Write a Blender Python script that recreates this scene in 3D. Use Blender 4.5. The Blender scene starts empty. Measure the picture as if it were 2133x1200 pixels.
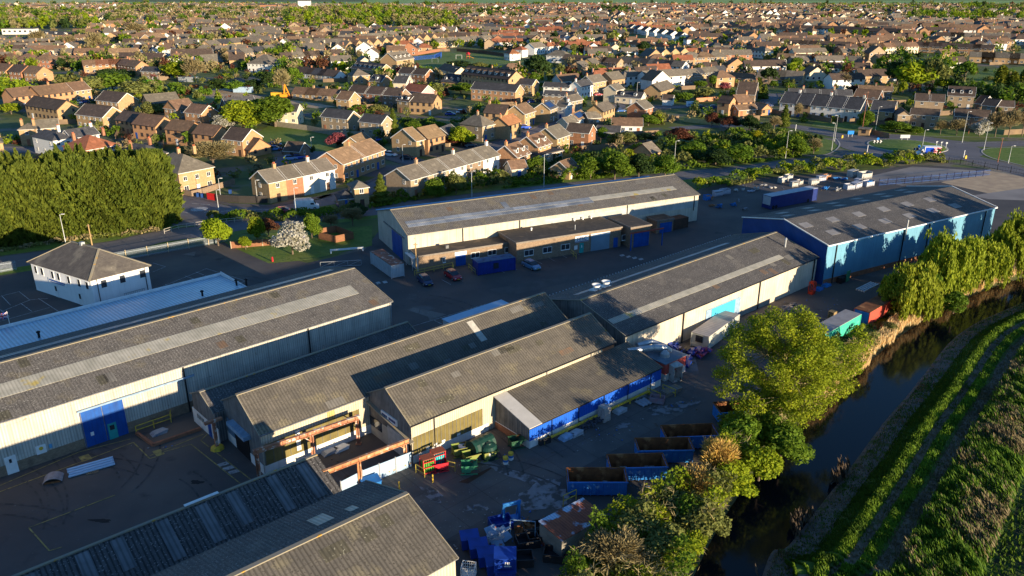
import bpy, math, random
import numpy as np
from mathutils import Vector
R=math.radians; PI=math.pi
sc=bpy.context.scene; COL=sc.collection
# ---------------------------------------------------------------- camera, world, sun
CAMH=50.; PITCH=R(21.1); FPX=1659.
cam=bpy.data.cameras.new('camera'); cam.sensor_width=36; cam.lens=28.0; cam.clip_end=12000; cam.clip_start=.5
co=bpy.data.objects.new('camera',cam); COL.objects.link(co); co.location=(0,0,CAMH); co.rotation_euler=(PI/2-PITCH,0,0); sc.camera=co
SUN_AZ=-45.; SUN_EL=8.2          # direction towards the sun, measured from +x
w=bpy.data.worlds.new('World'); sc.world=w; w.use_nodes=True
nt=w.node_tree; bg=nt.nodes['Background']; sky=nt.nodes.new('ShaderNodeTexSky'); sky.sky_type='NISHITA'; sky.sun_disc=False
sky.sun_elevation=R(SUN_EL); sky.sun_rotation=R(90-SUN_AZ); sky.air_density=1.0; sky.dust_density=.1; sky.ozone_density=4.5
nt.links.new(sky.outputs[0],bg.inputs[0]); bg.inputs[1].default_value=.12
sl=bpy.data.lights.new('sun','SUN'); sl.energy=5.0; sl.angle=R(.5); sl.color=(1,.81,.555)
so=bpy.data.objects.new('sun',sl); COL.objects.link(so); so.location=(300,-300,200)
sd=Vector((math.cos(R(SUN_AZ))*math.cos(R(SUN_EL)),math.sin(R(SUN_AZ))*math.cos(R(SUN_EL)),math.sin(R(SUN_EL))))
so.rotation_euler=sd.to_track_quat('Z','Y').to_euler()
sc.view_settings.view_transform='Standard'; sc.view_settings.look='None'; sc.view_settings.gamma=1; sc.view_settings.use_curve_mapping=False
sc.view_settings.exposure=1.15
# ---------------------------------------------------------------- helpers
def G(px,py,z=0.):
    "world x,y of the point at height z seen at a photo pixel"
    x=(px-1066.5)/FPX; y=-(py-600)/FPX
    d=(x,math.cos(PITCH)+y*math.sin(PITCH),-math.sin(PITCH)+y*math.cos(PITCH)); t=(z-CAMH)/d[2]
    return Vector((d[0]*t,d[1]*t))
def PR(X,Y,Z=0):
    z=Z-CAMH; u=Y*math.sin(PITCH)+z*math.cos(PITCH); f=Y*math.cos(PITCH)-z*math.sin(PITCH)
    return (1066.5+FPX*X/f,600-FPX*u/f)
def hgt(bx,by,ty):
    g=G(bx,by); lo,hi=0.,49.
    for _ in range(40):
        m=(lo+hi)/2
        if PR(g.x,g.y,m)[1]>ty: lo=m
        else: hi=m
    return lo
def V3(v,z=0.): return Vector((v[0],v[1],z))
class MB:
    def __init__(s): s.v=[]; s.f=[]; s.m=[]
    def poly(s,pts,m=0):
        n=len(s.v); s.v+= [tuple(p) for p in pts]; s.f.append(tuple(range(n,n+len(pts)))); s.m.append(m)
    def box(s,x0,x1,y0,y1,z0,z1,m=0,bottom=True):
        n=len(s.v); s.v+=[(x0,y0,z0),(x1,y0,z0),(x1,y1,z0),(x0,y1,z0),(x0,y0,z1),(x1,y0,z1),(x1,y1,z1),(x0,y1,z1)]
        fs=[(4,5,6,7),(0,1,5,4),(1,2,6,5),(2,3,7,6),(3,0,4,7)]+([(3,2,1,0)] if bottom else [])
        for f in fs: s.f.append(tuple(n+i for i in f)); s.m.append(m)
    def slab(s,pts,t,m=0,me=None):
        "polygon pts (top, counter-clockwise) given thickness t downwards"
        me=m if me is None else me
        b=[(p[0],p[1],p[2]-t) for p in pts]; s.poly(pts,m); s.poly(b[::-1],me)
        for i in range(len(pts)):
            j=(i+1)%len(pts); s.poly([pts[i],b[i],b[j],pts[j]],me)
    def prism(s,pts,z0,z1,m=0):
        s.slab([(p[0],p[1],z1) for p in pts],z1-z0,m)
    def tube(s,p0,p1,r0,r1=None,n=6,m=0,cap=True):
        r1=r0 if r1 is None else r1
        p0=Vector(p0); p1=Vector(p1); d=(p1-p0)
        if d.length<1e-6: return
        d.normalize(); a=d.orthogonal().normalized(); b=d.cross(a); k=len(s.v)
        for p,r in ((p0,r0),(p1,r1)):
            for i in range(n):
                t=2*PI*i/n; s.v.append(tuple(p+a*(math.cos(t)*r)+b*(math.sin(t)*r)))
        for i in range(n):
            j=(i+1)%n; s.f.append((k+i,k+j,k+n+j,k+n+i)); s.m.append(m)
        if cap:
            s.f.append(tuple(k+i for i in range(n))[::-1]); s.m.append(m); s.f.append(tuple(k+n+i for i in range(n))); s.m.append(m)
    def bar(s,p0,p1,w,h,m=0):
        p0=Vector(p0); p1=Vector(p1); d=(p1-p0).normalized(); u=Vector((0,0,1))
        if abs(d.z)>.95: u=Vector((1,0,0))
        a=d.cross(u).normalized()*(w/2); b=a.cross(d).normalized()*(h/2); k=len(s.v)
        for p in (p0,p1):
            for q in (-a-b,a-b,a+b,-a+b): s.v.append(tuple(p+q))
        for f in ((3,2,1,0),(4,5,6,7),(0,1,5,4),(1,2,6,5),(2,3,7,6),(3,0,4,7)): s.f.append(tuple(k+i for i in f)); s.m.append(m)
    def lathe(s,prof,c=(0,0),n=12,m=0):
        k=len(s.v)
        for (r,z) in prof:
            for i in range(n): t=2*PI*i/n; s.v.append((c[0]+r*math.cos(t),c[1]+r*math.sin(t),z))
        for a in range(len(prof)-1):
            for i in range(n):
                j=(i+1)%n; s.f.append((k+a*n+i,k+a*n+j,k+(a+1)*n+j,k+(a+1)*n+i)); s.m.append(m)
        s.f.append(tuple(k+(len(prof)-1)*n+i for i in range(n))); s.m.append(m)
    def mesh(s,name,mats):
        me=bpy.data.meshes.new(name); me.from_pydata(s.v,[],s.f)
        for m in (mats if isinstance(mats,(list,tuple)) else [mats]): me.materials.append(m)
        me.polygons.foreach_set('material_index',s.m); me.update(); return me
    def build(s,name,mats,parent=None,loc=(0,0,0),rz=0):
        return ob(name,s.mesh(name,mats),parent,loc,rz)
def ob(name,me,parent=None,loc=(0,0,0),rz=0):
    o=bpy.data.objects.new(name,me); COL.objects.link(o); o.parent=parent; o.location=loc; o.rotation_euler=(0,0,rz); return o
def tag(o,label=None,cat=None,group=None,kind=None):
    if label: o['label']=label
    if cat: o['category']=cat
    if group: o['group']=group
    if kind: o['kind']=kind
    return o
def empty(name,label,cat,loc,rz=0,group=None):
    if len(loc)==2: loc=(loc[0],loc[1],0)
    return tag(ob(name,None,None,loc,rz),label,cat,group)
def dup(root,loc,rz=None,label=None,scale=None):
    r=root.copy(); COL.objects.link(r); r.location=loc if len(loc)==3 else (loc[0],loc[1],0)
    if rz is not None: r.rotation_euler=(0,0,rz)
    if label: r['label']=label
    if scale: r.scale=scale
    for ch in root.children:
        c=ch.copy(); COL.objects.link(c); c.parent=r
        for g in ch.children: d=g.copy(); COL.objects.link(d); d.parent=c
    return r
# ---------------------------------------------------------------- materials
MC={}
def mat(name,c1,c2=None,scale=1.,rough=.85,corr=None,cstr=.35,brick=None,speck=None,patch=None,metal=0,rand=0,spec=.25,stain=None,trans=0,bump=None,obj=True,detail=5):
    """c1/c2 noise mix; corr=(axis,period) corrugation; brick=(w,h,mortar colour,axis); speck=(colour,scale,threshold);
       patch=(colour,scale,threshold,softness) larger blotches; stain=(colour,amount) vertical streaks"""
    if name in MC: return MC[name]
    m=bpy.data.materials.new(name); m.use_nodes=True; t=m.node_tree; N=t.nodes; K=t.links.new; b=N['Principled BSDF']
    b.inputs['Roughness'].default_value=rough; b.inputs['Metallic'].default_value=metal
    b.inputs['Specular IOR Level'].default_value=spec
    tc=N.new('ShaderNodeTexCoord'); P=tc.outputs['Object']
    if not obj: g=N.new('ShaderNodeNewGeometry'); P=g.outputs['Position']
    def noise(sc_,dt=5,vec=None):
        n=N.new('ShaderNodeTexNoise'); n.inputs['Scale'].default_value=sc_; n.inputs['Detail'].default_value=dt; K(vec or P,n.inputs['Vector']); return n.outputs['Fac']
    def ramp(f,a,c):
        r=N.new('ShaderNodeMapRange'); r.inputs['From Min'].default_value=a; r.inputs['From Max'].default_value=c; K(f,r.inputs['Value']); return r.outputs['Result']
    def mix(f,A,B,mode='MIX'):
        x=N.new('ShaderNodeMix'); x.data_type='RGBA'; x.blend_type=mode; x.clamp_factor=True
        if isinstance(f,(int,float)): x.inputs[0].default_value=f
        else: K(f,x.inputs[0])
        for s_,v in ((6,A),(7,B)):
            if isinstance(v,tuple): x.inputs[s_].default_value=(*v,1)
            else: K(v,x.inputs[s_])
        return x.outputs[2]
    def mul(a,bv):
        x=N.new('ShaderNodeMath'); x.operation='MULTIPLY'; K(a,x.inputs[0])
        if isinstance(bv,(int,float)): x.inputs[1].default_value=bv
        else: K(bv,x.inputs[1])
        return x.outputs[0]
    c2=c2 or tuple(v*.75 for v in c1)
    colr=mix(ramp(noise(scale,detail),.33,.67),c1,c2)
    hsrc=None
    if patch:
        for i,pt in enumerate(patch if isinstance(patch,list) else [patch]):
            v=N.new('ShaderNodeVectorMath'); v.operation='ADD'; K(P,v.inputs[0]); v.inputs[1].default_value=(17.3*i+3,5.1*i,2.2)
            colr=mix(ramp(noise(pt[1],6,v.outputs[0]),pt[2],pt[2]+pt[3]),colr,pt[0])
    sep=None
    if corr or brick or stain:
        s3=N.new('ShaderNodeSeparateXYZ'); K(P,s3.inputs[0]); sep=s3.outputs
        ad=N.new('ShaderNodeMath'); ad.operation='ADD'; K(sep[0],ad.inputs[0]); K(sep[1],ad.inputs[1]); XY=ad.outputs[0]
    if stain:
        cb=N.new('ShaderNodeCombineXYZ'); K(mul(XY,4.5),cb.inputs[0]); K(mul(sep[2],.12),cb.inputs[2])
        colr=mix(mul(ramp(noise(1.,4,cb.outputs[0]),.48,.75),stain[1]),colr,stain[0])
    if brick:
        bw,bh,mc,ax,vr=brick; cb=N.new('ShaderNodeCombineXYZ'); K(XY if ax!='roof' else sep[0],cb.inputs[0]); K(sep[2] if ax!='roof' else sep[1],cb.inputs[1])
        br=N.new('ShaderNodeTexBrick'); K(cb.outputs[0],br.inputs['Vector']); br.inputs['Scale'].default_value=1; br.inputs['Brick Width'].default_value=bw; br.inputs['Row Height'].default_value=bh
        br.inputs['Mortar Size'].default_value=min(min(bw,bh)*.07,.045); br.inputs['Mortar Smooth'].default_value=.3; br.offset=.5 if ax!='roof' or bw<1 else 0
        br.inputs['Color1'].default_value=(1,1,1,1); br.inputs['Color2'].default_value=(1-vr,1-vr,1-vr,1); br.inputs['Mortar'].default_value=(*mc,1)
        colr=mix(1.,colr,br.outputs['Color'],'MULTIPLY')
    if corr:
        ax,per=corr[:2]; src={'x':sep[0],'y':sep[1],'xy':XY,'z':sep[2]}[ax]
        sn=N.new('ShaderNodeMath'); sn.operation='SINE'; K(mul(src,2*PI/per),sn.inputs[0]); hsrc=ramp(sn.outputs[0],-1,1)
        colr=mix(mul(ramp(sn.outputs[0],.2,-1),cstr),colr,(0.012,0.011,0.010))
    if speck:
        for sp in (speck if isinstance(speck,list) else [speck]): colr=mix(ramp(noise(sp[1],2),sp[2],sp[2]+.04),colr,sp[0])
    if rand:
        oi=N.new('ShaderNodeObjectInfo'); hs=N.new('ShaderNodeHueSaturation'); K(colr,hs.inputs['Color'])
        K(ramp_o(N,K,oi.outputs['Random'],1-rand,1+rand*.9),hs.inputs['Value']); wn=N.new('ShaderNodeTexWhiteNoise'); wn.noise_dimensions='1D'; K(oi.outputs['Random'],wn.inputs['W'])
        K(ramp_o(N,K,wn.outputs['Value'],.5-rand*.06,.5+rand*.05),hs.inputs['Hue']); colr=hs.outputs['Color']
    K(colr,b.inputs['Base Color'])
    if hsrc or bump:
        bp=N.new('ShaderNodeBump'); bp.inputs['Strength'].default_value=.6 if hsrc else bump[1]; bp.inputs['Distance'].default_value=(corr[1]*.16 if hsrc else bump[2])
        K(hsrc if hsrc else noise(bump[0],6),bp.inputs['Height']); K(bp.outputs[0],b.inputs['Normal'])
    if trans:
        tr=N.new('ShaderNodeBsdfTranslucent'); K(colr,tr.inputs[0]); ms=N.new('ShaderNodeMixShader'); ms.inputs[0].default_value=trans
        K(b.outputs[0],ms.inputs[1]); K(tr.outputs[0],ms.inputs[2]); K(ms.outputs[0],N['Material Output'].inputs[0])
    MC[name]=m; return m
def ramp_o(N,K,f,a,c):
    r=N.new('ShaderNodeMapRange'); r.inputs['To Min'].default_value=a; r.inputs['To Max'].default_value=c; K(f,r.inputs['Value']); return r.outputs['Result']
glass=mat('window_glass',(.02,.025,.035),(.05,.055,.065),.7,rough=.12,spec=.6)
white=mat('white_paint',(.78,.78,.76),(.66,.66,.64),1.5,rough=.6,spec=.3)
black=mat('black_paint',(.02,.02,.022),None,2,rough=.5)
galv=mat('galvanised_steel',(.42,.44,.46),(.3,.32,.34),3,rough=.45,metal=.4)
yellow=mat('yellow_paint',(.75,.5,.04),(.5,.33,.05),3,rough=.6)
wood=mat('weathered_wood',(.30,.22,.14),(.2,.14,.09),3)
rubber=mat('rubber',(.015,.015,.015),None,3)
def blotch(n,c,c2=None,**k): return mat(n,c,c2,k.pop('scale',2.),**k)
rng=random.Random(7); nr=np.random.default_rng(11)
def inpoly(P,poly):
    x,y=P[:,0],P[:,1]; r=np.zeros(len(P),bool); n=len(poly)
    for i in range(n):
        x1,y1=poly[i]; x2,y2=poly[(i+1)%n]
        c=((y1>y)!=(y2>y)); 
        with np.errstate(divide='ignore',invalid='ignore'): xi=(x2-x1)*(y-y1)/(y2-y1)+x1
        r^=c&(x<xi)
    return r
def quads(name,pts,size,mats,nrm=None,tilt=.6,asp=1.0,axis=None,midx=None):
    "one quad leaf per point, random or guided orientation, built with numpy"
    n=len(pts); pts=np.asarray(pts,float)
    a=nr.normal(size=(n,3))
    if nrm is not None: a=a*tilt+nrm
    a/=np.linalg.norm(a,axis=1)[:,None]+1e-9
    if axis is not None:
        u=np.tile(np.array(axis,float),(n,1)) if np.ndim(axis)==1 else axis
        u=u+nr.normal(size=(n,3))*.18; u/=np.linalg.norm(u,axis=1)[:,None]; v=np.cross(a,u); v/=np.linalg.norm(v,axis=1)[:,None]+1e-9
    else:
        t=nr.normal(size=(n,3)); u=np.cross(a,t); u/=np.linalg.norm(u,axis=1)[:,None]+1e-9; v=np.cross(a,u)
    s=(size*(.6+.8*nr.random(n)))[:,None] if np.ndim(size)==0 else (size*(.7+.6*nr.random(n)))[:,None]
    V=np.stack([pts-u*s*asp-v*s*.35,pts+v*s*.1-u*s*asp*.2+v*s*.6,pts+u*s*asp+v*s*.1,pts-v*s*.7+u*s*asp*.1],1).reshape(-1,3)
    me=bpy.data.meshes.new(name); me.vertices.add(4*n); me.vertices.foreach_set('co',V.astype(np.float32).ravel())
    me.loops.add(4*n); me.loops.foreach_set('vertex_index',np.arange(4*n,dtype=np.int32)); me.polygons.add(n)
    me.polygons.foreach_set('loop_start',np.arange(0,4*n,4,dtype=np.int32)); me.polygons.foreach_set('loop_total',np.full(n,4,dtype=np.int32))
    for m in (mats if isinstance(mats,(list,tuple)) else [mats]): me.materials.append(m)
    if midx is not None: me.polygons.foreach_set('material_index',np.asarray(midx,dtype=np.int32))
    me.update(calc_edges=True); me.validate(); return me
# ---------------------------------------------------------------- ground, river, roads
from mathutils.geometry import tessellate_polygon
grass=mat('short_grass',(.10,.165,.022),(.15,.20,.035),.35,patch=[((.22,.21,.08),.08,.55,.2),((.07,.12,.02),1.3,.5,.2)],bump=(3,.6,.08))
townmat=mat('town_ground',(.075,.11,.02),(.12,.14,.035),.06,patch=[((.17,.145,.11),.055,.54,.06),((.10,.10,.105),.03,.58,.04),((.055,.085,.025),.2,.52,.1)])
asph=mat('yard_asphalt',(.095,.083,.077),(.066,.061,.060),.16,rough=.8,patch=[((.13,.112,.095),.045,.52,.16),((.045,.043,.045),.35,.62,.14),((.11,.105,.10),.11,.66,.05)],speck=((.12,.12,.12),2.2,.70),bump=(6,.25,.02))
roadm=mat('road_asphalt',(.15,.14,.148),(.125,.118,.123),.12,rough=.75,patch=((.18,.168,.17),.07,.58,.12),speck=((.06,.06,.06),.9,.68))
pave=mat('pavement',(.14,.125,.115),(.10,.09,.085),.4,patch=((.07,.065,.06),.6,.6,.1))
conc=mat('concrete_slabs',(.21,.19,.17),(.14,.13,.12),.3,brick=(5,4,(.35,.35,.35),'roof',.12),patch=[((.09,.08,.075),.15,.55,.15)],speck=((.3,.3,.29),3,.68))
gravel=mat('gravel',(.50,.37,.23),(.36,.26,.17),.4,patch=((.22,.17,.13),.1,.55,.2),speck=((.4,.33,.25),5,.6),bump=(5,.6,.05))
wline=mat('white_road_paint',(.5,.5,.48),(.25,.25,.25),1.5,patch=((.1,.1,.1),2.2,.57,.08)); yline=mat('yellow_road_paint',(.42,.33,.10),(.2,.16,.07),1.5,patch=((.09,.08,.06),1.7,.58,.08))
def flat(name,pts,m,z,kind='structure'):
    pts=[V3(p,z) for p in pts]; me=bpy.data.meshes.new(name); tri=tessellate_polygon([pts]); 
    def ccw(t): a,b,c=(pts[i] for i in t); return t if (b-a).cross(c-a).z>0 else t[::-1]
    me.from_pydata([tuple(p) for p in pts],[],[ccw(tuple(t)) for t in tri]); me.materials.append(m); me.update(); o=ob(name,me); 
    if kind: o['kind']=kind
    return o
def px(*l): return [G(*p) for p in l]
def smooth(P,k=4):
    "Catmull-Rom through the points"
    P=[Vector(p) for p in P]; out=[]
    for i in range(len(P)-1):
        a=P[max(i-1,0)];b=P[i];c=P[i+1];d=P[min(i+2,len(P)-1)]
        for j in range(k):
            t=j/k; out.append(.5*((2*b)+(c-a)*t+(2*a-5*b+4*c-d)*t*t+(3*b-a-3*c+d)*t**3))
    out.append(P[-1]); return out
def normals(P):
    N=[]
    for i in range(len(P)):
        d=(P[min(i+1,len(P)-1)]-P[max(i-1,0)]); d.normalize(); N.append(Vector((d.y,-d.x)))   # to the right of travel
    return N
def strip_mb(mb,P,w,z,m=0,off=0.):
    N=normals(P); a=[P[i]+N[i]*(off-w/2) for i in range(len(P))]; b=[P[i]+N[i]*(off+w/2) for i in range(len(P))]
    for i in range(len(P)-1): mb.poly([V3(a[i],z),V3(b[i],z),V3(b[i+1],z),V3(a[i+1],z)],m)
ROADS=[]
def road(name,P,w,z=.03,m=None,kerb=True,sm=True,pv=0,centre=True):
    P=smooth(P) if sm else [Vector(p) for p in P]; ROADS.extend((p.x,p.y,w/2+pv) for a,b in zip(P,P[1:]) for p in (a,a.lerp(b,.33),a.lerp(b,.66))); mb=MB(); strip_mb(mb,P,w,z); tag(mb.build(name,m or roadm),kind='structure')
    if pv:
        mb=MB()
        for s in (-1,1):
            N=normals(P); a=[P[i]+N[i]*s*(w/2) for i in range(len(P))]; b=[P[i]+N[i]*s*(w/2+pv) for i in range(len(P))]
            for i in range(len(P)-1): 
                q=[V3(a[i],.12),V3(b[i],.12),V3(b[i+1],.12),V3(a[i+1],.12)]; mb.slab(q if s>0 else q[::-1],.13)
        tag(mb.build('pavement',pave),kind='structure')
    if centre:
        mb=MB(); N=normals(P)
        for i in range(0,len(P)-1,2):
            d=(P[i+1]-P[i]); q=P[i]+d*.5; strip_mb(mb,[P[i],q],.12,z+.008)
        tag(mb.build('road_marking',wline),kind='structure')
    return P
def offs(P,d): N=normals(P); return [P[i]+N[i]*d for i in range(len(P))]
def arr(l): return [Vector(p) for p in l]
L_=smooth(arr([(-40,-70),(-10,5),(6,37),(17.7,60.2),(25.8,73.2),(34.1,84),(43.3,93.7),(48.4,99.2),(60.3,112.1),(76.4,125.9),(94.4,137.6),(140,163),(220,195),(400,260),(1000,430)]),5)
R_=smooth(arr([(-30,-70),(0,5),(13,37),(23.5,60.2),(26.8,63.4),(32.9,70.6),(38.4,77.1),(46.2,86.6),(52.5,93.7),(56.8,98.8),(68.4,112.1),(80.3,121.5),(96.7,131.1),(145,155),(225,187),(403,252),(1003,420)]),5)
LB=offs(L_,-2.2); 
flat('ground',LB+arr([(7000,2200),(7000,9500),(-7000,9500),(-7000,-300),(-80,-300)]),townmat,0)
mud=mat('river_mud',(.17,.14,.12),(.10,.085,.075),1.6,patch=[((.05,.08,.02),.9,.52,.1),((.06,.05,.042),2.6,.55,.1)],bump=(4,.5,.05)); 
bankgrass=mat('bank_grass',(.045,.10,.012),(.08,.135,.02),1.1,patch=[((.11,.11,.04),.4,.6,.1)],bump=(6,.7,.1))
dry=mat('dry_grass_path',(.19,.145,.10),(.13,.105,.07),1.5,patch=[((.06,.075,.02),.9,.57,.08)],bump=(7,.7,.06))
crop=mat('crop_field',(.035,.055,.012),(.07,.10,.015),2.5,patch=[((.02,.025,.012),.9,.5,.1)],bump=(5,.8,.15))
mb=MB()
for i in range(len(L_)-1): mb.poly([V3(LB[i],0),V3(L_[i],-1.35),V3(L_[i+1],-1.35),V3(LB[i+1],0)])
tag(mb.build('river_bank',mat('scrubby_bank',(.10,.085,.045),(.05,.07,.02),1.2,patch=((.035,.05,.015),.8,.52,.1),bump=(4,.6,.08))),kind='structure')
water=mat('river_water',(.004,.007,.011),(.006,.008,.010),.2,rough=.10,spec=.22,bump=(1.2,.02,.01))
mb=MB(); RE=offs(R_,1.5); LE=offs(L_,-.6)
import itertools
pts=LE+RE[::-1]; flat('river_water',pts,water,-1.2)
prof=[(-.4,-1.5,0),(.3,-1.15,0),(1.1,-.85,0),(2.0,-.65,0),(2.8,-.55,1),(3.4,-.2,1),(4.0,.12,1),(4.6,.42,1),(5.1,.5,1),(5.5,.3,2),(6.0,.22,2),(6.5,.25,1),(7.0,.42,1),(7.5,.3,1),(7.9,.14,2),(8.6,.10,2),(9.3,.12,2),(10,.3,1),(12,.45,1),(14,.3,1),(16,.05,3)]
from mathutils import noise as mn
mb=MB(); FR=smooth([R_[i] for i in range(0,len(R_))],3); grid=[]
for i,(P,N) in enumerate(zip(FR,normals(FR))):
    row=[]
    for (d,z,mi) in prof:
        dd=d+mn.noise(Vector((P.x*.25,P.y*.25,d*.2)))*.3*(1 if 1<d<15 else 0); q=P+N*dd; row.append((q.x,q.y,z+mn.noise(Vector((q.x*.9,q.y*.9,0)))*.10*(0 if d>15 or d<.5 else 1)))
    grid.append(row)
mb.v=[p for r in grid for p in r]; K_=len(prof)
for i in range(len(grid)-1):
    for j in range(K_-1):
        mb.f.append((i*K_+j,i*K_+j+1,(i+1)*K_+j+1,(i+1)*K_+j)); mb.m.append(prof[j][2])
tag(mb.build('river_embankment',[mud,bankgrass,dry,crop]),kind='structure')
E16=[Vector(r[-1][:2]) for r in grid]
flat('crop_field',E16[::-1]+arr([(-20,-300),(7000,-300),(7000,1900)]),crop,.05)
# industrial estate surface
flat('yard_asphalt',px((-1400,640),(-50,575),(120,553),(225,544),(350,523),(476,504),(500,513),(640,548),(760,520),(790,480),(1000,443),(1440,398),(1560,372),(1840,352),(1900,343),(2060,352),(2133,365),(2400,385),(2260,440),(2110,470),(2000,520),(1840,595),(1800,660),(1700,722),(1640,768),(1560,900),(1480,965),(1400,1025),(1290,1095),(1200,1180),(1130,1300),(1000,1800),(-1500,1800)),asph,.012)
flat('concrete_yard',px((2062,352),(2160,366),(2300,420),(2110,415),(1960,380)),gravel,.02)
flat('concrete_pad',px((1790,372),(1900,347),(2030,355),(2060,362),(1975,377),(1880,387)),mat('pale_concrete_pad',(.30,.27,.245),(.2,.18,.17),.1,patch=((.12,.11,.1),.06,.55,.15)),.022)
flat('concrete_pad',px((2020,408),(2133,392),(2300,400),(2200,420),(2060,415)),mat('pale_concrete_pad',None),.026)
yardc=mat('yard_concrete',(.135,.12,.108),(.095,.086,.08),.35,rough=.8,brick=(4.6,3.8,(.62,.62,.62),'roof',.12),patch=[((.07,.066,.066),.16,.54,.16),((.17,.17,.18),.13,.6,.06),((.10,.055,.03),.2,.66,.04)],speck=((.28,.28,.28),4,.70),bump=(8,.3,.02))
o=flat('concrete_yard',[Vector(p) for p in ((0,0),(52,0),(66,13),(60,22),(-3,17),(-16,14),(-10,4))],yardc,.02); q=G(850,1060); o.location=(q.x-4,q.y-12,0); o.rotation_euler=(0,0,R(41))
flat('road_patch',px((955,1005),(1035,968),(1012,985),(975,1008)),mat('rust_stain',(.085,.04,.025),(.05,.03,.02),1),.03)
dust=mat('pale_dust',(.26,.25,.26),(.17,.165,.17),.8,patch=((.08,.075,.07),1.1,.47,.1))
def blob(name,cx,cy,rx,ry,m,z,seed,ang=0):
    c=G(cx,cy); r_=random.Random(seed); pts=[]
    ph=[r_.uniform(0,6) for _ in range(4)]
    for i in range(36):
        t=2*PI*i/36; k=1+.22*math.sin(2*t+ph[0])+.16*math.sin(3*t+ph[1])+.12*math.sin(5*t+ph[2])+.08*math.sin(9*t+ph[3])
        x=rx*k*math.cos(t); y=ry*k*math.sin(t); pts.append(Vector((c.x+x*math.cos(ang)-y*math.sin(ang),c.y+x*math.sin(ang)+y*math.cos(ang))))
    return flat(name,pts,m,z)
for i,(a,b,rx,ry,an) in enumerate([(1130,1035,3.6,1.9,.5),(1065,985,3.2,.8,-.6),(1295,887,1.1,.5,.3),(990,1058,1,.6,0),(1400,850,3,1.3,.4),(900,1030,1.6,.7,-.7)]): blob('road_patch',a,b,rx,ry,dust,.034+i*.002,i,an)
oil=mat('oil_stain',(.03,.027,.025),None,1)
for i,(a,b,rx,ry) in enumerate([(210,1085,1,.3),(410,1005,.6,.4),(430,1055,.9,.3),(1300,800,1.4,.7)]): blob('road_patch',a,b,rx,ry,oil,.036+i*.002,40+i)
flat('road_patch',px((845,645),(862,641),(930,655),(895,668),(892,660)),conc,.03); flat('road_patch',px((380,530),(408,524),(405,533)),conc,.03)
flat('road_patch',px((1020,603),(1200,571),(1235,578),(1050,618)),mat('patched_tarmac',(.10,.09,.085),(.075,.07,.065),.5),.028)
def line(l,w,m,name='yard_marking',z=.045,dash=None):
    P=px(*l); mb=MB()
    for i in range(len(P)-1): strip_mb(mb,[P[i],P[i+1]],w,z)
    tag(mb.build(name,m),kind='structure')
for l in ([(0,1012),(165,942),(272,915)],[(0,1025),(190,955),(278,922),(312,956),(325,952)],[(312,950),(424,905)],[(340,942),(398,926),(502,1009)],[(432,905),(418,918),(523,1000)],[(60,1100),(240,1032)],[(60,1100),(103,1148)],[(103,1148),(130,1140)]): line(l,.13,yline)
flat('yard_marking',px((163,953),(184,946),(193,956),(172,963)),yline,.05); flat('yard_marking',px((317,941),(334,936),(344,946),(327,952)),yline,.052)
for i in range(3): flat('yard_marking',px((452+i*11,968+i*8),(472+i*11,962+i*8),(478+i*11,967+i*8),(458+i*11,973+i*8)),wline,.05)
for l in ([(0,618),(40,608),(63,626)],[(2,650),(63,625),(100,622)],[(3,616),(22,636)],[(43,632),(66,649)],[(0,645),(20,660)],[(0,670),(103,641)],[(0,692),(128,658)],[(80,622),(140,661)],[(42,681),(50,689)],[(90,668),(97,674)],
 [(318,548),(345,556),(318,567)],[(318,605),(430,560),(513,586),(500,590)],[(345,593),(352,600)],[(360,590),(385,599)],[(385,575),(410,584)],[(408,567),(435,577)],[(850,683),(1012,634)],[(850,683),(880,700)],[(1012,634),(1025,640)],[(905,668),(925,678)],[(955,653),(975,662)]): line(l,.11,wline)
for i in range(9):
    a=(920+i*26+ (60 if i>1 else 0), 583-i*6.2-(12 if i>1 else 0)); line([a,(a[0]+19,a[1]+10)],.1,wline)
for i in range(4): flat('yard_marking',px((1290+i*13,532+i*2.6),(1298+i*13,530+i*2.6),(1302+i*13,533+i*2.6),(1294+i*13,535+i*2.6)),wline,.05)
for i in range(2): flat('yard_marking',px((782+i*14,589-i*2),(790+i*14,587-i*2),(794+i*14,591-i*2),(786+i*14,593-i*2)),wline,.05)
# grass areas
flat('grass_verge',px((450,492),(700,478),(775,470),(775,512),(640,542),(560,549),(478,512)),grass,.025)
flat('grass_verge',px((-200,545),(0,520),(70,535),(70,563),(-100,590)),grass,.025)
flat('grass_verge',px((560,262),(650,262),(700,285),(705,315),(640,318),(545,300),(520,285)),grass,.02)
flat('road',px((560,330),(640,315),(760,318),(745,332),(655,345),(575,350)),roadm,.024)
flat('playing_field',px((777,122),(925,109),(1010,113),(1100,124),(1098,133),(925,150),(850,146),(790,134)),grass,.02)
flat('grass_verge',px((2010,150),(2133,138),(2400,140),(2400,215),(2133,205),(2000,200)),grass,.02)
flat('grass_verge',px((1300,72),(1390,78),(1400,95),(1330,90)),grass,.02)
flat('grass_verge',px((350,175),(540,205),(560,225),(430,215),(330,205)),grass,.02)
flat('gravel_yard',px((400,182),(470,185),(560,205),(620,210),(700,222),(660,226),(560,215),(430,205)),gravel,.026)
flat('grass_verge',px((1690,262),(1800,276),(1900,283),(2133,288),(2500,285),(2500,265),(2133,270),(1900,262),(1700,250)),grass,.022)
flat('grass_verge',px((2045,316),(2060,309),(2133,307),(2400,308),(2400,350),(2160,352),(2100,338),(2062,328)),grass,.05)
flat('grass_verge',px((1430,330),(1600,322),(1720,322),(1748,308),(1742,295),(1700,285),(1660,280),(1560,278),(1430,290)),grass,.022)
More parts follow.
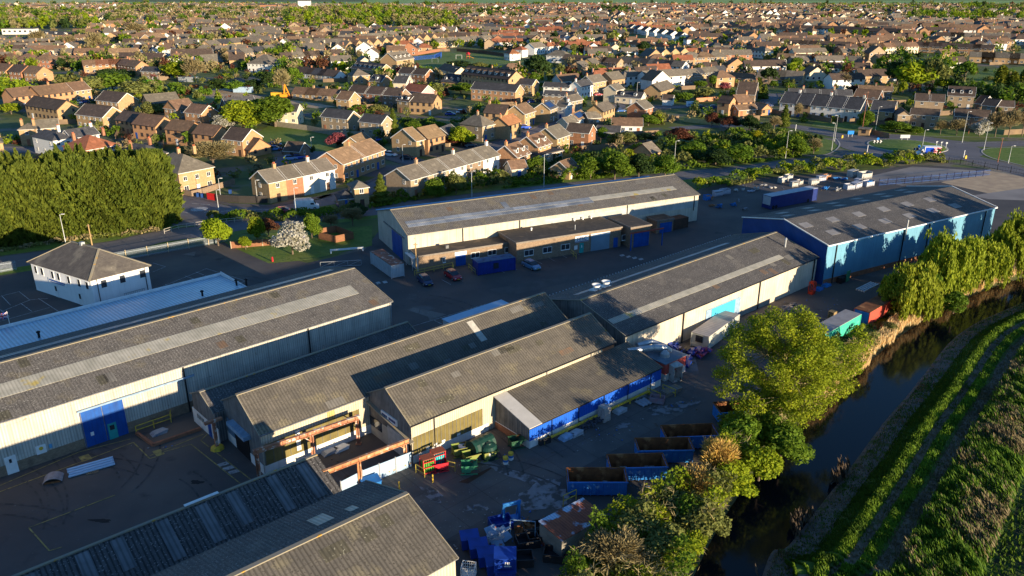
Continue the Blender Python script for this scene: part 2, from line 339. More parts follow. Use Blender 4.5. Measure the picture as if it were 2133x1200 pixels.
# main road, side roads and roundabout
MR=px((-420,600),(-60,556),(110,533),(250,513),(330,494),(430,481),(520,466),(700,447),(900,424),(1100,400),(1300,378),(1420,366.5),(1592,349),(1680,335))
road('main_road',MR,8.4,pv=0); V=offs(smooth(MR),-6.6); 
mbv=MB(); strip_mb(mbv,V,4.6,.024); tag(mbv.build('grass_verge',grass),kind='structure')
mbv=MB(); strip_mb(mbv,offs(smooth(MR),-4.5),.5,.05); tag(mbv.build('kerb',pave),kind='structure')
mbv=MB(); strip_mb(mbv,offs(smooth(MR),5.6),2.6,.024); tag(mbv.build('grass_verge',grass),kind='structure')
RC=G(1889,304.5); RR=12.
def ring(c,r0,r1,n=48): return [(Vector((c.x+r0*math.cos(2*PI*i/n),c.y+r0*math.sin(2*PI*i/n))),Vector((c.x+r1*math.cos(2*PI*i/n),c.y+r1*math.sin(2*PI*i/n)))) for i in range(n+1)]
def ringobj(name,c,r0,r1,z,m,n=48):
    mb=MB(); q=ring(c,r0,r1,n)
    for i in range(n): mb.poly([V3(q[i][0],z),V3(q[i][1],z),V3(q[i+1][1],z),V3(q[i+1][0],z)])
    return tag(mb.build(name,m),kind='structure')
ringobj('roundabout_road',RC,RR-.3,RR+10,.036,roadm)
mb=MB(); mb.lathe([(RR,.02),(RR,.14),(RR-.5,.15),(RR-.5,.14)],n=48); mb.build('roundabout_kerb',mat('pale_kerb',(.42,.40,.36),(.32,.3,.28),1),None,V3(RC))['kind']='structure'
mb=MB(); mb.lathe([(RR-.5,.145),(RR-4,.45),(2,.75),(.01,.8)],n=48); mb.build('roundabout_island',grass,None,V3(RC))['kind']='structure'
road('side_road',px((1640,262),(1680,268),(1740,281),(1800,292)),8,z=.032); road('side_road',px((1640,262),(1590,258),(1500,262),(1400,268)),6.5,z=.032)
road('side_road',px((1660,337),(1720,336),(1790,325),(1830,316)),9,z=.034); road('side_road',px((1960,295),(2040,301),(2133,299),(2500,296)),8.5,z=.033)
road('side_road',px((1930,318),(2000,325),(2080,345),(2180,372),(2500,450)),9,z=.031)
kb=mat('pale_kerb',(.42,.40,.36),(.32,.3,.28),1)
for P_k in (px((1700,262),(1800,276),(1900,283),(2133,288)),px((2133,307),(2062,309),(2045,316),(2062,328),(2100,338),(2160,352)),px((1740,288),(1749,300),(1742,312),(1722,322),(1690,326))):
    mb=MB(); strip_mb(mb,smooth(P_k),.45,.09); tag(mb.build('kerb',kb),kind='structure')
flat('traffic_island',px((1725,330),(1762,313),(1768,315),(1740,333)),pave,.06); flat('traffic_island',px((1755,291),(1768,284),(1795,287),(1772,293)),pave,.06)
for l in ([(1800,318),(1830,318)],[(1700,327),(1722,334)],[(1990,300),(2060,297),(2133,299)],[(2005,327),(2030,329)],[(1640,266),(1725,278)]): line(l,.22,wline,'road_marking',.06)
# residential street with the mini roundabout
SR=px((330,520),(345,480),(395,450),(440,436),(520,432),(640,424),(730,402),(770,395)); 
flat('road',px((362,400),(400,408),(470,428),(560,432),(690,412),(700,425),(560,447),(480,452),(430,470),(360,470),(340,440)),roadm,.028)
road('side_road',px((690,418),(740,402),(790,385)),6.5,z=.03,pv=1.6); road('side_road',px((360,404),(330,385),(250,345),(160,322),(40,312),(-120,310)),6.5,z=.03,pv=1.6)
road('side_road',px((780,388),(870,352),(960,326),(1040,302),(1110,277),(1150,262),(1230,240),(1290,222),(1320,212),(1310,205),(1250,203)),6.8,z=.031,pv=1.5)
road('side_road',px((1300,213),(1360,224),(1440,222),(1520,226),(1600,215),(1605,195)),6.,z=.033,pv=1.3)
road('side_road',px((745,318),(800,322),(850,335),(880,345)),6.,z=.032,pv=1.2); road('side_road',px((905,243),(960,246),(1010,250)),5,z=.032)
mb=MB(); mb.lathe([(1.9,.035),(1.7,.075),(.01,.11)],n=24); mb.build('mini_roundabout',wline,None,V3(G(415,436)))['kind']='structure'
for l in ([(362,421),(385,426)],[(400,424),(438,427)],[(380,437),(378,441),(392,444)],[(425,443),(450,438)],[(460,441),(500,436),(560,437)]): line(l,.25,wline,'road_marking',.05)
flat('pavement',px((372,400),(440,414),(480,424),(560,428),(690,405),(692,410),(560,433),(478,429),(430,419),(368,404)),pave,.12)
# far fields
fm=[mat('far_field_green',(.24,.36,.10),(.19,.30,.09),.01),mat('far_field_tan',(.62,.50,.30),(.52,.42,.25),.01),mat('far_field_pale',(.44,.46,.20),(.36,.38,.16),.01)]
FF=[(-1100,-350,1880,2150,0),(-350,350,1800,1990,1),(-350,300,1700,1800,2),(350,1150,1830,2000,2),(1150,2400,1700,1900,0),(-350,600,2000,2400,0),(600,1800,2010,2300,0),(-3000,-1100,1900,2600,2),(1800,3600,1900,2300,1),(-1100,1800,2410,2900,1),(1800,3600,2310,3200,0),(-1500,2400,2950,3800,0),(-3000,4000,3900,6500,2)]
for i,(a,b,c,d,k) in enumerate(FF): flat('far_field',arr([(a,c),(b,c),(b+60,d),(a-60,d)]),fm[k],.05+i*.01)

# worn tyre arcs and drain covers on the yards
tyre=mat('tyre_marks',(.045,.042,.042),(.08,.074,.07),.9,patch=((.085,.078,.074),1.3,.48,.1)); r_=random.Random(21)
for k in range(16):
    a=(r_.uniform(20,480),r_.uniform(980,1130)) if k<8 else ((r_.uniform(900,1250),r_.uniform(930,1040)) if k<12 else (r_.uniform(560,1000),r_.uniform(590,650)))
    c=G(*a); a0=r_.uniform(.3,1.2) if k%2 else r_.uniform(-.2,.6); R0=r_.uniform(8,20); P=[c+Vector((R0*(math.cos(a0+t*.06)-math.cos(a0)),R0*(math.sin(a0+t*.06)-math.sin(a0)))) for t in range(12)]
    mb=MB(); strip_mb(mb,P,.22,.038+k*.0004); tag(mb.build('tyre_mark',tyre),kind='structure')
    mb=MB(); strip_mb(mb,offs(P,1.7),.22,.038+k*.0004); tag(mb.build('tyre_mark',tyre),kind='structure')
# ---------------------------------------------------------------- industrial sheds
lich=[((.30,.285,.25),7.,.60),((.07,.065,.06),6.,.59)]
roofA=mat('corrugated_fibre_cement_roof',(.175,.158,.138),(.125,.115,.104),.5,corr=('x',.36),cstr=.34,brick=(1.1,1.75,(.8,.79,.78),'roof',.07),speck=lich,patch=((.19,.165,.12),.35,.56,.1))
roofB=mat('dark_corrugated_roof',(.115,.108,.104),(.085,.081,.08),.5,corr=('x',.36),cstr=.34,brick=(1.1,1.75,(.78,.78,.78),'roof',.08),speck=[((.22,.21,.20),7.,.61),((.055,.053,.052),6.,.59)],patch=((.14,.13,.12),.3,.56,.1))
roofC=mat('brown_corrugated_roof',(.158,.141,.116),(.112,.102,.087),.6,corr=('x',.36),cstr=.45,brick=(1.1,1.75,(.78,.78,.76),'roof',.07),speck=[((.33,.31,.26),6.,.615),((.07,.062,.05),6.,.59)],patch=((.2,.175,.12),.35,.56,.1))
roofM=mat('mossy_flat_roof',(.085,.07,.055),(.055,.048,.04),1.,patch=((.13,.10,.07),.4,.57,.1),speck=((.3,.28,.25),3,.73))
lightM=mat('translucent_roof_sheet',(.42,.40,.34),(.30,.29,.24),.7,corr=('x',.36),cstr=.25,rough=.5,patch=((.42,.33,.10),.5,.62,.08))
lightB=mat('blue_grey_roof_light',(.30,.33,.38),(.17,.20,.25),.35,corr=('x',.36),cstr=.25,rough=.35,brick=(3.0,1.75,(.5,.5,.5),'roof',.4))
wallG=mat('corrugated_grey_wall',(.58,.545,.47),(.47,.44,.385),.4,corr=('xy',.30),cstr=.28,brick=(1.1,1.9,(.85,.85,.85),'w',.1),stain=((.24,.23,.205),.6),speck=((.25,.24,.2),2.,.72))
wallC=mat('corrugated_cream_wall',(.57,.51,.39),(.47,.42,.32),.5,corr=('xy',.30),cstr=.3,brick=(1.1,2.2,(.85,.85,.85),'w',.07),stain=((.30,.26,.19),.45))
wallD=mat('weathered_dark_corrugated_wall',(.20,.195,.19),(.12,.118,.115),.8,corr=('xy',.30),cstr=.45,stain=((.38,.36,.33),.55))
plinW=mat('white_painted_plinth',(.74,.73,.70),(.62,.61,.58),.9,stain=((.35,.33,.28),.35))
brickY=mat('brown_brick',(.30,.22,.15),(.23,.165,.115),2.,brick=(.22,.075,(.85,.8,.75),'w',.3),patch=((.15,.11,.08),.3,.6,.1))
brickR=mat('red_brown_brick',(.38,.17,.095),(.28,.12,.07),2.,brick=(.22,.075,(1,.95,.9),'w',.25))
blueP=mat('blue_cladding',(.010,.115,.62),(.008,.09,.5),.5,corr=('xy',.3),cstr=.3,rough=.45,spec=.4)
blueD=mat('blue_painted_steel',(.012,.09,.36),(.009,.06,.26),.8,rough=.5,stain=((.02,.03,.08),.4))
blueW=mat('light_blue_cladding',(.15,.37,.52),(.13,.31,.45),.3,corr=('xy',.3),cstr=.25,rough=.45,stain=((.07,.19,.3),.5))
teal=mat('teal_paint',(.03,.33,.30),(.03,.25,.24),1.); trim=mat('grey_trim',(.20,.20,.20),(.12,.12,.12),2)
ridgeM=mat('ridge_capping',(.22,.205,.175),(.27,.23,.15),1.5,speck=((.42,.24,.05),1.4,.66))
glaz=mat('dirty_olive_glazing',(.19,.155,.055),(.13,.105,.04),.8,rough=.35,spec=.5,stain=((.09,.075,.03),.6),patch=((.10,.20,.14),.25,.6,.1))
shutter=mat('blue_grey_shutter',(.22,.32,.40),(.18,.27,.34),.5,corr=('z',.12),cstr=.3,rough=.5)
class Shed:
    def __init__(s,name,label,e1,e2,W,zh,zr,ext0=0,ext1=0,cat='warehouse',group=None,oh=.18):
        A=G(*e1,zh); B=G(*e2,zh); d=(B-A); L=d.length; d/=L; A=A-d*ext0; s.L=L+ext0+ext1; s.W=W; s.zh=zh; s.zr=zr; s.ang=math.atan2(d.y,d.x); s.A=A; s.d=d; s.p=Vector((-d.y,d.x)); s.oh=oh
        s.e=empty(name,label,cat,V3(A+d*0),s.ang,group)
    def wpt(s,x,y): return s.A+s.d*x+s.p*y
    def loc(s,px_,py_,z=0): v=G(px_,py_,z)-s.A; return v.dot(s.d),v.dot(s.p)
    def zs(s,y): t=1-abs(2*y/s.W-1); return s.zh+(s.zr-s.zh)*t
    def walls(s,m,name='wall',z0=0,front=None,gable=None):
        "closed wall shell; front/gable material override"
        W,L,zh,zr=s.W,s.L,s.zh-.06,s.zr-.08; mb=MB(); i=s.oh
        x0,x1,y0,y1=i,L-i,i,W-i; ze=zh+(zr-zh)*(2*i/W)
        mb.poly([(x0,y0,z0),(x1,y0,z0),(x1,y0,ze),(x0,y0,ze)],0); mb.poly([(x1,y1,z0),(x0,y1,z0),(x0,y1,ze),(x1,y1,ze)],0)
        for x,f in ((x0,1),(x1,0)):
            p=[(x,y0,z0),(x,y1,z0),(x,y1,ze),(x,W/2,zr),(x,y0,ze)]; mb.poly(p[::-1] if f else p,1)
        return mb.build(name,[front or m,gable or m],s.e)
    def roof(s,m,m2=None,th=.09,name='roof',cap=True):
        W,L,zh,zr=s.W,s.L,s.zh,s.zr; mb=MB(); mb.slab([(0,0,zh),(L,0,zh),(L,W/2,zr),(0,W/2,zr)],th,0,2); mb.slab([(L,W,zh),(0,W,zh),(0,W/2,zr),(L,W/2,zr)],th,1,2)
        r=mb.build(name,[m,m2 or m,trim],s.e)
        if cap:
            mb=MB(); mb.bar((-.03,W/2,zr+.03),(L+.03,W/2,zr+.03),.42,.10)
            for x in (0,L):
                for y in (0,W): mb.bar((x,y,zh+.01),(x,W/2,zr+.03),.10,.08)
            mb.build('ridge_capping',ridgeM,r)
        return r
    def patch(s,x0,x1,t0,t1,m,side=0,parent=None,name='roof_light',lift=.035):
        "panel lying on the slope; t runs 0 at the eave to 1 at the ridge"
        W=s.W; q=[]
        for x,t in ((x0,t0),(x1,t0),(x1,t1),(x0,t1)):
            y=t*W/2 if side==0 else W-t*W/2; q.append((x,y,s.zh+(s.zr-s.zh)*t+lift))
        mb=MB(); mb.slab(q if side==0 else q[::-1],.03); return mb.build(name,m,parent or s.e)
    def front(s,x0,x1,z0,z1,m,name,out=.03,parent=None,th=.05):
        mb=MB(); y=s.oh; mb.box(x0,x1,y-out,y+th,z0,z1); return mb.build(name,m,parent or s.e)
    def left(s,y0,y1,z0,z1,m,name,out=.03,parent=None,th=.05):
        mb=MB(); x=s.oh; mb.box(x-out,x+th,y0,y1,z0,z1); return mb.build(name,m,parent or s.e)
    def pipe(s,x,y=None,z0=0,z1=None,r=.07,name='drainpipe',m=None):
        mb=MB(); yy=s.oh-r-.04 if y is None else y; mb.tube((x,yy,z0),(x,yy,z1 or s.zh-.1),r,n=6); return mb.build(name,m or black,s.e)
    def gutter(s,m=None):
        mb=MB(); mb.bar((0,-.06,s.zh-.06),(s.L,-.06,s.zh-.06),.16,.12); mb.build('gutter',m or trim,s.e)
# --- big grey warehouse on the left
A=Shed('long_warehouse','long pale grey corrugated warehouse with a big blue sliding door, at the left edge',(0,880),(818,627),20.,6.4,8.9,ext0=34)
A.walls(wallG); rf=A.roof(roofA,roofB); A.gutter()  # shade on the far slope is put into its darker roof material
xa=A.loc(0,880,6.4)[0]
A.patch(0,A.L-3.2,.38,.62,lightM,0,rf); A.patch(0,A.L-1.5,.5,.68,lightB,1,rf)
xd0=A.loc(178,930)[0]; xd1=A.loc(268,902)[0]
A.front(0,xd0-.05,0,1.25,brickY,'plinth',.05); A.front(xd1+.05,A.L-.3,0,1.35,brickY,'plinth',.05)
dr=A.front(xd0,xd1,0,4.6,blueD,'sliding_door',.10); mb=MB(); mb.bar((xd0-.2,.0,4.75),(xd1+8.5,.0,4.75),.22,.22); mb.build('door_rail',mat('pale_blue_steel',(.25,.36,.48),None,2),A.e)
mb=MB(); mb.box(xd0+.02,xd0+.1,-.0,.02,0,4.6); mb.box((xd0+xd1)/2-.03,(xd0+xd1)/2+.03,.055,.075,0,4.6); mb.build('door_edge',trim,dr)
wd=A.front(xd1-2.1,xd1-1.15,0,2.05,teal,'wicket_door',.16,dr); mb=MB(); mb.box(xd1-1.9,xd1-1.4,.0,.03,1.2,1.8); mb.build('window_pane',glass,wd)
mb=MB(); mb.box(xd0+.7,xd0+1.05,.03,.07,1.3,1.75); mb.build('notice',white,dr)
x=A.loc(28,980)[0]; sdw=A.front(x-.65,x+.45,0,2.1,white,'side_door',.09); mb=MB(); mb.box(x-.25,x+.0,.05,.08,1.35,1.8); mb.build('window_pane',glass,sdw)
x=A.loc(88,955)[0]; sg=A.front(x-.55,x+.45,1.2,2.2,white,'safety_sign',.12); 
mb=MB(); mb.lathe([(.22,0),(.22,.02)],n=14); q=mb.build('hazard_symbol',yellow,sg,(x-.05,.045,1.85)); q.rotation_euler=(PI/2,0,0)
A.front(x+.75,x+1.05,1.5,1.95,mat('sky_blue_sign',(.12,.38,.62),None,2),'small_sign',.11)
for px_ in (405,645): x=A.loc(px_,760,6.4)[0]; A.pipe(xa+(A.L-xa)*(px_/818)**1.35,r=.1)
A.pipe(A.L-.35,z0=0,r=.08,m=galv)
# --- pale metal lean-to behind it
e1=G(0,698,3.6); e2=G(450,577,3.6); ang=A.ang
LT=empty('lean_to_building','low lean-to with a pale blue ribbed metal roof and white parapet behind the long warehouse','lean-to',V3(A.A),A.ang)
x1=A.loc(500,598,3.6)[0]; yo=A.loc(450,577,3.6)[1]; x0=-4.; yo=max(yo,A.W+4)
paleR=mat('pale_ribbed_metal_roof',(.40,.55,.66),(.33,.46,.57),.5,corr=('x',.5),cstr=.35,rough=.35,spec=.5)
mb=MB(); mb.slab([(x0,A.W+.05,4.6),(x1,A.W+.05,4.6),(x1,yo,3.7),(x0,yo,3.7)],.12); mb.build('roof',paleR,LT)
mb=MB(); mb.box(x0+.1,x1-.1,A.W+.1,yo-.1,0,3.55); mb.build('wall',plinW,LT)
mb=MB(); mb.box(x0,x1+.1,yo,yo+.35,3.3,4.05); mb.box(x1,x1+.12,A.W+.2,yo,3.4,3.75+.6); mb.build('parapet',white,LT)
for px_,py_ in ((82,703),(422,617),(493,594),(513,592)):
    q=A.loc(px_,py_,4.2); mb=MB(); mb.lathe([(.16,3.9),(.16,4.9),(.28,4.95),(.28,5.1),(.0,5.25)],c=(q[0],min(max(q[1],A.W+.6),yo-.3)),n=10); mb.build('vent_cowl',black,LT)
# --- low dark shed between
lowz=4.4
Bd=Shed('dark_low_shed','dark low shed with a white painted end, between the long warehouse and the gantry shed',(444,862),(880,706),6.6,4.0,5.5)
Bd.walls(wallD); Bd.roof(roofB)
Bd.left(-.3,6.9,0,2.0,plinW,'painted_wall',.06); Bd.left(1.6,2.5,0,2.0,blueD,'door',.10)
mb=MB()
for i in range(5): mb.box(.10,.12,3.6+i*.42,3.8+i*.42,1.1,1.7)
mb.build('window_slot',black,Bd.e)
# --- gantry shed
M=Shed('gantry_shed','weathered shed with olive glazing behind a rusty gantry beam',(540,908),(750,830),10.1,5.1,7.9,ext1=34)
M.walls(wallC,gable=wallD); rf=M.roof(roofC,roofB); M.gutter()  # far slope painted darker, as turned away from the sun
xm=M.loc(750,830,5.1)[0]
M.front(.2,M.L-.3,0,1.15,plinW,'plinth',.06); gl=M.front(.4,xm-.2,1.15,3.7,glaz,'glazing',.05)
mb=MB()
for i in range(13): x=.4+i*(xm-.6)/12; mb.box(x-.02,x+.02,.09,.15,1.15,3.7)
mb.build('glazing_bar',trim,gl)
M.front(4.05,4.55,1.5,3.9,white,'white_panel',.12); M.front(xm-4.2,xm-3.3,3.75,5.0,mat('ochre_panel',(.55,.42,.16),None,2,corr=('x',.3)),'ochre_panel',.05)
M.left(.3,M.W-.3,0,1.2,plinW,'plinth',.05)
dk=mat('painted_dark_interior',(.01,.01,.012),None,1); M.left(3.6,7.4,0,3.2,dk,'doorway',.07); M.left(3.0,7.6,3.2,3.7,mat('pale_blue_steel',(.25,.36,.48),None,2),'canopy',.8)  # doorways are flat black panels; indoor darkness is in the colour
M.left(7.6,9.4,1.2,3.2,mat('blue_grey_boards',(.12,.20,.28),None,2),'side_panel',.07)
x=M.loc(980,677,6.9)[0]; M.patch(x-.9,x+.1,.28,.9,mat('new_pale_sheet',(.5,.48,.42),None,2),0,rf)
a=M.loc(936,672,3.0); b=M.loc(1063,632,3.0); e=empty('pale_roofed_store','low store with a pale blue flat roof behind the gantry shed ridge','store',V3(M.wpt(a[0],a[1])),M.ang); L=b[0]-a[0]
mb=MB(); mb.box(.1,L-.1,-2.,1.7,0,2.8); mb.build('wall',plinW,e); mb=MB(); mb.slab([(0,-2.2,2.9),(L,-2.2,2.9),(L,1.9,3.0),(0,1.9,3.0)],.1); mb.build('roof',mat('pale_blue_flat_roof',(.42,.55,.66),(.36,.48,.6),.6),e)
# --- middle shed with olive glazing
C=Shed('glazed_shed','corrugated shed with a long band of olive glazing above a white plinth',(855,888),(1283,713),9.7,4.95,7.6)
C.walls(wallC,gable=wallD); rf=C.roof(roofC,roofB); C.gutter(black)  # darker colour on the far slope stands for shade
xc=C.loc(1033,830,4.95)[0]
C.front(.2,xc,0,1.05,plinW,'plinth',.05); gl=C.front(.3,xc-.9,1.05,3.3,glaz,'glazing',.04)
mb=MB()
for i in range(19): x=.3+i*(xc-1.2)/18; mb.box(x-.02,x+.02,.10,.16,1.05,3.3)
mb.build('glazing_bar',trim,gl)
for i in (3,5,7,11): 
    mb=MB(); x=.3+(i+.5)*(xc-1.2)/18; mb.box(x-.22,x+.22,.08,.13,1.15,1.42); mb.build('notice',white,gl)
for x in (3.2,): C.pipe(x,r=.06)
for f in (.62,.86): C.pipe(C.L*f,z0=3.9,r=.06,m=trim)
C.front(C.L-2.4,C.L-.2,3.9,4.8,brickR,'brick_patch',.05)
C.left(.4,C.W-.4,0,2.4,mat('cream_painted_boards',(.42,.40,.34),(.34,.32,.28),1.),'lower_wall',.05)
C.left(.8,5.,.0,2.75,mat('pale_roller_door',(.5,.49,.46),None,2),'roller_door',.10); C.left(6.3,8.9,1.2,2.4,glass,'window',.09); C.left(.35,.8,0,2.3,dk,'doorway',.1)
mb=MB(); mb.bar((.0,-.2,2.9),(.0,C.W,4.4),.5,.12); mb.build('canopy_edge',ridgeM,C.e)
sg=C.left(2.9,6.1,3.55,4.3,white,'sign_board',.16)
def text(s,name,size,m,parent,loc,rot,th=.01,ax='CENTER'):
    c=bpy.data.curves.new(name,'FONT'); c.body=s; c.size=size; c.extrude=th; c.align_x=ax; c.align_y='CENTER'; o=bpy.data.objects.new(name,c); COL.objects.link(o)
    bpy.context.view_layer.update(); me=bpy.data.meshes.new_from_object(o); bpy.data.objects.remove(o); me.materials.clear(); me.materials.append(m)
    q=bpy.data.objects.new(name,me); COL.objects.link(q); q.parent=parent; q.location=loc; q.rotation_euler=rot; return q
navy=mat('navy_lettering',(.02,.03,.16),None,2)
mb=MB(); rr=random.Random(3); y=3.1
while y<5.9:
    wd_=rr.uniform(.12,.26)
    if not 4.3<y<4.75: mb.box(.0,.016,y,y+wd_*.7,3.75+(y-3)*.03,4.1)
    y+=wd_
mb.build('faded_lettering',navy,sg)
# --- blue clad annexe
AN=empty('blue_clad_annexe','lean-to annexe with bright blue cladding, white plinth and brown corrugated roof','annexe',V3(G(1103,893,2.75)),C.ang)
oa=G(1103,893,2.75); dv=C.d; pv=C.p
def aloc(px_,py_,z): v=G(px_,py_,z)-oa; return v.dot(dv),v.dot(pv)
La=aloc(1382,766,2.75)[0]; off=(C.A-oa).dot(pv); Wa=off+.15; zt=4.25
mb=MB(); i=.15
mb.poly([(i,i,0),(La,i,0),(La,i,2.68),(i,i,2.68)],0); mb.poly([(La,i,0),(La,Wa,0),(La,Wa,zt-.1),(La,i,2.68)],1); mb.poly([(i,Wa,0),(i,i,0),(i,i,2.68),(i,Wa,zt-.1)],1); mb.poly([(La,Wa,0),(i,Wa,0),(i,Wa,zt-.1),(La,Wa,zt-.1)],1)
mb.build('wall',[blueP,wallD],AN)
mb=MB(); mb.slab([(0,0,2.75),(La+.1,0,2.75),(La+.1,Wa,zt),(0,Wa,zt)],.08); rf=mb.build('roof',roofC,AN)
mb=MB(); mb.slab([(-.08,-.08,2.80),(1.9,-.08,2.80),(1.9,Wa,zt+.05),(-.08,Wa,zt+.05)],.10); mb.build('pale_sheet_bay',mat('pale_flat_sheet',(.45,.44,.42),(.4,.39,.37),1.,speck=((.2,.2,.2),2,.7)),rf)
mb=MB(); mb.box(.1,La,.10,.16,0,.95); mb.box(.08,.14,.1,Wa,0,.95); mb.build('plinth',plinW,AN)
mb=MB(); mb.box(.05,.10,Wa*.35,Wa,0,.9); mb.build('brick_patch',brickR,AN)
for k in range(5):
    mb=MB(); x=3.6+k*(La-4)/4.4; mb.tube((x,.06,0),(x,.06,2.65),.05); mb.build('drainpipe',black,AN)
mb=MB(); mb.bar((0,-.03,2.66),(La,-.03,2.66),.12,.1); mb.build('gutter',black,AN)
# --- twin-roof warehouse behind
D=Shed('cream_walled_warehouse','warehouse with cream panel wall, blue loading door and a striped roof light, right of centre',(1303,700),(1706,536),17.6,4.95,7.5)
wallP=mat('cream_panel_wall',(.60,.53,.42),(.49,.43,.34),.45,brick=(1.2,6,(.8,.8,.8),'w',.08),stain=((.30,.26,.19),.7),speck=((.3,.26,.2),1.7,.72))
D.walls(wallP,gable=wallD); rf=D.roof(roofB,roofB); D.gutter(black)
D.patch(.4,D.L-7,.30,.42,lightM,0,rf); D.patch(3,D.L-9,.50,.62,lightB,1,rf)
mb=MB()
n=70
for k in range(n): x=.3+k*(D.L-.6)/n; mb.box(x,x+.16,D.W-.05,D.W+.12,D.zh-.1,D.zh+.1)
mb.build('eave_bracket',galv,rf)
for px_,py_ in ((1242,606),(1262,599)):
    q=D.loc(px_,py_,6.6); z=D.zs(q[1]); mb=MB(); mb.box(q[0]-.75,q[0]+.75,q[1]-.75,q[1]+.75,z-.4,z+.12); mb.lathe([(.42,z+.1),(.55,z+.75),(.7,z+.9),(.5,z+.85),(.0,z+.6)],c=q,n=14); mb.build('fan_cowl',white,rf)
q=D.loc(1636,507,7.0); z=D.zs(q[1]); mb=MB(); mb.tube((q[0],q[1],z-.2),(q[0],q[1],z+1.5),.16,n=8); mb.lathe([(.3,z+1.4),(.05,z+1.7)],c=q,n=8); mb.build('flue',galv,rf)
for px_ in (1437,1595): x=D.loc(px_, 654 if px_<1500 else 588,4.95)[0]; D.pipe(x,r=.1)
D.pipe(D.L-1.2,r=.1)
x0=D.loc(1500,672,2.5)[0]; x1=D.loc(1570,640,2.5)[0]
dd=D.front(x0,x1,0,3.6,mat('pale_blue_steel',(.25,.36,.48),None,2),'door_surround',.10); D.front(x0+1.4,x1-1.5,0,3.5,mat('sky_blue_shutter',(.06,.42,.60),None,2),'loading_door',.14,dd)
D.front(x1+.3,x1+9,0,.9,mat('grey_block_plinth',(.3,.28,.25),None,2),'plinth',.05)
# --- blue warehouse
Bl=Shed('blue_warehouse','large blue clad warehouse with grey roof and scattered square roof lights, behind the willows',(1725,512),(2077,432),20.3,7.35,9.5)
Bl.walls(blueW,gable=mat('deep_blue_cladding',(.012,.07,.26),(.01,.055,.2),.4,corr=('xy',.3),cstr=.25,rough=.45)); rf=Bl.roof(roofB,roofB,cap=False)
mb=MB(); mb.bar((0,0,7.42),(0,Bl.W/2,9.57),.16,.16); mb.bar((0,Bl.W,7.42),(0,Bl.W/2,9.57),.16,.16); mb.bar((Bl.L,0,7.42),(Bl.L,Bl.W/2,9.57),.16,.16); mb.bar((Bl.L,Bl.W,7.42),(Bl.L,Bl.W/2,9.57),.16,.16); mb.bar((0,-.05,7.3),(Bl.L,-.05,7.3),.2,.2); mb.build('verge_trim',white,rf)
for s_ in (0,1):
    for k in range(6):
        for j,t in enumerate((.25,.62)):
            x=4+k*7.2+(j*-2.8)+(2 if s_ else 0)
            if x+2.4<Bl.L: Bl.patch(x,x+2.3,t,t+.17,mat('grey_roof_light',(.27,.26,.25),(.2,.19,.19),.7,corr=('x',.36),cstr=.2,rough=.5),s_,rf)
for f in (.05,.42,.57,.93): Bl.pipe(Bl.L*f,r=.1)
Bl.front(.3,Bl.L-.3,0,.95,brickR,'plinth',.05); mb=MB(); mb.tube((Bl.L*.42,-.25,5),(Bl.L*.42,-.25,9),.14,n=8); mb.build('flue',galv,Bl.e)
# --- the long shed with the brick offices
F=Shed('long_office_warehouse','long cream clad warehouse with a blue glazed roof strip behind the flat brick offices',(848,490),(1458,405),19.,6.0,8.5)
F.walls(wallP,gable=wallG); rf=F.roof(roofA,roofA); F.gutter(trim)
F.patch(1.2,F.L*.62,.26,.365,lightB,0,rf); F.patch(1.2,F.L*.62,.385,.49,lightB,0,rf); F.patch(1.2,F.L*.62,.366,.384,lightM,0,rf,name='pale_sheet_strip'); F.patch(F.L*.62,F.L-4,.33,.50,lightM,0,rf); x=F.loc(1040,425,7.5)[0]; F.patch(x,x+1.2,.5,.75,lightB,0,rf)
mb=MB(); mb.bar((0,F.W,6.06),(F.L,F.W,6.06),.7,.14); mb.build('rear_gutter',mat('sky_blue_trim',(.25,.45,.65),None,2),rf)
F.left(3.6,9.6,0,4.6,blueD,'sliding_door',.1); F.left(2.2,14.5,4.7,4.9,trim,'door_rail',.2)
for f in (.165,.345,.72,.98): F.pipe(F.L*f,z0=2.5,r=.09)
cl=mat('clear_wall_panel',(.5,.5,.46),(.36,.37,.35),.5,brick=(1.3,2.4,(.9,.9,.9),'w',.2),rough=.4)
F.front(F.L*.38,F.L-.6,3.2,5.2,cl,'wall_light_band',.03)
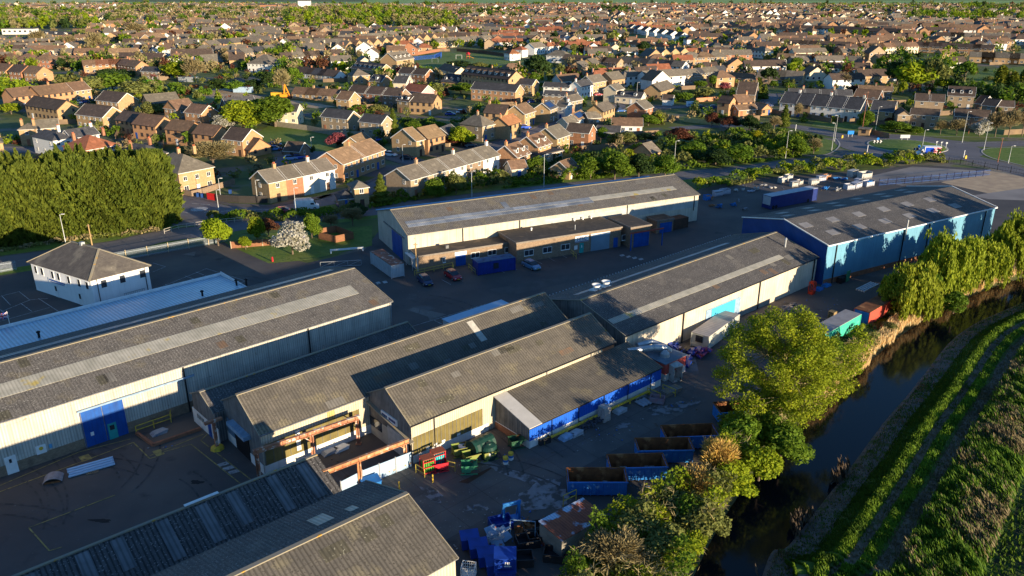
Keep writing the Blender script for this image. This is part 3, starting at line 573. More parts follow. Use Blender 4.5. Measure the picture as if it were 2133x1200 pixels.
# offices
def office(name,label,b1,b2,D_,h,extra=None):
    a=G(*b1); b=G(*b2); d=(b-a); L=d.length; an=F.ang; e=empty(name,label,'office building',V3(a),an)
    mb=MB(); mb.box(0,L,0,D_,0,h); mb.build('wall',brickY,e)
    mb=MB(); mb.box(-.2,L+.2,-.2,D_+.1,h,h+.3); mb.box(-.05,L+.05,-.05,D_,h+.3,h+.31,1); r=mb.build('flat_roof',[mat('grey_brown_fascia',(.22,.19,.16),None,2),roofM],e)
    return e,L,r
def win(parent,x,z,w_,h_,y=0,side='f',m=None,bars=1,fm=None,name='window'):
    "window with frame and pane; side f faces -y, r faces +x, l faces -x, b faces +y"
    key=('win',round(w_,1),round(h_,1),bars,(fm or white).name)
    if key not in MC:
        mb=MB(); t=.07
        mb.box(-w_/2,w_/2,-.05,.02,0,t); mb.box(-w_/2,w_/2,-.05,.02,h_-t,h_); mb.box(-w_/2,-w_/2+t,-.05,.02,t,h_-t); mb.box(w_/2-t,w_/2,-.05,.02,t,h_-t)
        for k in range(1,bars+1): xx=-w_/2+w_*k/(bars+1); mb.box(xx-.03,xx+.03,-.05,.02,t,h_-t)
        mb.box(-w_/2,w_/2,-.1,.0,-.06,0)
        a=mb.mesh('window',fm or white); mb=MB(); mb.box(-w_/2+t,w_/2-t,-.03,.01,t,h_-t); b=mb.mesh('pane',glass); MC[key]=(a,b)
    a,b=MC[key]; rz={'f':0,'r':PI/2,'b':PI,'l':-PI/2}[side]; loc={'f':(x,y-.01,z),'r':(y+.01,x,z),'b':(x,y+.01,z),'l':(y-.01,x,z)}[side]
    o=ob(name,a,parent,loc,rz); ob('pane',b,o); return o
e,L,r=office('brick_office','low flat-roofed brown brick office nearest the grey site cabin',(873,567),(1072,536),F.loc(873,567)[1]*-1-.1,2.9)
for x,w_ in ((5.0,.6),(11.3,1.8),(14.8,1.8),(18.3,1.6)): win(e,x,1.1,w_,1.1)
mb=MB(); mb.box(7.3,9.3,-.1,.1,0,2.1,0); mb.box(7.1,9.5,-.15,.12,2.1,2.8,1); mb.build('entrance_door',[blueD,white],e)
mb=MB(); mb.box(-.02,.02,.2,5.2,0,2.7); mb.build('painted_end_wall',plinW,e)
mb=MB(); mb.box(-.9,-.1,1.2,5.,2.35,2.45); mb.tube((-.8,1.3,0),(-.8,1.3,2.4),.04); mb.tube((-.8,4.8,0),(-.8,4.8,2.4),.04); mb.build('canopy',white,e)
mb=MB(); mb.box(6,6.6,1.5,2.1,3.2,3.8); mb.build('vent_box',trim,r)
e,L,r=office('brick_office_block','taller flat-roofed brown brick office with a lettered white sign and green door',(1076,549),(1285,510),8.6,3.9)
for x in (2.6,6.6,10.6): win(e,x,1.2,2.,1.15)
x=(G(1218,528)-G(1076,549)).length
mb=MB(); mb.box(x+1.7,x+6.,-.06,.1,0,3.1); mb.build('roller_shutter',shutter,e); mb=MB(); mb.box(x+1.6,x+6.1,-.1,.1,3.1,3.6); mb.build('shutter_box',white,e)
mb=MB(); mb.box(x-.9,x+.05,-.05,.1,0,2.05,0); mb.box(x-.5,x-.35,-.07,-.04,1.1,1.6,1); mb.build('green_door',[teal,white],e)
sg=MB(); sg.box(x-2.,x+1.1,-.1,.05,2.3,3.55); sg=sg.build('sign_board',white,e); text('FESC','lettering',1.05,navy,sg,(x-.45,-.115,2.95),(PI/2,0,0),.01)
mb=MB(); mb.box(x-2,x+1.1,-.12,-.1,2.36,2.5); mb.build('small_lettering_band',navy,sg)
mb=MB(); mb.box(x-2.1,x-1.4,-.06,0,.9,1.7); mb.build('notice',white,e); mb=MB(); mb.box(x+7.0,x+8,-.05,.1,0,2.05); mb.build('blue_door',blueD,e); win(e,x+9.9,1.2,1.9,1.15)
for x_ in (6,17,19,21): mb=MB(); mb.lathe([(.15,4.1),(.15,4.6),(.25,4.65),(.1,4.8)],c=(x_,5.5-(x_>7)*-2),n=8); mb.build('roof_vent',white,r)
mb=MB(); mb.tube((14,2.2,4.1),(14,2.2,5.2),.08); mb.build('flue',galv,r)
e,L,r=office('brick_loading_bay','brick loading bay with blue double doors beside the shuttered office',(1312,517),(1350,509),8.2,4.1)
mb=MB(); mb.box(.8,L-.3,-.08,.1,0,3.2); mb.box(L/2+.2,L/2+.26,-.1,-.07,0,3.2); mb.build('double_door',blueD,e)
mb=MB(); mb.bar((-1.,-1.4,3.6),(L+2.2,-1.4,3.6),.2,.25); mb.build('red_beam',mat('red_oxide_steel',(.36,.07,.04),(.25,.06,.04),2),e)
mb=MB(); mb.tube((-.8,-1.4,0),(-.8,-1.4,3.5),.14); mb.build('steel_post',blueD,e); mb=MB(); mb.tube((L+2,-1.4,0),(L+2,-1.4,3.5),.14); mb.build('steel_post',blueD,e)
e,L,r=office('brick_store','small brick store with a blue roller door, right of the loading bay',(1367,487),(1400,481),3.6,2.6)
mb=MB(); mb.box(.8,L-.4,-.08,.1,0,2.2); mb.build('roller_door',blueD,e)
# --- foreground sheds
E1=Shed('ribbed_dark_shed','dark ribbed shed in shade with pale roof sheets, foreground at the bottom edge',(330,1200),(711,1030),6.,2.6,4.6,ext0=16,ext1=.3)
# single slope towards the camera side
E1.W=2*5.2; 
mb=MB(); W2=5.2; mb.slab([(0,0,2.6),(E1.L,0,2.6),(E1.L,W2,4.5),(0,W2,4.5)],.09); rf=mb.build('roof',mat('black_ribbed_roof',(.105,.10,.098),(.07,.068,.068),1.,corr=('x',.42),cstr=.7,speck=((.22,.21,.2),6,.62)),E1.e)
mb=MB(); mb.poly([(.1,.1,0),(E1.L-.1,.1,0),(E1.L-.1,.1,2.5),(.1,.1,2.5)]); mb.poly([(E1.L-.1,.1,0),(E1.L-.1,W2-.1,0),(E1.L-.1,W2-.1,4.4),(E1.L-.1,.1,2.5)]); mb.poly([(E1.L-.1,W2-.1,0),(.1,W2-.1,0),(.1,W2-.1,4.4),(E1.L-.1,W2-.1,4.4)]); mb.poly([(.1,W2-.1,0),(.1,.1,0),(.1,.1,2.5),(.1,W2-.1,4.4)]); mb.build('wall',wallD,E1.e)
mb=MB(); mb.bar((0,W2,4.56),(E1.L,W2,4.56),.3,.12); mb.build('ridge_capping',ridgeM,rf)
x=0.8
for k in range(9):
    x0=E1.L-2.6-k*3.45+.35*math.sin(k*2.3); yt=(.6,.6,1.1,.6,.6,1.6,.6,.8,.6)[k]; mb=MB(); mb.slab([(x0,yt,2.6+1.9*yt/5.2+.07),(x0+1.1,yt,2.6+1.9*yt/5.2+.07),(x0+1.1,W2-.35,4.37+.07),(x0,W2-.35,4.37+.07)],.03); mb.build('roof_light',mat('grey_ribbed_sheet',(.20,.20,.205),(.12,.125,.13),.6,corr=('x',.45),cstr=.4),rf)
mb=MB(); mb.bar((E1.L-13.5,W2+.1,4.7),(E1.L-10.3,W2+.1,4.7),.35,.06); mb.build('loose_flashing',white,rf)
E2=Shed('nearest_shed','nearest shed with a sunlit brown corrugated roof and lichen on its ridge, bottom centre',(955,1163),(955,1163),1,5,7.4) if False else None
apx=G(836,1033,9.4); eA=G(955,1163,7.0); dv=Vector((math.cos(R(41)),math.sin(R(41)))); pv=Vector((-dv.y,dv.x)); half=abs((apx-eA).dot(pv))
E2=Shed.__new__(Shed); E2.L=44; E2.W=2*half; E2.zh=7.0; E2.zr=9.4; E2.oh=.18; E2.ang=R(41); E2.d=dv; E2.p=pv; E2.A=eA-dv*44
E2.e=empty('nearest_shed','nearest shed with a sunlit brown corrugated roof and orange lichen on its ridge, bottom centre','warehouse',V3(E2.A),E2.ang)
E2.walls(wallC); rf=E2.roof(roofC,roofB); E2.patch(36.5,38,.45,.75,lightM,1,rf,name='worn_sheet'); E2.patch(39.4,40.2,.62,.78,lightM,1,rf,name='worn_sheet'); E2.patch(30,31.6,.0,.6,lightM,0,rf)  # far slope takes the dark roof colour as painted shade
# replaced and stained sheets
r_=random.Random(31); shA=mat('newer_grey_sheet',(.20,.188,.165),(.15,.142,.128),1.,corr=('x',.36),cstr=.34); shB=mat('mossy_dark_sheet',(.075,.07,.052),(.11,.10,.07),1.4,corr=('x',.36),cstr=.4,speck=((.25,.24,.18),5,.63)); shC=mat('rust_stained_sheet',(.19,.12,.075),(.14,.11,.085),1.,corr=('x',.36),cstr=.34)
for S_,n_ in ((A,12),(M,10),(C,9),(D,9),(F,10),(E2,9)):
    rf_=[o for o in S_.e.children if o.name.startswith('roof')][0]
    for k in range(n_):
        x=r_.uniform(max(0,S_.L-60)+1,S_.L-3); t=r_.choice((.02,.1,.2,.66,.72,.8)); S_.patch(x,x+r_.choice((1.1,1.1,2.2)),t,t+r_.choice((.14,.17)),r_.choice((shA,shB,shB,shC)),0,rf_,name='replaced_sheet',lift=.012)
# --- white two-storey office (its plan is not quite square)
o_=G(188,583,5.2); a_=G(63,545,5.2); b_=G(308,553,5.2); an=math.atan2((b_-o_).y,(b_-o_).x); Lw=(b_-o_).length; Ww=(a_-o_).length; a2=math.atan2((a_-o_).y,(a_-o_).x)-an
WB=empty('white_office','white rendered two-storey office with a grey hipped roof beside the marked car park','office building',V3(o_),an)
def skew(mb):
    mb.v=[(x+y*math.cos(a2),y*math.sin(a2),z) for x,y,z in mb.v]; return mb
render_w=mat('white_render',(.80,.80,.80),(.72,.72,.72),.4,stain=((.5,.5,.5),.25))
mb=MB(); mb.box(0,Lw,0,Ww,0,5.2); skew(mb).build('wall',render_w,WB)
slate=mat('grey_slate_roof',(.13,.115,.10),(.095,.085,.078),.8,brick=(.35,.22,(.75,.75,.75),'roof',.25),patch=((.19,.17,.14),.3,.56,.1),speck=((.3,.27,.2),4,.72))
def hip(mb,L,W,z,rise,oh=.35,th=.14,m=0):
    x0,x1,y0,y1=-oh,L+oh,-oh,W+oh; 
    if L>=W: r0=(W/2,W/2); r1=(L-W/2,W/2)
    else: r0=(L/2,L/2); r1=(L/2,W-L/2)
    zr=z+rise; R0=(*r0,zr); R1=(*r1,zr)
    if L>=W: fs=[[(x0,y0,z),(x1,y0,z),R1,R0],[(x1,y0,z),(x1,y1,z),R1],[(x1,y1,z),(x0,y1,z),R0,R1],[(x0,y1,z),(x0,y0,z),R0]]
    else: fs=[[(x0,y0,z),(x1,y0,z),R0],[(x1,y0,z),(x1,y1,z),R1,R0],[(x1,y1,z),(x0,y1,z),R1],[(x0,y1,z),(x0,y0,z),R0,R1]]
    for f in fs:
        f=[f[i] for i in range(len(f)) if (Vector(f[i])-Vector(f[i-1])).length>.01]; mb.slab(f,th,m)
    return R0,R1
mb=MB(); R0,R1=hip(mb,Lw,Ww,5.2,3.3); rf=skew(mb).build('roof',slate,WB)
mb=MB(); mb.bar(R0,R1,.3,.12)
for p,q in ((R0,(-.35,-.35,5.2)),(R0,(Lw+.35,-.35,5.2)),(R1,(-.35,Ww+.35,5.2)),(R1,(Lw+.35,Ww+.35,5.2))): mb.bar(p,q,.3,.12)
skew(mb).build('hip_tiles',ridgeM,rf); mb=MB(); mb.box(Lw/2-.3,Lw/2+.3,Ww/2+.5,Ww/2+1.1,8.2,8.9); skew(mb).build('chimney_cap',galv,rf)
for x in (1.3,4.4,7.7): win(WB,x+.6 if x<2 else x+.5,3.3,1.,1.4,bars=0)
for f in (.07,.20,.37,.54,.64,.82,.93):
    o=win(WB,0,3.3,.9,1.35,0,'l',bars=0); o.location=(Ww*f*math.cos(a2)-.01,Ww*f*math.sin(a2),3.3); o.rotation_euler=(0,0,a2-PI)
for f in (.42,.82):
    mb=MB(); y=Ww*(1-f)+.8; mb.box(-.06,.02,y-.5,y+.5,0,2.3,0); mb.box(-.08,.0,y-.25,y+.25,1.1,2.,1); skew(mb).build('door',[white,glass],WB)
sg=MB(); sg.box(-.12,-.02,Ww*.42,Ww*.72,2.5,3.25); sg=skew(sg).build('sign_board',white,WB)
mb=MB(); rr=random.Random(5); y=Ww*.44
while y<Ww*.70: w_=rr.uniform(.1,.22); mb.box(-.14,-.12,y,y+w_*.75,2.85,3.12); y+=w_
mb.box(-.14,-.12,Ww*.45,Ww*.69,2.6,2.72); skew(mb).build('blue_lettering',blueD,sg)
for x,y in ((.9,-.08),(Lw-.7,-.08)): mb=MB(); mb.tube((x,y,0),(x,y,5.1),.06); mb.build('drainpipe',black,WB)
mb=MB()
for k in range(12): mb.box(4.6+k*.3,4.63+k*.3,-.5,-.47,.9,1.6)
mb.bar((4.5,-.48,1.6),(8.1,-.48,1.6),.05,.05); mb.build('window_grille',trim,WB)
# ---------------------------------------------------------------- yard objects and street furniture
D41=R(41)
def along(p1,p2,z=0): a=G(*p1,z); b=G(*p2,z); d=b-a; return a,d.length,math.atan2(d.y,d.x)
rust=mat('rusty_steel',(.24,.095,.035),(.12,.045,.02),1.3,patch=((.36,.17,.07),.8,.58,.1),bump=(6,.3,.01))
skb=mat('worn_blue_paint',(.025,.19,.50),(.02,.13,.38),1.,rough=.5,rand=.12,patch=[((.22,.38,.55),1.6,.62,.05),((.20,.08,.03),2.3,.66,.04)])
binb=mat('glossy_blue_paint',(.010,.045,.30),(.008,.03,.20),1.,rough=.3,spec=.5)
oldblk=mat('black_plastic',(.02,.02,.022),(.03,.03,.033),2,rough=.5); dgreen=mat('dark_green_plastic',(.012,.05,.035),(.01,.035,.028),1,rough=.4)
debris=mat('mixed_debris',(.25,.22,.2),(.1,.09,.08),4.,patch=((.12,.16,.28),3,.6,.05))
def rolloff(i,p1,p2,label,L=6.1,W=2.45,H=1.75):
    a,_,an=along(p1,p2,H+.15); e=empty('roll_off_skip',label,'skip',V3(a),an,'open blue skips parked along the river side of the yard')
    mb=MB(); t=.08; z0=.18
    mb.box(0,L,0,t,z0,H); mb.box(0,L,W-t,W,z0,H); mb.box(0,t,t,W-t,z0,H); mb.box(L-t,L,t,W-t,z0,H)
    for k in range(9): x=.1+k*(L-.3)/8; mb.box(x,x+.12,-.09,0,z0,H-.03); mb.box(x,x+.12,W,W+.09,z0,H-.03)
    mb.box(-.09,L+.09,-.10,.0,H-.12,H+.02)
    mb.build('body',skb,e)
    mb=MB(); q=.02; mb.box(t,L-t,t,t+q,z0,H-.01); mb.box(t,L-t,W-t-q,W-t,z0,H+.06); mb.box(t,t+q,t,W-t,z0,H); mb.box(L-t-q,L-t,t,W-t,z0,H); mb.box(t,L-t,t,W-t,z0,z0+.08); mb.build('rusty_lining',rust,e)
    mb=MB(); mb.box(-.05,L+.05,W,W+.11,H-.02,H+.12); mb.box(-.1,.02,0,W,H-.02,H+.1); mb.box(L-.02,L+.1,0,W,H-.02,H+.1); mb.build('rim',rust,e)
    for y in (.5,W-.7): mb=MB(); mb.box(.1,L-.1,y,y+.16,.02,z0); mb.build('skid',skb,e)
    r_=random.Random(i); mb=MB()
    for k in range(14):
        x=r_.uniform(.5,L-1); y=r_.uniform(.4,W-.8); mb.box(x,x+r_.uniform(.2,.9),y,y+r_.uniform(.1,.4),z0+.05,z0+r_.uniform(.15,.6))
    s=mb.build('scrap_load',debris,e); s['kind']='stuff'
rolloff(1,(1184,1002),(1306,1002),'nearest open blue skip with a rusty orange lining, beside the rusty-roofed shed')
rolloff(2,(1272,973),(1384,970),'second nearest open blue skip, set back to the right of the first one')
rolloff(3,(1331,937),(1447,935),'third open blue skip from the front, with tree shadow on its side')
rolloff(4,(1388,909),(1485,905),'fourth open blue skip, partly under the green bushes')
rolloff(5,(1502,858),(1585,852),'farthest open blue skip, half hidden under the big tree')
def cont(name,label,cat,p1,p2,W,H,m,mroof=None,flip=False,group=None,parts=(),z=None):
    "box body standing on the ground, front base edge p1-p2 (z: height of those pixels)"
    a,L,an=along(p1,p2,z or 0); e=empty(name,label,cat,V3(a),an,group)
    mb=MB(); mb.box(0,L,0,W,.12,H); mb.build('body',m,e)
    for x in (0,L):
        for y in (0,W): mb=MB(); mb.box(x-.06,x+.06,y-.06,y+.06,.0,H+.03); mb.build('corner_post',m,e)
    mb=MB(); mb.box(-.03,L+.03,-.03,W+.03,H+.01,H+.08); mb.build('roof',mroof or m,e); return e,L
greyC=mat('pale_grey_container_steel',(.40,.46,.50),(.33,.38,.42),1.,corr=('xy',.28),cstr=.3,stain=((.2,.16,.13),.35))
rroof=mat('rust_striped_roof',(.33,.14,.09),(.25,.11,.07),1.,brick=(1.2,9,(.5,.6,.6),'roof',.3),corr=('x',.3),cstr=.3,patch=((.45,.42,.38),1.2,.57,.08))
e,L=cont('site_cabin','long pale grey container cabin with a rust-striped roof in front of the long office warehouse','cabin',(773,550),(816,581),2.45,2.5,greyC,rroof)
e2_,L2=cont('container','dark blue container office parked against the low brick office','container',(996,575),(1073,563),2.5,2.45,blueP if False else mat('deep_blue_corrugated',(.01,.035,.26),(.008,.03,.2),1,corr=('xy',.28),cstr=.35,rough=.5,speck=((.1,.2,.4),2,.7)),mat('dull_blue_roof',(.03,.10,.22),(.05,.12,.2),1,patch=((.02,.04,.1),1,.55,.1)))
win(e2_,L2*.48,1.,1.,1.,bars=1,fm=black)
e,L=cont('portable_cabin','white portable cabin with a ribbed roof against the cream wall, by the big tree','cabin',(1474,731),(1512,702),2.7,2.2,mat('cabin_white',(.42,.43,.38),(.35,.36,.32),1.),mat('ribbed_white_roof',(.42,.39,.37),(.34,.32,.3),1,corr=('x',.35),cstr=.25))
e.scale.x=1.7
bodyL=L
w_=win(e,1.45,1.1,1.1,.9,0,'l',fm=black); 
e,L=cont('trailer_body','long trailer body with a turquoise side and grey roof near the riverside bushes','trailer',(1719,697),(1794,655),2.5,2.6,mat('turquoise_panels',(.04,.45,.30),(.05,.38,.27),1,corr=('xy',1.2),cstr=.12,patch=((.2,.55,.42),1,.6,.1)),mat('grey_trailer_roof',(.30,.29,.29),(.24,.23,.23),1),z=2.6)
e,L=cont('container','red container with a blue end and rusty roof, right of the turquoise trailer','container',(1812,652),(1867,620),2.4,2.5,mat('faded_red_container',(.55,.08,.05),(.45,.07,.05),1,corr=('xy',.28),cstr=.25),rust,z=2.5)
mb=MB(); mb.box(-.05,.0,.05,2.35,.15,2.45); mb.build('blue_end',skb,e)
e,L=cont('curtain_trailer','long dark blue trailer with a white roof parked behind the blue warehouse','trailer',(1604,437),(1700,418),2.5,3.1,mat('navy_curtain',(.012,.03,.16),(.01,.022,.12),1,rough=.5),mat('pale_trailer_roof',(.45,.48,.52),(.38,.4,.44),1))
mb=MB(); mb.box(-.06,.0,.1,2.4,1.,3.); mb.build('rear_doors',mat('pale_door_grey',(.42,.45,.48),None,1),e)
for k,x in enumerate((1.,2.,L-3)): mb=MB(); mb.tube((x,-.02,.45),(x,.25,.45),.45,n=14); mb.build('wheel',rubber,e)
e,L=cont('dark_container','low rusty brown container next to the brick loading bay','container',(1398,482),(1432,474),2.4,2.3,mat('dark_rust_steel',(.10,.05,.03),(.06,.035,.025),1,corr=('xy',.28),cstr=.4))
# lidded blue bins and single blue container
def bluebin(x,y,an,label,L=1.7,W=1.25,H=1.25,z=0,mark=False,m=None,name='lidded_bin',grp='blue lidded bins at the bottom edge'):
    e=empty(name,label,'bin',(x,y,z),an,grp); m=m or binb
    mb=MB(); mb.poly([(0.05,.05,.1),(L-.05,.05,.1),(L,0,H),(0,0,H)]); mb.poly([(L-.05,.05,.1),(L-.05,W-.05,.1),(L,W,H),(L,0,H)]); mb.poly([(L-.05,W-.05,.1),(.05,W-.05,.1),(0,W,H),(L,W,H)]); mb.poly([(.05,W-.05,.1),(.05,.05,.1),(0,0,H),(0,W,H)]); mb.poly([(.05,.05,.1),(.05,W-.05,.1),(L-.05,W-.05,.1),(L-.05,.05,.1)]); mb.build('body',m,e)
    mb=MB(); mb.slab([(-.05,-.05,H+.04),(L+.05,-.05,H+.04),(L+.05,W+.05,H+.22),(-.05,W+.05,H+.22)],.06); mb.build('lid',m,e)
    for x_ in (.1,L-.25): mb=MB(); mb.box(x_,x_+.15,.1,W-.1,0,.1); mb.build('foot',m,e)
    if mark:
        mb=MB()
        for k in range(3): mb.box(L*.5+k*.16,L*.5+k*.16+.1,-.02,.0,H*.45,H*.45+.3)
        mb.box(L*.45,L*.45+.65,-.02,0,H*.3,H*.36); mb.build('white_stencil',white,e)
for (a,b,lab,mk) in [((962,1150),0,'first blue lidded bin of the row by the nearest shed',0),((980,1168),0,'second blue lidded bin of the row by the nearest shed',0),((998,1186),0,'third blue lidded bin of the row by the nearest shed',0),((1015,1204),0,'fourth blue lidded bin, behind the stacked one',0)]:
    q=G(*a); bluebin(q.x,q.y,R(12),lab)
q=G(1030,1215); bluebin(q.x,q.y,R(0),'lower blue bin of the stack of two at the bottom edge',1.9,1.4,1.2); bluebin(q.x,q.y,0,'upper blue bin with a white stencil, on top of the stack at the bottom edge',1.9,1.4,1.2,1.45,True)
q=G(760,1030); bluebin(q.x,q.y,R(30),'single blue lidded bin with a white stencil beside the pale blue fence',1.9,1.3,1.0,0,True,skb)
# gas bottle cages
redP=mat('red_painted_steel',(.55,.02,.035),(.42,.02,.03),2); 
for (p,m,lab,rz) in [((883,992),mat('green_cylinder',(.10,.32,.05),None,3),'red cage of green gas cylinders against the glazed shed',R(30)),((905,978),mat('cyan_cylinder',(.03,.50,.55),None,3),'red cage of cyan gas cylinders against the glazed shed',R(30))]:
    q=G(*p); e=empty('gas_cylinder_cage',lab,'cylinder cage',V3(q),rz,'red gas cylinder cages')
    for x in (0,1.35):
        for y in (0,.95): mb=MB(); mb.box(x-.05,x+.05,y-.05,y+.05,0,1.9); mb.build('cage_post',redP,e)
    mb=MB(); mb.box(-.08,1.43,-.08,1.03,1.9,2.0); mb.build('cage_roof',mat('rust_red_top',(.28,.08,.05),None,2),e)
    for z in (.25,.9,1.55):
        mb=MB(); mb.box(0,1.35,-.07,-.02,z,z+.09); mb.build('cage_rail',redP,e)
        mb=MB(); mb.box(1.37,1.42,0,.95,z,z+.09); mb.build('cage_rail',redP,e)
    mb=MB(); mb.box(0,1.35,0,.95,.15,.22); mb.build('cage_floor',redP,e)
    for i in range(5):
        for j in range(3): mb=MB(); mb.lathe([(.11,.22),(.11,1.45),(.07,1.6),(.03,1.62),(.03,1.75)],c=(.16+i*.26,.18+j*.3),n=8); mb.build('gas_cylinder',m,e)
# tanks, drums, coil
q=G(1003,945); e=empty('oil_tank','dark green horizontal ribbed oil tank by the white plinth','tank',V3(q),D41)
mb=MB(); n=14; prev=None
for k in range(9):
    x=-1.5+k*.36; r=.95 if k%2 else 1.02
    if prev: mb.tube((prev[0],0,1.15),(x,0,1.15),prev[1],r,n=16,cap=(k in(1,8)))
    prev=(x,r)
mb.build('tank_body',dgreen,e)
for x in (-1.,.7): mb=MB(); mb.box(x,x+.3,-.8,.8,0,.5); mb.build('cradle',trim,e)
q=G(1018,952); e=empty('water_tank','dark green upright domed tank with white labels','tank',V3(q),0)
mb=MB(); mb.lathe([(.95,0),(.95,.35),(1.02,.4),(.95,.8),(1.02,.85),(.95,1.2),(1,1.3),(.8,1.6),(.35,1.75),(.3,1.85),(.01,1.87)],n=20); b_=mb.build('tank_body',dgreen,e)
mb=MB(); mb.box(-.25,.25,-1.03,-1.0,.75,1.15); mb.build('white_label',white,e)
q=G(968,943); e=tag(MB().build('x',white),None) if False else None
mb=MB(); mb.lathe([(.7,0),(.75,.25),(.7,.3),(.75,.6),(.7,.65),(.75,.95),(.6,1.05),(.3,1.02),(.28,.8)],n=18); tag(mb.build('coiled_sheeting',mat('white_plastic_wrap',(.65,.65,.68),(.5,.5,.55),3),None,V3(q)),'white round stack of wrapped coil beside the green tanks','coil')
for p,lab in (((1053,966),'yellow and blue oil drum standing in front'),((1064,957),'yellow and blue oil drum standing just behind the other')):
    q=G(*p); e=empty('oil_drum',lab,'drum',V3(q),0,'two yellow and blue drums')
    mb=MB(); mb.lathe([(.3,0),(.3,.02),(.31,.3),(.3,.32)],n=16); mb.build('drum_base',white,e); mb=MB(); mb.lathe([(.3,.32),(.3,.60),(.31,.61)],n=16); mb.build('drum_band',mat('mid_blue',(.03,.15,.42),None,2),e)
    mb=MB(); mb.lathe([(.3,.61),(.3,.9),(.27,.9),(.27,.87),(.01,.87)],n=16); mb.build('drum_top',yellow,e)
# tipping skips
def tipper(p,an,m,label,s=1.):
    q=G(*p); e=empty('tipping_skip',label,'tipping skip',V3(q),an,'small tipping skips beside the glazed shed')
    mb=MB(); L=1.5*s; W=1.1*s; pf=[(0,.35),(0,1.0),(.05,1.0),(.1,.4),(.75,.4),(1.45,1.05),(1.5,1.05),(.8,.33)]
    P=[(x*s,z*s) for x,z in [(0,.35),(0,1.),(1.5,1.05),(.8,.33)]]
    mb.poly([(x,0,z) for x,z in P][::-1]); mb.poly([(x,W,z) for x,z in P]); 
    for i_,j in ((0,1),(2,3),(3,0)): mb.poly([(P[i_][0],0,P[i_][1]),(P[i_][0],W,P[i_][1]),(P[j][0],W,P[j][1]),(P[j][0],0,P[j][1])])
    mb.box(-.04,1.54*s,-.05,0,.98*s,1.06*s); mb.box(-.04,1.54*s,W,W+.05,.98*s,1.06*s); mb.build('hopper',m,e)
    for y in (.1,W-.2): mb=MB(); mb.box(-.1,1.5*s,y,y+.12,0,.14); mb.build('fork_channel',m,e); mb=MB(); mb.bar((.3,y+.05,.1),(.5,y+.05,.4),.08,.1); mb.build('bracket',m,e)
oliv=mat('olive_green_paint',(.16,.24,.05),(.22,.20,.06),2.2,patch=((.2,.09,.04),2,.6,.05)); grn=mat('machinery_green',(.05,.26,.13),(.04,.19,.1),2,patch=((.2,.09,.04),2,.62,.05)); drk=mat('dark_green_paint',(.02,.10,.05),(.03,.07,.04),2,patch=((.15,.07,.03),2,.58,.06))
for a in [((928,970),R(200),redP,'small red tipping skip right of the gas cages'),((947,957),R(20),oliv,'olive tipping skip tilted against the plinth'),((972,972),R(25),oliv,'olive tipping skip in the middle of the cluster'),((962,992),R(5),grn,'green tipping skip holding rubbish, nearest the camera'),((1010,965),R(25),oliv,'olive and green tipping skip in front of the tanks'),((1066,940),R(20),drk,'dark green skip near the annexe end wall')]: tipper(*a,s=1.15)
for a,s_ in (((990,955),1.),): tipper(a,R(60),mat('black_rust',(.05,.04,.04),None,2),'black tipping skip between the tanks and the olive skips',1.1)
# generic little things
def small(name,label,cat,p,an,fn,m,group=None,z=0):
    q=G(*p,z); mb=MB(); fn(mb); return tag(mb.build(name,m,None,V3(q,z),an),label,cat,group)
def pallet_fn(h=1):
    def f(mb):
        for k in range(h):
            z=k*.15
            for y in (0,.45,.9): mb.box(0,1.2,y,y+.1,z,z+.1)
            for x in range(7): mb.box(x*.18,x*.18+.11,0,1.,z+.1,z+.125)
    return f
palw=mat('pallet_wood',(.36,.26,.13),(.25,.18,.09),3)
small('pallet_stack','low stack of wooden pallets beside the gantry shed plinth','pallets',(612,992),R(36),pallet_fn(4),palw)
small('pallet','single grey pallet lying near the metal lengths','pallet',(180,990),R(25),pallet_fn(1),wood)
small('pallet_stack','tall stack of pale wrapped blocks at the middle of the annexe wall','stacked blocks',(1258,882),D41,lambda mb:[mb.box(i*.02,1.2-i*.01,j*.6,j*.6+.55,i*.32,i*.32+.3) for i in range(6) for j in range(2)],mat('buff_blocks',(.45,.40,.36),(.36,.3,.27),3))
small('lattice_frame','rusty slatted steel frame lying flat beside the plant unit','frame',(1420,770),D41,lambda mb:[mb.box(k*.34,k*.34+.12,0,2.2,.1,.2) for k in range(9)]+[mb.box(0,2.9,y,y+.1,.02,.1) for y in (0,1.05,2.1)],wood)
def hood(mb):
    mb.box(0,1.5,0,1.5,0,.1); mb.box(0,.08,0,1.5,.1,2.2); mb.box(1.42,1.5,0,1.5,.1,2.2); mb.box(0,1.5,1.42,1.5,.1,2.2); mb.box(-.05,1.55,-.05,1.55,2.2,2.35)
small('plant_housing','open fronted pale steel housing with a black interior beside the annexe end','machine housing',(1402,798),R(28),hood,mat('dirty_white_steel',(.52,.53,.50),(.35,.34,.32),1.5,patch=((.12,.1,.09),1.5,.58,.08)))
small('timber_stack','stack of grey and orange planks lying beyond the annexe corner','planks',(1386,830),R(38),lambda mb:[mb.box(i*.12,3.+i*.1,j*.32,j*.32+.26,i*.14,i*.14+.12) for i in range(4) for j in range(4)],mat('old_planks',(.32,.22,.13),(.22,.2,.19),1.5))
small('scrap_skip','small pink and grey scrap skip at the end of the yellow rail','skip',(1352,840),R(-20),lambda mb:(mb.box(0,1.8,0,.07,.1,.8),mb.box(0,1.8,1.2,1.27,.1,.8),mb.box(0,.07,.07,1.2,.1,.8),mb.box(1.73,1.8,.07,1.2,.1,.8),mb.box(.07,1.73,.07,1.2,.1,.35)),mat('faded_pink_paint',(.33,.16,.17),(.25,.22,.25),1.5))
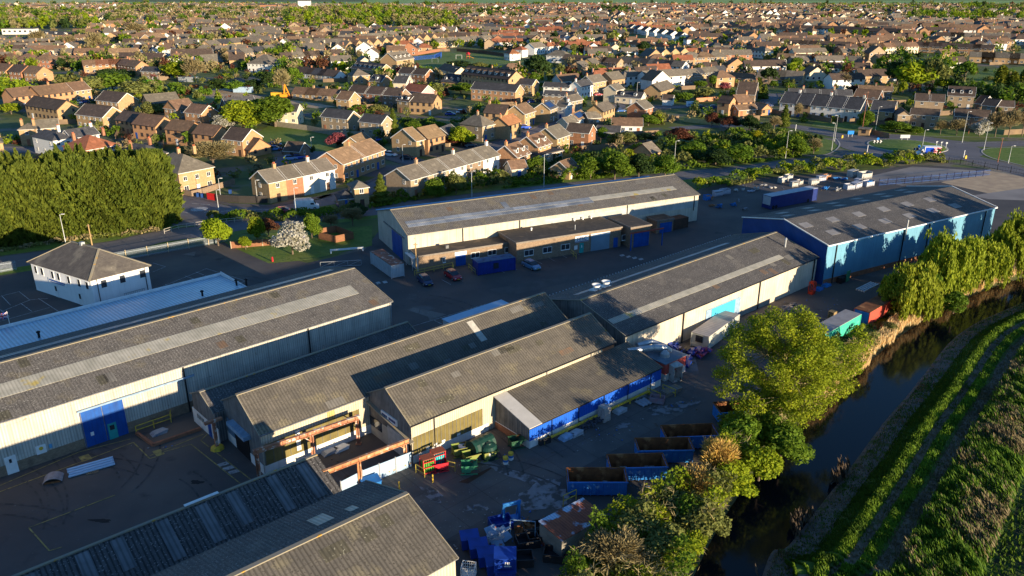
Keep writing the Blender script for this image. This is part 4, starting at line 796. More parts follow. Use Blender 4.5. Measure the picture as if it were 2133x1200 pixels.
for p,lab in (((1325,835),'curved grey roof sheets stacked left of the pink skip'),((1340,850),'flat grey metal sheets in front of the pink skip')):
    small('metal_sheets',lab,'metal sheets',p,R(35),lambda mb:[mb.slab([(x*.3,0,.12+.1*(x%2)+.08*k),(x*.3+.3,0,.12+.1*((x+1)%2)+.08*k),(x*.3+.3,1.6,.12+.1*((x+1)%2)+.08*k),(x*.3,1.6,.12+.1*(x%2)+.08*k)],.03) for x in range(6) for k in range(2)],galv)
def sheets(mb):
    for k in range(4): mb.slab([(k*.12,0,.06+k*.07),(1.7+k*.1,.1*k,.06+k*.07),(1.6,1.2,.06+k*.07),(k*.1,1.1,.06+k*.07)],.05)
for p,lab,m in [((1175,922),'pale blue sheets lying beside the annexe wall',mat('ice_blue_sheet',(.35,.48,.62),None,2)),((1195,914),'second pile of pale sheets by the annexe wall',mat('pale_grey_sheet',(.45,.46,.47),None,2)),((1288,866),'white panels lying beyond the wrapped blocks',mat('pale_grey_sheet',(.45,.46,.47),None,2)),((676,953),'grey boards lying between the gantry columns',mat('pale_grey_sheet',(.45,.46,.47),None,2)),((700,946),'white carton crushed flat beside the gantry',white),((318,912),'pale tarpaulin over boards inside the low brick pen',mat('pale_tarp',(.36,.38,.40),(.3,.3,.32),2))]: small('sheet_pile',lab,'sheets',p,D41,sheets,m)
for i,(p,lab) in enumerate([((1125,930),'open black crate near the annexe corner'),((1215,900),'dark scrap heap of bent bars, nearer'),((1232,890),'dark scrap heap of bent bars, farther')]):
    r_=random.Random(i)
    small('scrap_heap' if i else 'crate',lab,'scrap' if i else 'crate',p,R(30),(lambda mb,r_=r_:[mb.bar((r_.uniform(0,2),r_.uniform(0,1.4),r_.uniform(.05,.3)),(r_.uniform(0,2),r_.uniform(0,1.4),r_.uniform(.1,.7)),.14,.1) for _ in range(24)]) if i else (lambda mb:(mb.box(0,1.5,0,.06,.05,.8),mb.box(0,1.5,1,1.06,.05,.8),mb.box(0,.06,.06,1,.05,.8),mb.box(1.44,1.5,.06,1,.05,.8),mb.box(.06,1.44,.06,1,.05,.4))),oldblk if i<1 else mat('dark_scrap',(.10,.085,.08),(.05,.06,.09),3))
# lengths of bright metal section
e=empty('metal_sections','bundle of long shiny pale blue metal sections lying on the yard','metal sections',V3(G(143,996)),R(33))
for k in range(7): mb=MB(); mb.tube((.1*(k%3),k*.26,.16+.14*(k%2)),(4.6-.15*(k%2),k*.26,.16+.14*(k%2)),.13,n=8); mb.build('section',mat('shiny_blue_grey_steel',(.42,.55,.70),(.5,.6,.72),2,rough=.35),e)
e=empty('arched_cover','arched grey steel cover with a rust red inside standing on the yard','cover',V3(G(85,1012)),R(20))
mb=MB(); n=10
for k in range(n):
    t0,t1=PI*(.2+.6*k/n),PI*(.2+.6*(k+1)/n); a=lambda t,y,r=1.15:(1.1+r*math.cos(t),y,r*math.sin(t)-.55)
    mb.slab([a(t1,0),a(t0,0),a(t0,1.5),a(t1,1.5)],.05)
mb.build('arched_sheet',mat('grey_flecked_sheet',(.33,.31,.32),(.24,.2,.2),2),e); mb=MB(); mb.box(.35,1.85,.02,.07,.0,.25); mb.build('rust_edge',rust,e)
# gantries
def gantry(label,cols,beam,z,m,extra=0):
    o=G(*cols[0]); e=empty('gantry_crane',label,'gantry',V3(o),0)
    def lo(v,zz): return (v.x-o.x,v.y-o.y,zz)
    for c in cols:
        v=G(*c); mb=MB(); mb.box(v.x-o.x-.16,v.x-o.x+.16,v.y-o.y-.03,v.y-o.y+.03,0,z-.3); mb.box(v.x-o.x-.18,v.x-o.x-.13,v.y-o.y-.16,v.y-o.y+.16,0,z-.3); mb.box(v.x-o.x+.13,v.x-o.x+.18,v.y-o.y-.16,v.y-o.y+.16,0,z-.3)
        mb.box(v.x-o.x-.3,v.x-o.x+.3,v.y-o.y-.3,v.y-o.y+.3,0,.12); cc=mb.build('column',m,e)
    a,b=G(*beam[0],z),G(*beam[1],z); mb=MB(); mb.bar(lo(a,z+.2),lo(b,z+.2),.34,.05); mb.bar(lo(a,z-.25),lo(b,z-.25),.34,.05); mb.bar(lo(a,z-.02),lo(b,z-.02),.04,.42)
    n=int((b-a).length/.9)
    for k in range(n): p=a.lerp(b,(k+.5)/n); mb.bar(lo(p,z-.22),lo(p,z+.18),.3,.05)
    mb.build('beam',m,e)
    d=(b-a).normalized()
    for c in cols[1:]:
        v=G(*c); mb=MB(); mb.bar(lo(v,z-1.3),lo(v+d*-1.1,z-.25),.1,.1); mb.build('brace',m,e)
    return e
gm=mat('peeling_rusty_beam',(.42,.20,.11),(.27,.10,.06),1.1,patch=((.60,.50,.42),1.7,.55,.06))
gantry('long rusty gantry beam on columns in front of the gantry shed',[(542,1005),(655,967),(747,925)],[(527,942),(749,868)],4.2,gm)
gantry('second rusty gantry beam reaching across to the pale blue fence',[(752,1017),(846,972)],[(672,985),(851,917)],3.6,mat('orange_rusty_beam',(.52,.26,.12),(.35,.14,.07),1.1,patch=((.6,.45,.33),1.7,.57,.06)))
v=G(453,935); e=empty('gantry_post','single rusty post with a short top beam at the gantry shed door','post',V3(v),D41); mb=MB(); mb.box(-.17,.17,-.17,.17,0,3.5); mb.build('column',gm,e); mb=MB(); mb.box(-1.,1.,-.2,.2,3.5,3.8); mb.build('beam',gm,e)
mb=MB(); mb.lathe([(.8,0),(.7,.3),(.4,.4)],n=8); mb.build('base_guard',yellow,e)
# pale blue fence panels
def panelfence(label,pts,h,m,post=None,step=2.2,name='fence',cat='fence',slats=False,thick=.05):
    P=px(*pts); o=P[0]; e=empty(name,label,cat,V3(o),0)
    for i in range(len(P)-1):
        a,b=P[i],P[i+1]; L=(b-a).length; n=max(1,round(L/step)); an=math.atan2((b-a).y,(b-a).x)
        for k in range(n):
            p=a.lerp(b,k/n)-o; w_=L/n; mb=MB()
            if slats:
                for s_ in range(int(w_/slats)): mb.box(s_*slats+.03,s_*slats+.03+(.05 if slats<.2 else .04),-.015,.015,.08,h)
                mb.box(0,w_,-.03,-.01,.35,.42); mb.box(0,w_,-.03,-.01,h-.4,h-.33)
            else: mb.box(0.02,w_-.02,-thick/2,thick/2,.05,h)
            mb.build('panel',m,e,(p.x,p.y,0),an)
            if post: mb=MB(); mb.box(-.07,.07,-.07,.07,0,h+.12); mb.build('post',post,e,(p.x,p.y,0),an)
    return e
panelfence('fence of pale blue steel panels with rust marks between the gantry and the glazed shed',[(712,1036),(757,1012),(858,972)],1.9,mat('pale_blue_panels',(.33,.45,.58),(.28,.40,.53),1.2,patch=((.45,.28,.15),2.,.62,.06)),galv,1.9)
buff=mat('concrete_post',(.46,.38,.26),(.36,.3,.2),2)
panelfence('steel palisade fence with concrete posts beside the main road',[(218,550),(475,503)],1.9,mat('galvanised_palisade',(.33,.37,.42),(.26,.3,.34),2),buff,3.9,slats=.17)
panelfence('steel palisade fence with a concrete post left of the white office',[(-60,580),(37,562)],1.9,mat('galvanised_palisade',(.33,.37,.42),None,2),buff,3.9,slats=.17)
panelfence('low rail fence on the corner grass by the conifers',[(335,477),(400,468),(440,461),(500,455)],1.1,galv,None,2.5,slats=False) if False else None
panelfence('slatted brown timber fence in front of the blossom tree',[(482,518),(580,510)],1.4,mat('brown_timber',(.26,.12,.06),(.2,.09,.05),2),buff,3)
panelfence('brown timber pen with concrete edging left of the long office warehouse',[(662,492),(700,484),(737,498),(700,506),(664,498)],1.5,mat('brown_timber',(.26,.12,.06),None,2),None,2.4)
panelfence('blue mesh fence around the gravel yard',[(1830,388),(1955,377),(2062,366)],1.9,mat('blue_mesh',(.03,.09,.30),None,2),mat('navy_post',(.02,.03,.1),None,2),2.6,slats=.42)
panelfence('dark chain link fence along the roadside of the concrete yard',[(1975,340),(2050,350),(2133,365),(2300,395)],1.7,mat('dark_mesh',(.04,.045,.04),None,2),black,3.5,slats=.7)
panelfence('pale timber garden fence curving round the green',[(563,262),(640,272),(700,284),(745,285),(790,290)],1.9,mat('grey_timber_fence',(.34,.29,.22),(.27,.23,.17),1.),None,2.4)
panelfence('black boarded fence beside the red gate and the end terrace',[(451,420),(498,423),(538,424),(563,422)],1.8,mat('black_boards',(.045,.04,.038),None,2),None,2.4)
panelfence('bright red gate set in the black boarded fence',[(432,416),(450,419)],1.8,mat('bright_red_boards',(.62,.02,.02),None,2),None,3,name='gate',cat='gate')
panelfence('tan garden wall beside the pale brick corner house',[(372,405),(400,410),(425,404),(490,383)],1.5,brickY,None,3,name='garden_wall',cat='wall')
panelfence('long brown fence at the back of the playing field',[(951,107),(1010,112),(1072,121)],2.2,mat('brown_fence_boards',(.13,.08,.05),None,2),None,4)
panelfence('orange brick wall along the far side of the playing field',[(870,115),(930,105)],2,brickR,None,4,name='boundary_wall',cat='wall')
panelfence('orange brick wall beside the parked blue van',[(1450,213),(1496,210)],1.8,mat('orange_brick',(.5,.24,.13),None,2),None,5,name='boundary_wall',cat='wall')
panelfence('pale rendered garden wall left of the hedge by the bungalow',[(1424,254),(1500,262)],1.6,mat('lime_washed_wall',(.45,.42,.2),None,1),None,5,name='boundary_wall',cat='wall')
# railings
def rail(label,pts,h,m,name='railing',group=None,step=1.8):
    P=px(*pts); o=P[0]; e=empty(name,label,'railing',V3(o),0,group)
    for i in range(len(P)-1):
        a,b=P[i],P[i+1]; L=(b-a).length; n=max(1,round(L/step))
        for z in (h,h*.5): mb=MB(); mb.bar((a.x-o.x,a.y-o.y,z),(b.x-o.x,b.y-o.y,z),.07,.07); mb.build('rail',m,e)
        for k in range(n+(i==len(P)-2)): p=a.lerp(b,k/n)-o; mb=MB(); mb.box(p.x-.04,p.x+.04,p.y-.04,p.y+.04,0,h); mb.build('post',m,e)
yr=mat('faded_yellow_rail',(.55,.43,.07),(.42,.32,.08),2)
rail('yellow railing round the low brick pen in the left yard',[(285,905),(357,880),(358,868)],1.1,yellow); rail('yellow railing by the entrance of the low brick office',[(864,575),(943,558),(945,566)],1.05,yr); rail('yellow timber barrier in front of the taller brick office',[(1073,548),(1188,530),(1200,540)],1.05,yr)
rail('short yellow railing beside the dark blue container office',[(976,560),(990,572)],1.,yr); rail('yellow railing in front of the gas cages',[(867,985),(885,996)],1.1,yr); rail('yellow railing right of the gas cages',[(931,978),(948,982)],1.1,yr); rail('yellow hoop railing at the annexe corner',[(1380,815),(1406,826)],1.,yellow); rail('yellow hoop railing at the far end of the long yellow rail',[(1348,822),(1375,834)],1.,yellow)
rail('pale tubular railing on the grass corner beyond the main road',[(343,487),(372,478),(440,468),(505,462)],1.,mat('pale_rail',(.5,.46,.4),None,2)); rail('tall yellow frame railing behind the rusty-roofed shed',[(1173,1055),(1200,1042)],1.3,yr)
a,b=G(1133,926),G(1352,822); mb=MB(); mb.bar((0,0,.55),tuple(V3(b-a,.55)),.22,.22); 
e=empty('kerb_rail','long yellow steel rail on short feet along the blue clad annexe','rail',V3(a),0); mb.build('rail',yellow,e)
for k in range(6): p=(b-a)*(k/5.); m2_=MB(); m2_.box(p.x-.1,p.x+.1,p.y-.1,p.y+.1,0,.44); m2_.build('foot',yellow,e)
P_=px((285,905),(320,930),(418,896)); mb=MB()
for i in range(2): mb.bar(V3(P_[i]-P_[0],.2),V3(P_[i+1]-P_[0],.2),.3,.4)
tag(mb.build('pen_wall',brickR,None,V3(P_[0])),'low red brick kerb wall forming a pen beside the blue sliding door','wall')
for p in ((902,1005),(832,1020)): small('marker_post','thin yellow marker post in the yard '+('near the gas cages' if p[0]>880 else 'near the blue lidded bin'),'post',p,0,lambda mb:mb.box(-.06,.06,-.06,.06,0,1.),yellow,'yellow marker posts')
# rusty roofed shed
c=[G(1121,1087,2.4),G(1214,1038,2.4),G(1268,1070,2.4)]; d1=c[1]-c[0]; an=math.atan2(d1.y,d1.x); d2=c[2]-c[1]; Wd=abs(d2.dot(Vector((d1.y,-d1.x)).normalized())); L=d1.length
e=empty('block_shed','low block shed with a flat red rusted and blue-white sheet roof beside the riverside bushes','shed',V3(c[0]),an)
mb=MB(); mb.box(.1,L-.1,-Wd+.1,-.1,0,2.2); mb.build('wall',mat('grey_blockwork',(.30,.28,.24),(.22,.2,.17),1.,brick=(.45,.22,(.7,.7,.7),'w',.15)),e)
mb=MB(); mb.slab([(0,-Wd,2.25),(L,-Wd,2.25),(L,0,2.5),(0,0,2.5)],.08); mb.build('roof',mat('rusted_sheet_roof',(.34,.10,.05),(.22,.065,.04),1.,corr=('x',.3),cstr=.25,patch=((.42,.52,.66),.55,.53,.06)),e)
# scrap corner
def aframe(mb):
    for x in (0,1.6): mb.slab([(x,0,0),(x+.25,0,0),(x+.25,.15,2.3),(x,.15,2.3)],.12); mb.bar((x+.1,.9,0),(x+.1,.1,2.2),.12,.12)
    mb.box(0,1.9,.05,.2,1.9,2.3); mb.box(0,1.9,-.1,1.,0,.12)
small('hook_frame','light blue A-shaped lifting frame standing by the scrap','steel frame',(1048,1092),R(20),aframe,skb)
def openbin(mb,L=2.2,W=1.5,H=.9):
    mb.box(0,L,0,.08,.05,H); mb.box(0,L,W-.08,W,.05,H); mb.box(0,.08,.08,W-.08,.05,H); mb.box(L-.08,L,.08,W-.08,.05,H); mb.box(.08,L-.08,.08,W-.08,.05,.3)
for p,lab,m,an in [((1026,1112),'dark blue open skip under the light blue frame',binb,20),((1080,1150),'black open bin, nearest the blue lidded bins',oldblk,15),((1102,1140),'black open bin beside the block shed',oldblk,15),((1130,1172),'black open bin at the edge of the bushes',oldblk,-10),((1092,1122),'black open bin behind the others',oldblk,10),((1062,1186),'low black bin at the bottom edge of the scrap corner',oldblk,5)]: small('open_bin',lab,'open bin',p,R(an),openbin,m,'open bins in the scrap corner')
small('steel_sections','stack of dull red steel beams lying below the block shed','steel beams',(1122,1132),R(-42),lambda mb:[mb.box(0,4.,i*.22,i*.22+.18,.02+j*.2,.2+j*.2) for i in range(4) for j in range(2)],mat('dull_red_steel',(.30,.08,.05),(.2,.06,.05),2))
small('compactor_frame','tall thin pale rectangular frame over rusty scrap','frame',(1063,1118),R(-8),lambda mb:(mb.bar((0,0,0),(0,0,2.),.08,.08),mb.bar((2.4,0,0),(2.4,0,2.),.08,.08),mb.bar((0,0,2.),(2.4,0,2.),.08,.08)),mat('pale_blue_steel',(.25,.36,.48),None,2))
small('scrap_heap','heap of rusty brown scrap under the pale frame','scrap',(1070,1120),0,lambda mb:[mb.bar((rng.uniform(0,2.2),rng.uniform(0,1.4),.1),(rng.uniform(0,2.2),rng.uniform(0,1.4),rng.uniform(.4,1.2)),.3,.08) for _ in range(26)],rust)
small('sheet_pile','tilted blue and white sheets leaning among the black bins','sheets',(1030,1150),R(35),lambda mb:(mb.slab([(0,0,.2),(1.2,0,.2),(1.6,2.4,1.),(.4,2.4,1.)],.06),mb.slab([(1.3,.2,.4),(2.2,.2,.6),(2.3,1.9,.9),(1.5,1.9,.6)],.06)),mat('grey_blue_sheet',(.25,.36,.5),None,1.2,patch=((.3,.1,.05),1.2,.6,.05)))
small('compressor','white machine with hoses left of the tilted sheets','machine',(1018,1138),R(20),lambda mb:(mb.box(0,1.6,0,.7,.1,.8),mb.lathe([(.3,.8),(.35,1.2),(.1,1.4)],c=(.4,.3),n=10),mb.lathe([(.2,.8),(.25,1.5),(.05,1.6)],c=(1.1,.3),n=10),mb.bar((0,.1,1.),(2.2,.1,1.5),.25,.2)),mat('pale_machine',(.42,.45,.48),(.2,.25,.35),2))
def ibc(mb):
    for z in (.15,.5,.85,1.15): 
        for y in (0,1.): mb.box(0,1.2,y-.02,y+.02,z,z+.04)
        for x in (0,1.2): mb.box(x-.02,x+.02,0,1.,z,z+.04)
    for k in range(7): 
        for y in (0,1.): mb.box(k*.2-.015,k*.2+.015,y-.03,y+.03,0,1.19)
    mb.box(-.05,1.25,-.05,1.05,0,.12)
small('cage_pallet','white wire cage pallet at the foot of the blue bins','cage',(960,1205),R(-10),ibc,white)
e=empty('extractor_building','low plant building with a salmon red panel and galvanised ducts beyond the annexe','plant building',V3(G(1384,795)),D41)
mb=MB(); mb.box(0,4.4,0,5,0,1.0); mb.build('wall',plinW,e); mb=MB(); mb.box(0,4.4,0,5,1.0,2.5); mb.build('red_panel',mat('salmon_red_panel',(.62,.10,.08),(.55,.09,.07),1),e); mb=MB(); mb.box(-.1,4.5,-.1,5.1,2.5,2.62); mb.build('roof',mat('grey_blue_flat_roof',(.17,.22,.27),(.12,.15,.18),1),e)
mb=MB(); mb.box(4.4,4.5,-.05,.3,0,2.6); mb.build('blue_corner',binb,e)
for p0,p1,r in [((-2.5,4.6,3.6),(1.2,3.2,3.5),.42),((1.2,3.2,3.5),(3,2.4,3.2),.5),((.2,5.2,3.4),(2.6,4.6,3.5),.38),((2.6,4.6,3.5),(3.6,3.,3.),.38),((3,2.4,3.2),(3.6,2.2,2.6),.4)]: mb=MB(); mb.tube(p0,p1,r,n=14); mb.build('duct',mat('bright_duct_steel',(.5,.53,.56),(.4,.42,.45),2,rough=.35,metal=.5),e)
mb=MB(); mb.lathe([(.7,2.6),(.6,3.1),(.3,3.4),(.01,3.5)],c=(1.8,1.6),n=12); mb.build('duct_cowl',galv,e)
def tarp(mb,s=1.):
    for k in range(9):
        a=rng.uniform(0,2.4*s); b=rng.uniform(0,1.6*s); mb.slab([(a,b,rng.uniform(.3,.9)),(a+1.,b+.2,rng.uniform(.3,1.1)),(a+1.1,b+1.,rng.uniform(.2,1.)),(a+.1,b+.9,rng.uniform(.3,.9))],.25)
for p,lab,m in [((1402,742),'heap of crumpled blue sheeting against the cream wall',binb),((1418,755),'dark heap of machinery by the blue sheeting',oldblk),((1440,752),'blue plastic crates in front of the portable cabin',binb),((1430,775),'low blue trays on the ground beyond the slatted frame',binb),((1460,752),'red and blue scrap beside the portable cabin door',mat('red_blue_scrap',(.3,.05,.05),(.02,.06,.3),2))]: small('scrap_heap',lab,'scrap',p,D41,tarp,m)
small('debris_pile','pile of rubble and broken boards by the loading door','debris',(1640,655),D41,lambda mb:[mb.bar((rng.uniform(0,5),rng.uniform(0,2.),.05),(rng.uniform(0,5),rng.uniform(0,2.),.4),.4,.15) for _ in range(30)],debris)
small('pallet_stack','stack of brown pallets beside the turquoise trailer','pallets',(1735,668),D41,pallet_fn(9),palw)
def kiosk(mb):
    mb.box(-.45,.45,-.45,.45,0,.1); mb.box(-.45,.45,-.45,.45,1.9,2.2)
    for x in (-.45,.35):
        for y in (-.45,.35): mb.box(x,x+.1,y,y+.1,.1,1.9)
    for z in (.5,.9,1.3,1.6): mb.box(-.44,.44,-.44,-.40,z,z+.06); mb.box(.40,.44,-.44,.44,z,z+.06)
    for x in (-.15,.12): mb.box(x,x+.04,-.43,-.41,.1,1.9)
    mb.box(-.38,.38,-.38,.38,.1,.5); mb.lathe([(.4,2.2),(.3,2.35),(.01,2.4)],n=12)
small('phone_kiosk','red glazed kiosk standing beside the cream wall near the blue warehouse','kiosk',(1690,612),R(41),kiosk,mat('kiosk_red',(.55,.05,.02),None,2))
small('machine_frame','black machine frame with a green upright against the blue warehouse','machine',(1752,592),D41,lambda mb:[mb.box(0,2.2,0,.1,0,.9),mb.box(0,2.2,.8,.9,0,.9),mb.box(0,.1,0,.9,0,1.),mb.box(2.1,2.2,0,.9,0,1.),mb.box(0,2.2,0,.9,.9,1.)],black)
small('green_panel','green steel panel standing upright by the black machine frame','panel',(1762,588),D41,lambda mb:mb.box(0,1.2,0,.1,0,2.),grn)
for k,(p,lab) in enumerate([((1706,608),'blue flat sheets on the ground by the red kiosk'),((1722,600),'blue scrap frames leaning near the black machine')]): small('sheet_pile',lab,'sheets',p,D41,sheets,skb)
small('steel_beams','bright steel beams lying on top of the red container','steel beams',(1795,640),D41,lambda mb:[mb.box(0,5.,k*.4,k*.4+.25,2.62,2.85) for k in range(4)],galv)
# storage yard behind
J_S=.78
jm=[mat('dirty_white_box',(.46,.45,.42),(.34,.33,.31),1.5),mat('pale_lilac_grey',(.42,.43,.48),(.33,.34,.4),1.5),skb,mat('stacked_orange_brown',(.35,.18,.09),None,2),mat('grey_scrap',(.28,.29,.31),(.15,.16,.18),3)]
J=[(1628,382,3,1.6,1.9,0,'white open steel box'),(1650,390,2.4,1.4,1.7,0,'white steel box'),(1665,386,2.4,1.4,1.6,0,'white steel box'),(1690,386,3.2,1.6,1.8,0,'white steel box'),(1640,378,3,1.5,2.2,0,'tall white cabinet'),(1705,380,3,1.5,2,1,'pale grey cabinet'),(1720,374,2.6,1.4,1.6,3,'brown crate stack'),(1738,376,4,2,1,2,'blue scrap stack'),(1758,378,3,2,1.1,2,'blue scrap stack'),(1775,370,4,2,2.2,0,'white canopy frame'),(1795,374,4.5,2.2,2.4,0,'white racking bay'),(1788,384,2,1.6,1.6,1,'lilac grey box'),(1505,406,3,1.8,1.7,1,'lilac grey box'),(1490,410,3,1.6,1.6,1,'pale grey box'),(1530,400,1.6,1.2,1.,0,'small white box'),(1545,398,1.5,1.1,.9,0,'small white box'),(1575,398,1.8,1.3,1.3,0,'white box'),(1560,402,2.6,1.4,.8,1,'grey panel stack'),(1605,394,2.6,1.6,.5,0,'flat white panels'),(1585,388,3,1.2,.6,4,'grey board stack'),(1470,418,2.2,1.6,1.6,2,'blue wheeled skip'),(1482,418,1.4,1.2,1.5,3,'red bin'),(1500,436,2.8,2,1.4,2,'blue skip filled with white sacks'),(1478,432,1.8,1.2,1.,3,'orange brown crate'),(1525,432,2,1.6,1.3,2,'blue crate stack'),(1540,424,1.5,1.3,1.5,4,'grey machine'),(1720,398,3,2,1.3,2,'blue machinery frame'),(1740,400,3,2,1.2,4,'grey scrap stack'),(1765,396,3,2,1.8,1,'pale grey steel tank'),(1783,394,4,2,1.9,1,'pale grey steel tank'),(1805,390,4,2,1.9,1,'pale grey steel tank'),(1550,440,2,1.4,1,4,'dark grey scrap')]
for k,(x,y,L,W,H,m,lab) in enumerate(J):
    L*=.8; W*=.8; H*=.75; fr_=y>395; nn=1+sum(1 for j in J if (j[1]>395)==fr_ and j[0]<x)
    q=G(x,y); e=empty('stored_'+('box' if 'box' in lab or 'cabinet' in lab or 'crate' in lab else 'unit'),f'{lab}, number {nn} from left, {"front" if fr_ else "back"} row of storage yard','stored box',V3(q),R(rng.uniform(15,45)),'boxes and scrap in the storage yard')
    mb=MB()
    if H>1.2:
        t=.08; mb.box(0,L,W-t,W,0,H); mb.box(0,t,0,W-t,0,H); mb.box(L-t,L,0,W-t,0,H); mb.box(t,L-t,0,W-t,0,.3); mb.box(t,L-t,0,t,0,H*.8)
        if k%2: mb.box(-.05,L+.05,-.05,W+.05,H,H+.08)
        for q_ in range(3): mb.box(L*(q_+1)/4-.04,L*(q_+1)/4+.04,-.04,0,0,H*.8)
    else:
        for q_ in range(8): a=rng.uniform(0,L*.7); b=rng.uniform(0,W*.7); mb.slab([(a,b,rng.uniform(.2,H)),(a+L*.3,b,rng.uniform(.2,H)),(a+L*.3,b+W*.3,rng.uniform(.2,H)),(a,b+W*.3,rng.uniform(.2,H))],.2)
    mb.build('body',jm[m],e)
    if H>1.2: mb=MB(); [mb.box(rng.uniform(.2,L*.5),rng.uniform(L*.6,L-.2),rng.uniform(.2,W*.4),rng.uniform(W*.5,W-.2),.3,rng.uniform(.5,H*.9)) for _ in range(3)]; mb.build('contents',jm[(m+1+k)%5],e)
# flag
q=G(32,722); fp=empty('flagpole','white flagpole flying a Union flag at the left edge behind the lean-to','flagpole',V3(q),0)
ht=5.6
mb=MB(); mb.tube((0,0,0),(0,0,ht),.05,.03,n=8); mb.build('pole',white,fp); fb=mat('flag_blue',(.01,.02,.22),None,1); fr=mat('flag_red',(.6,.01,.03),None,1); fw=mat('flag_white',(.75,.75,.75),None,1)
mb=MB(); NX,NY=40,22; Lf,Hf=1.7,.95
def fcol(u,v):
    x=u*60-30; y=v*30-15
    if abs(x)<3 or abs(y)<3: return 1
    if abs(x)<5 or abs(y)<5: return 2
    d=abs(abs(x)-2*abs(y))/2.236
    if d<1.1: return 1
    if d<3: return 2
    return 0
for i in range(NX):
    for j in range(NY):
        pt=lambda a,b:(-a/NX*Lf*.92,.12*math.sin(a/NX*9+b/NY)+.02,ht-.15-Hf+b/NY*Hf-.30*(a/NX)**1.3)
        mb.poly([pt(i,j),pt(i+1,j),pt(i+1,j+1),pt(i,j+1)],fcol((i+.5)/NX,(j+.5)/NY))
mb.build('flag',[fb,fr,fw],fp)
# street lamps and poles
lampm=mat('lamp_column_grey',(.52,.53,.52),(.44,.45,.44),2,rough=.5)
LA=[((137,507),(123,447),'beside the main road at the foot of the conifers'),((461,420),(453,372),'in front of the red gate'),((456,440),(450,401),'on the near side of the mini roundabout'),((537,423),(531,376),'in front of the black boarded fence'),((618,455),(612,392),'beside the parked white van'),((983,410),(982,357),'behind the roof of the long office warehouse, left of its middle'),((839.5,337),(839,312),'between the tan semi-detached houses and the parked dark car'),((1133,390),(1134,322),'behind the roof of the long office warehouse, near its middle'),((1403,362),(1407,294),'behind the right end of the long office warehouse'),((1636,330),(1642,273),'in the shrubs left of the roundabout'),((1732,315),(1742,257),'on the kerb left of the roundabout, nearer of the pair'),((1738,295),(1747,241),'on the kerb left of the roundabout, farther of the pair'),((1823,274),(1831,223),'behind the roundabout by the hedge'),((1919,317),(1929,271),'on the roundabout beside the delivery truck'),((2004,297),(2019,233),'beyond the roundabout beside the white blossom bush'),((2049,313),(2061,257),'on the grass right of the roundabout'),((2100,340),(2109,306),'small one at the right edge by the slip road'),((650,320),(648,290),'on the small green beside the garages'),((949,170),(948,143),'in front of the dormer houses'),((1120,180),(1120,158),'beside the big dark tree in town'),((1326,207),(1327,172),'in front of the cream public house')]
for (b,t,loc) in LA:
    q=G(*b); h=max(5.,hgt(b[0],b[1],t[1])); e=empty('street_lamp','grey street lamp '+loc,'street lamp',V3(q),0,'street lamps')
    mb=MB(); mb.tube((0,0,0),(0,0,1.2),.10,.10,n=8); mb.tube((0,0,1.2),(0,0,h),.075,.045,n=8); mb.build('pole',lampm,e)
    s_=-1 if b[0]>1700 and b[0]<1800 else 1
    mb=MB(); mb.bar((0,0,h),(.5*s_,-.1,h+.1),.06,.06); mb.build('arm',lampm,e)
    mb=MB(); mb.box(min(.4*s_,1.0*s_),max(.4*s_,1.*s_),-.22,.04,h+.06,h+.2); mb.build('lamp_head',mat('lamp_head_white',(.6,.6,.6),None,2),e)
for (b,t,loc) in [((192,511),(185,467),'beside the main road left of the palisade fence'),((868,572),(866,506),'by the corner of the low brick office'),((2078,338),(2091,287),'reddish one at the right edge by the roundabout'),((2017,279),(2025,243),'reddish one behind the roundabout'),((727,440),(724,413),'yellowish one in the trees by the office warehouse'),((1795,276),(1806,190),'tall one behind the terraced row'),((1640,205),(1643,178),'beside the tan terrace') ]:
    q=G(*b); h=hgt(b[0],b[1],t[1]); e=empty('telegraph_pole','wooden telegraph pole '+loc,'telegraph pole',V3(q),0,'wooden poles'); mb=MB(); mb.tube((0,0,0),(0,0,h),.14,.10,n=8); mb.build('pole',mat('pole_wood',(.40,.27,.12),(.3,.2,.1),2) if b[0]<1500 else mat('red_brown_pole',(.25,.10,.06),None,2),e); mb=MB(); mb.box(-.4,.4,-.05,.05,h-.4,h-.3); mb.build('crossarm',wood,e)
# vehicles
def wheelobj(e,x,y,r=.33):
    mb=MB(); mb.tube((x,y-.1,r),(x,y+.1,r),r,n=14); w_=mb.build('wheel',rubber,e); mb=MB(); mb.tube((x,y-.11,r),(x,y+.11,r),r*.55,n=10); mb.build('rim',galv,w_)
def loft(mb,secs,m=0):
    "secs: list of (x, halfwidth, z0, z1, top halfwidth)"
    k=len(mb.v)
    for (x,hw,z0,z1,tw) in secs: mb.v+=[(x,-hw,z0),(x,-hw*1.0,(z0*.4+z1*.6)),(x,-tw,z1),(x,tw,z1),(x,hw,(z0*.4+z1*.6)),(x,hw,z0)]
    for i in range(len(secs)-1):
        for j in range(6): a=k+i*6+j; b=k+i*6+(j+1)%6; mb.f.append((a,a+6,b+6,b)); mb.m.append(m)
    mb.f.append(tuple(k+j for j in range(6))); mb.m.append(m); e=k+(len(secs)-1)*6; mb.f.append(tuple(e+j for j in range(6))[::-1]); mb.m.append(m)
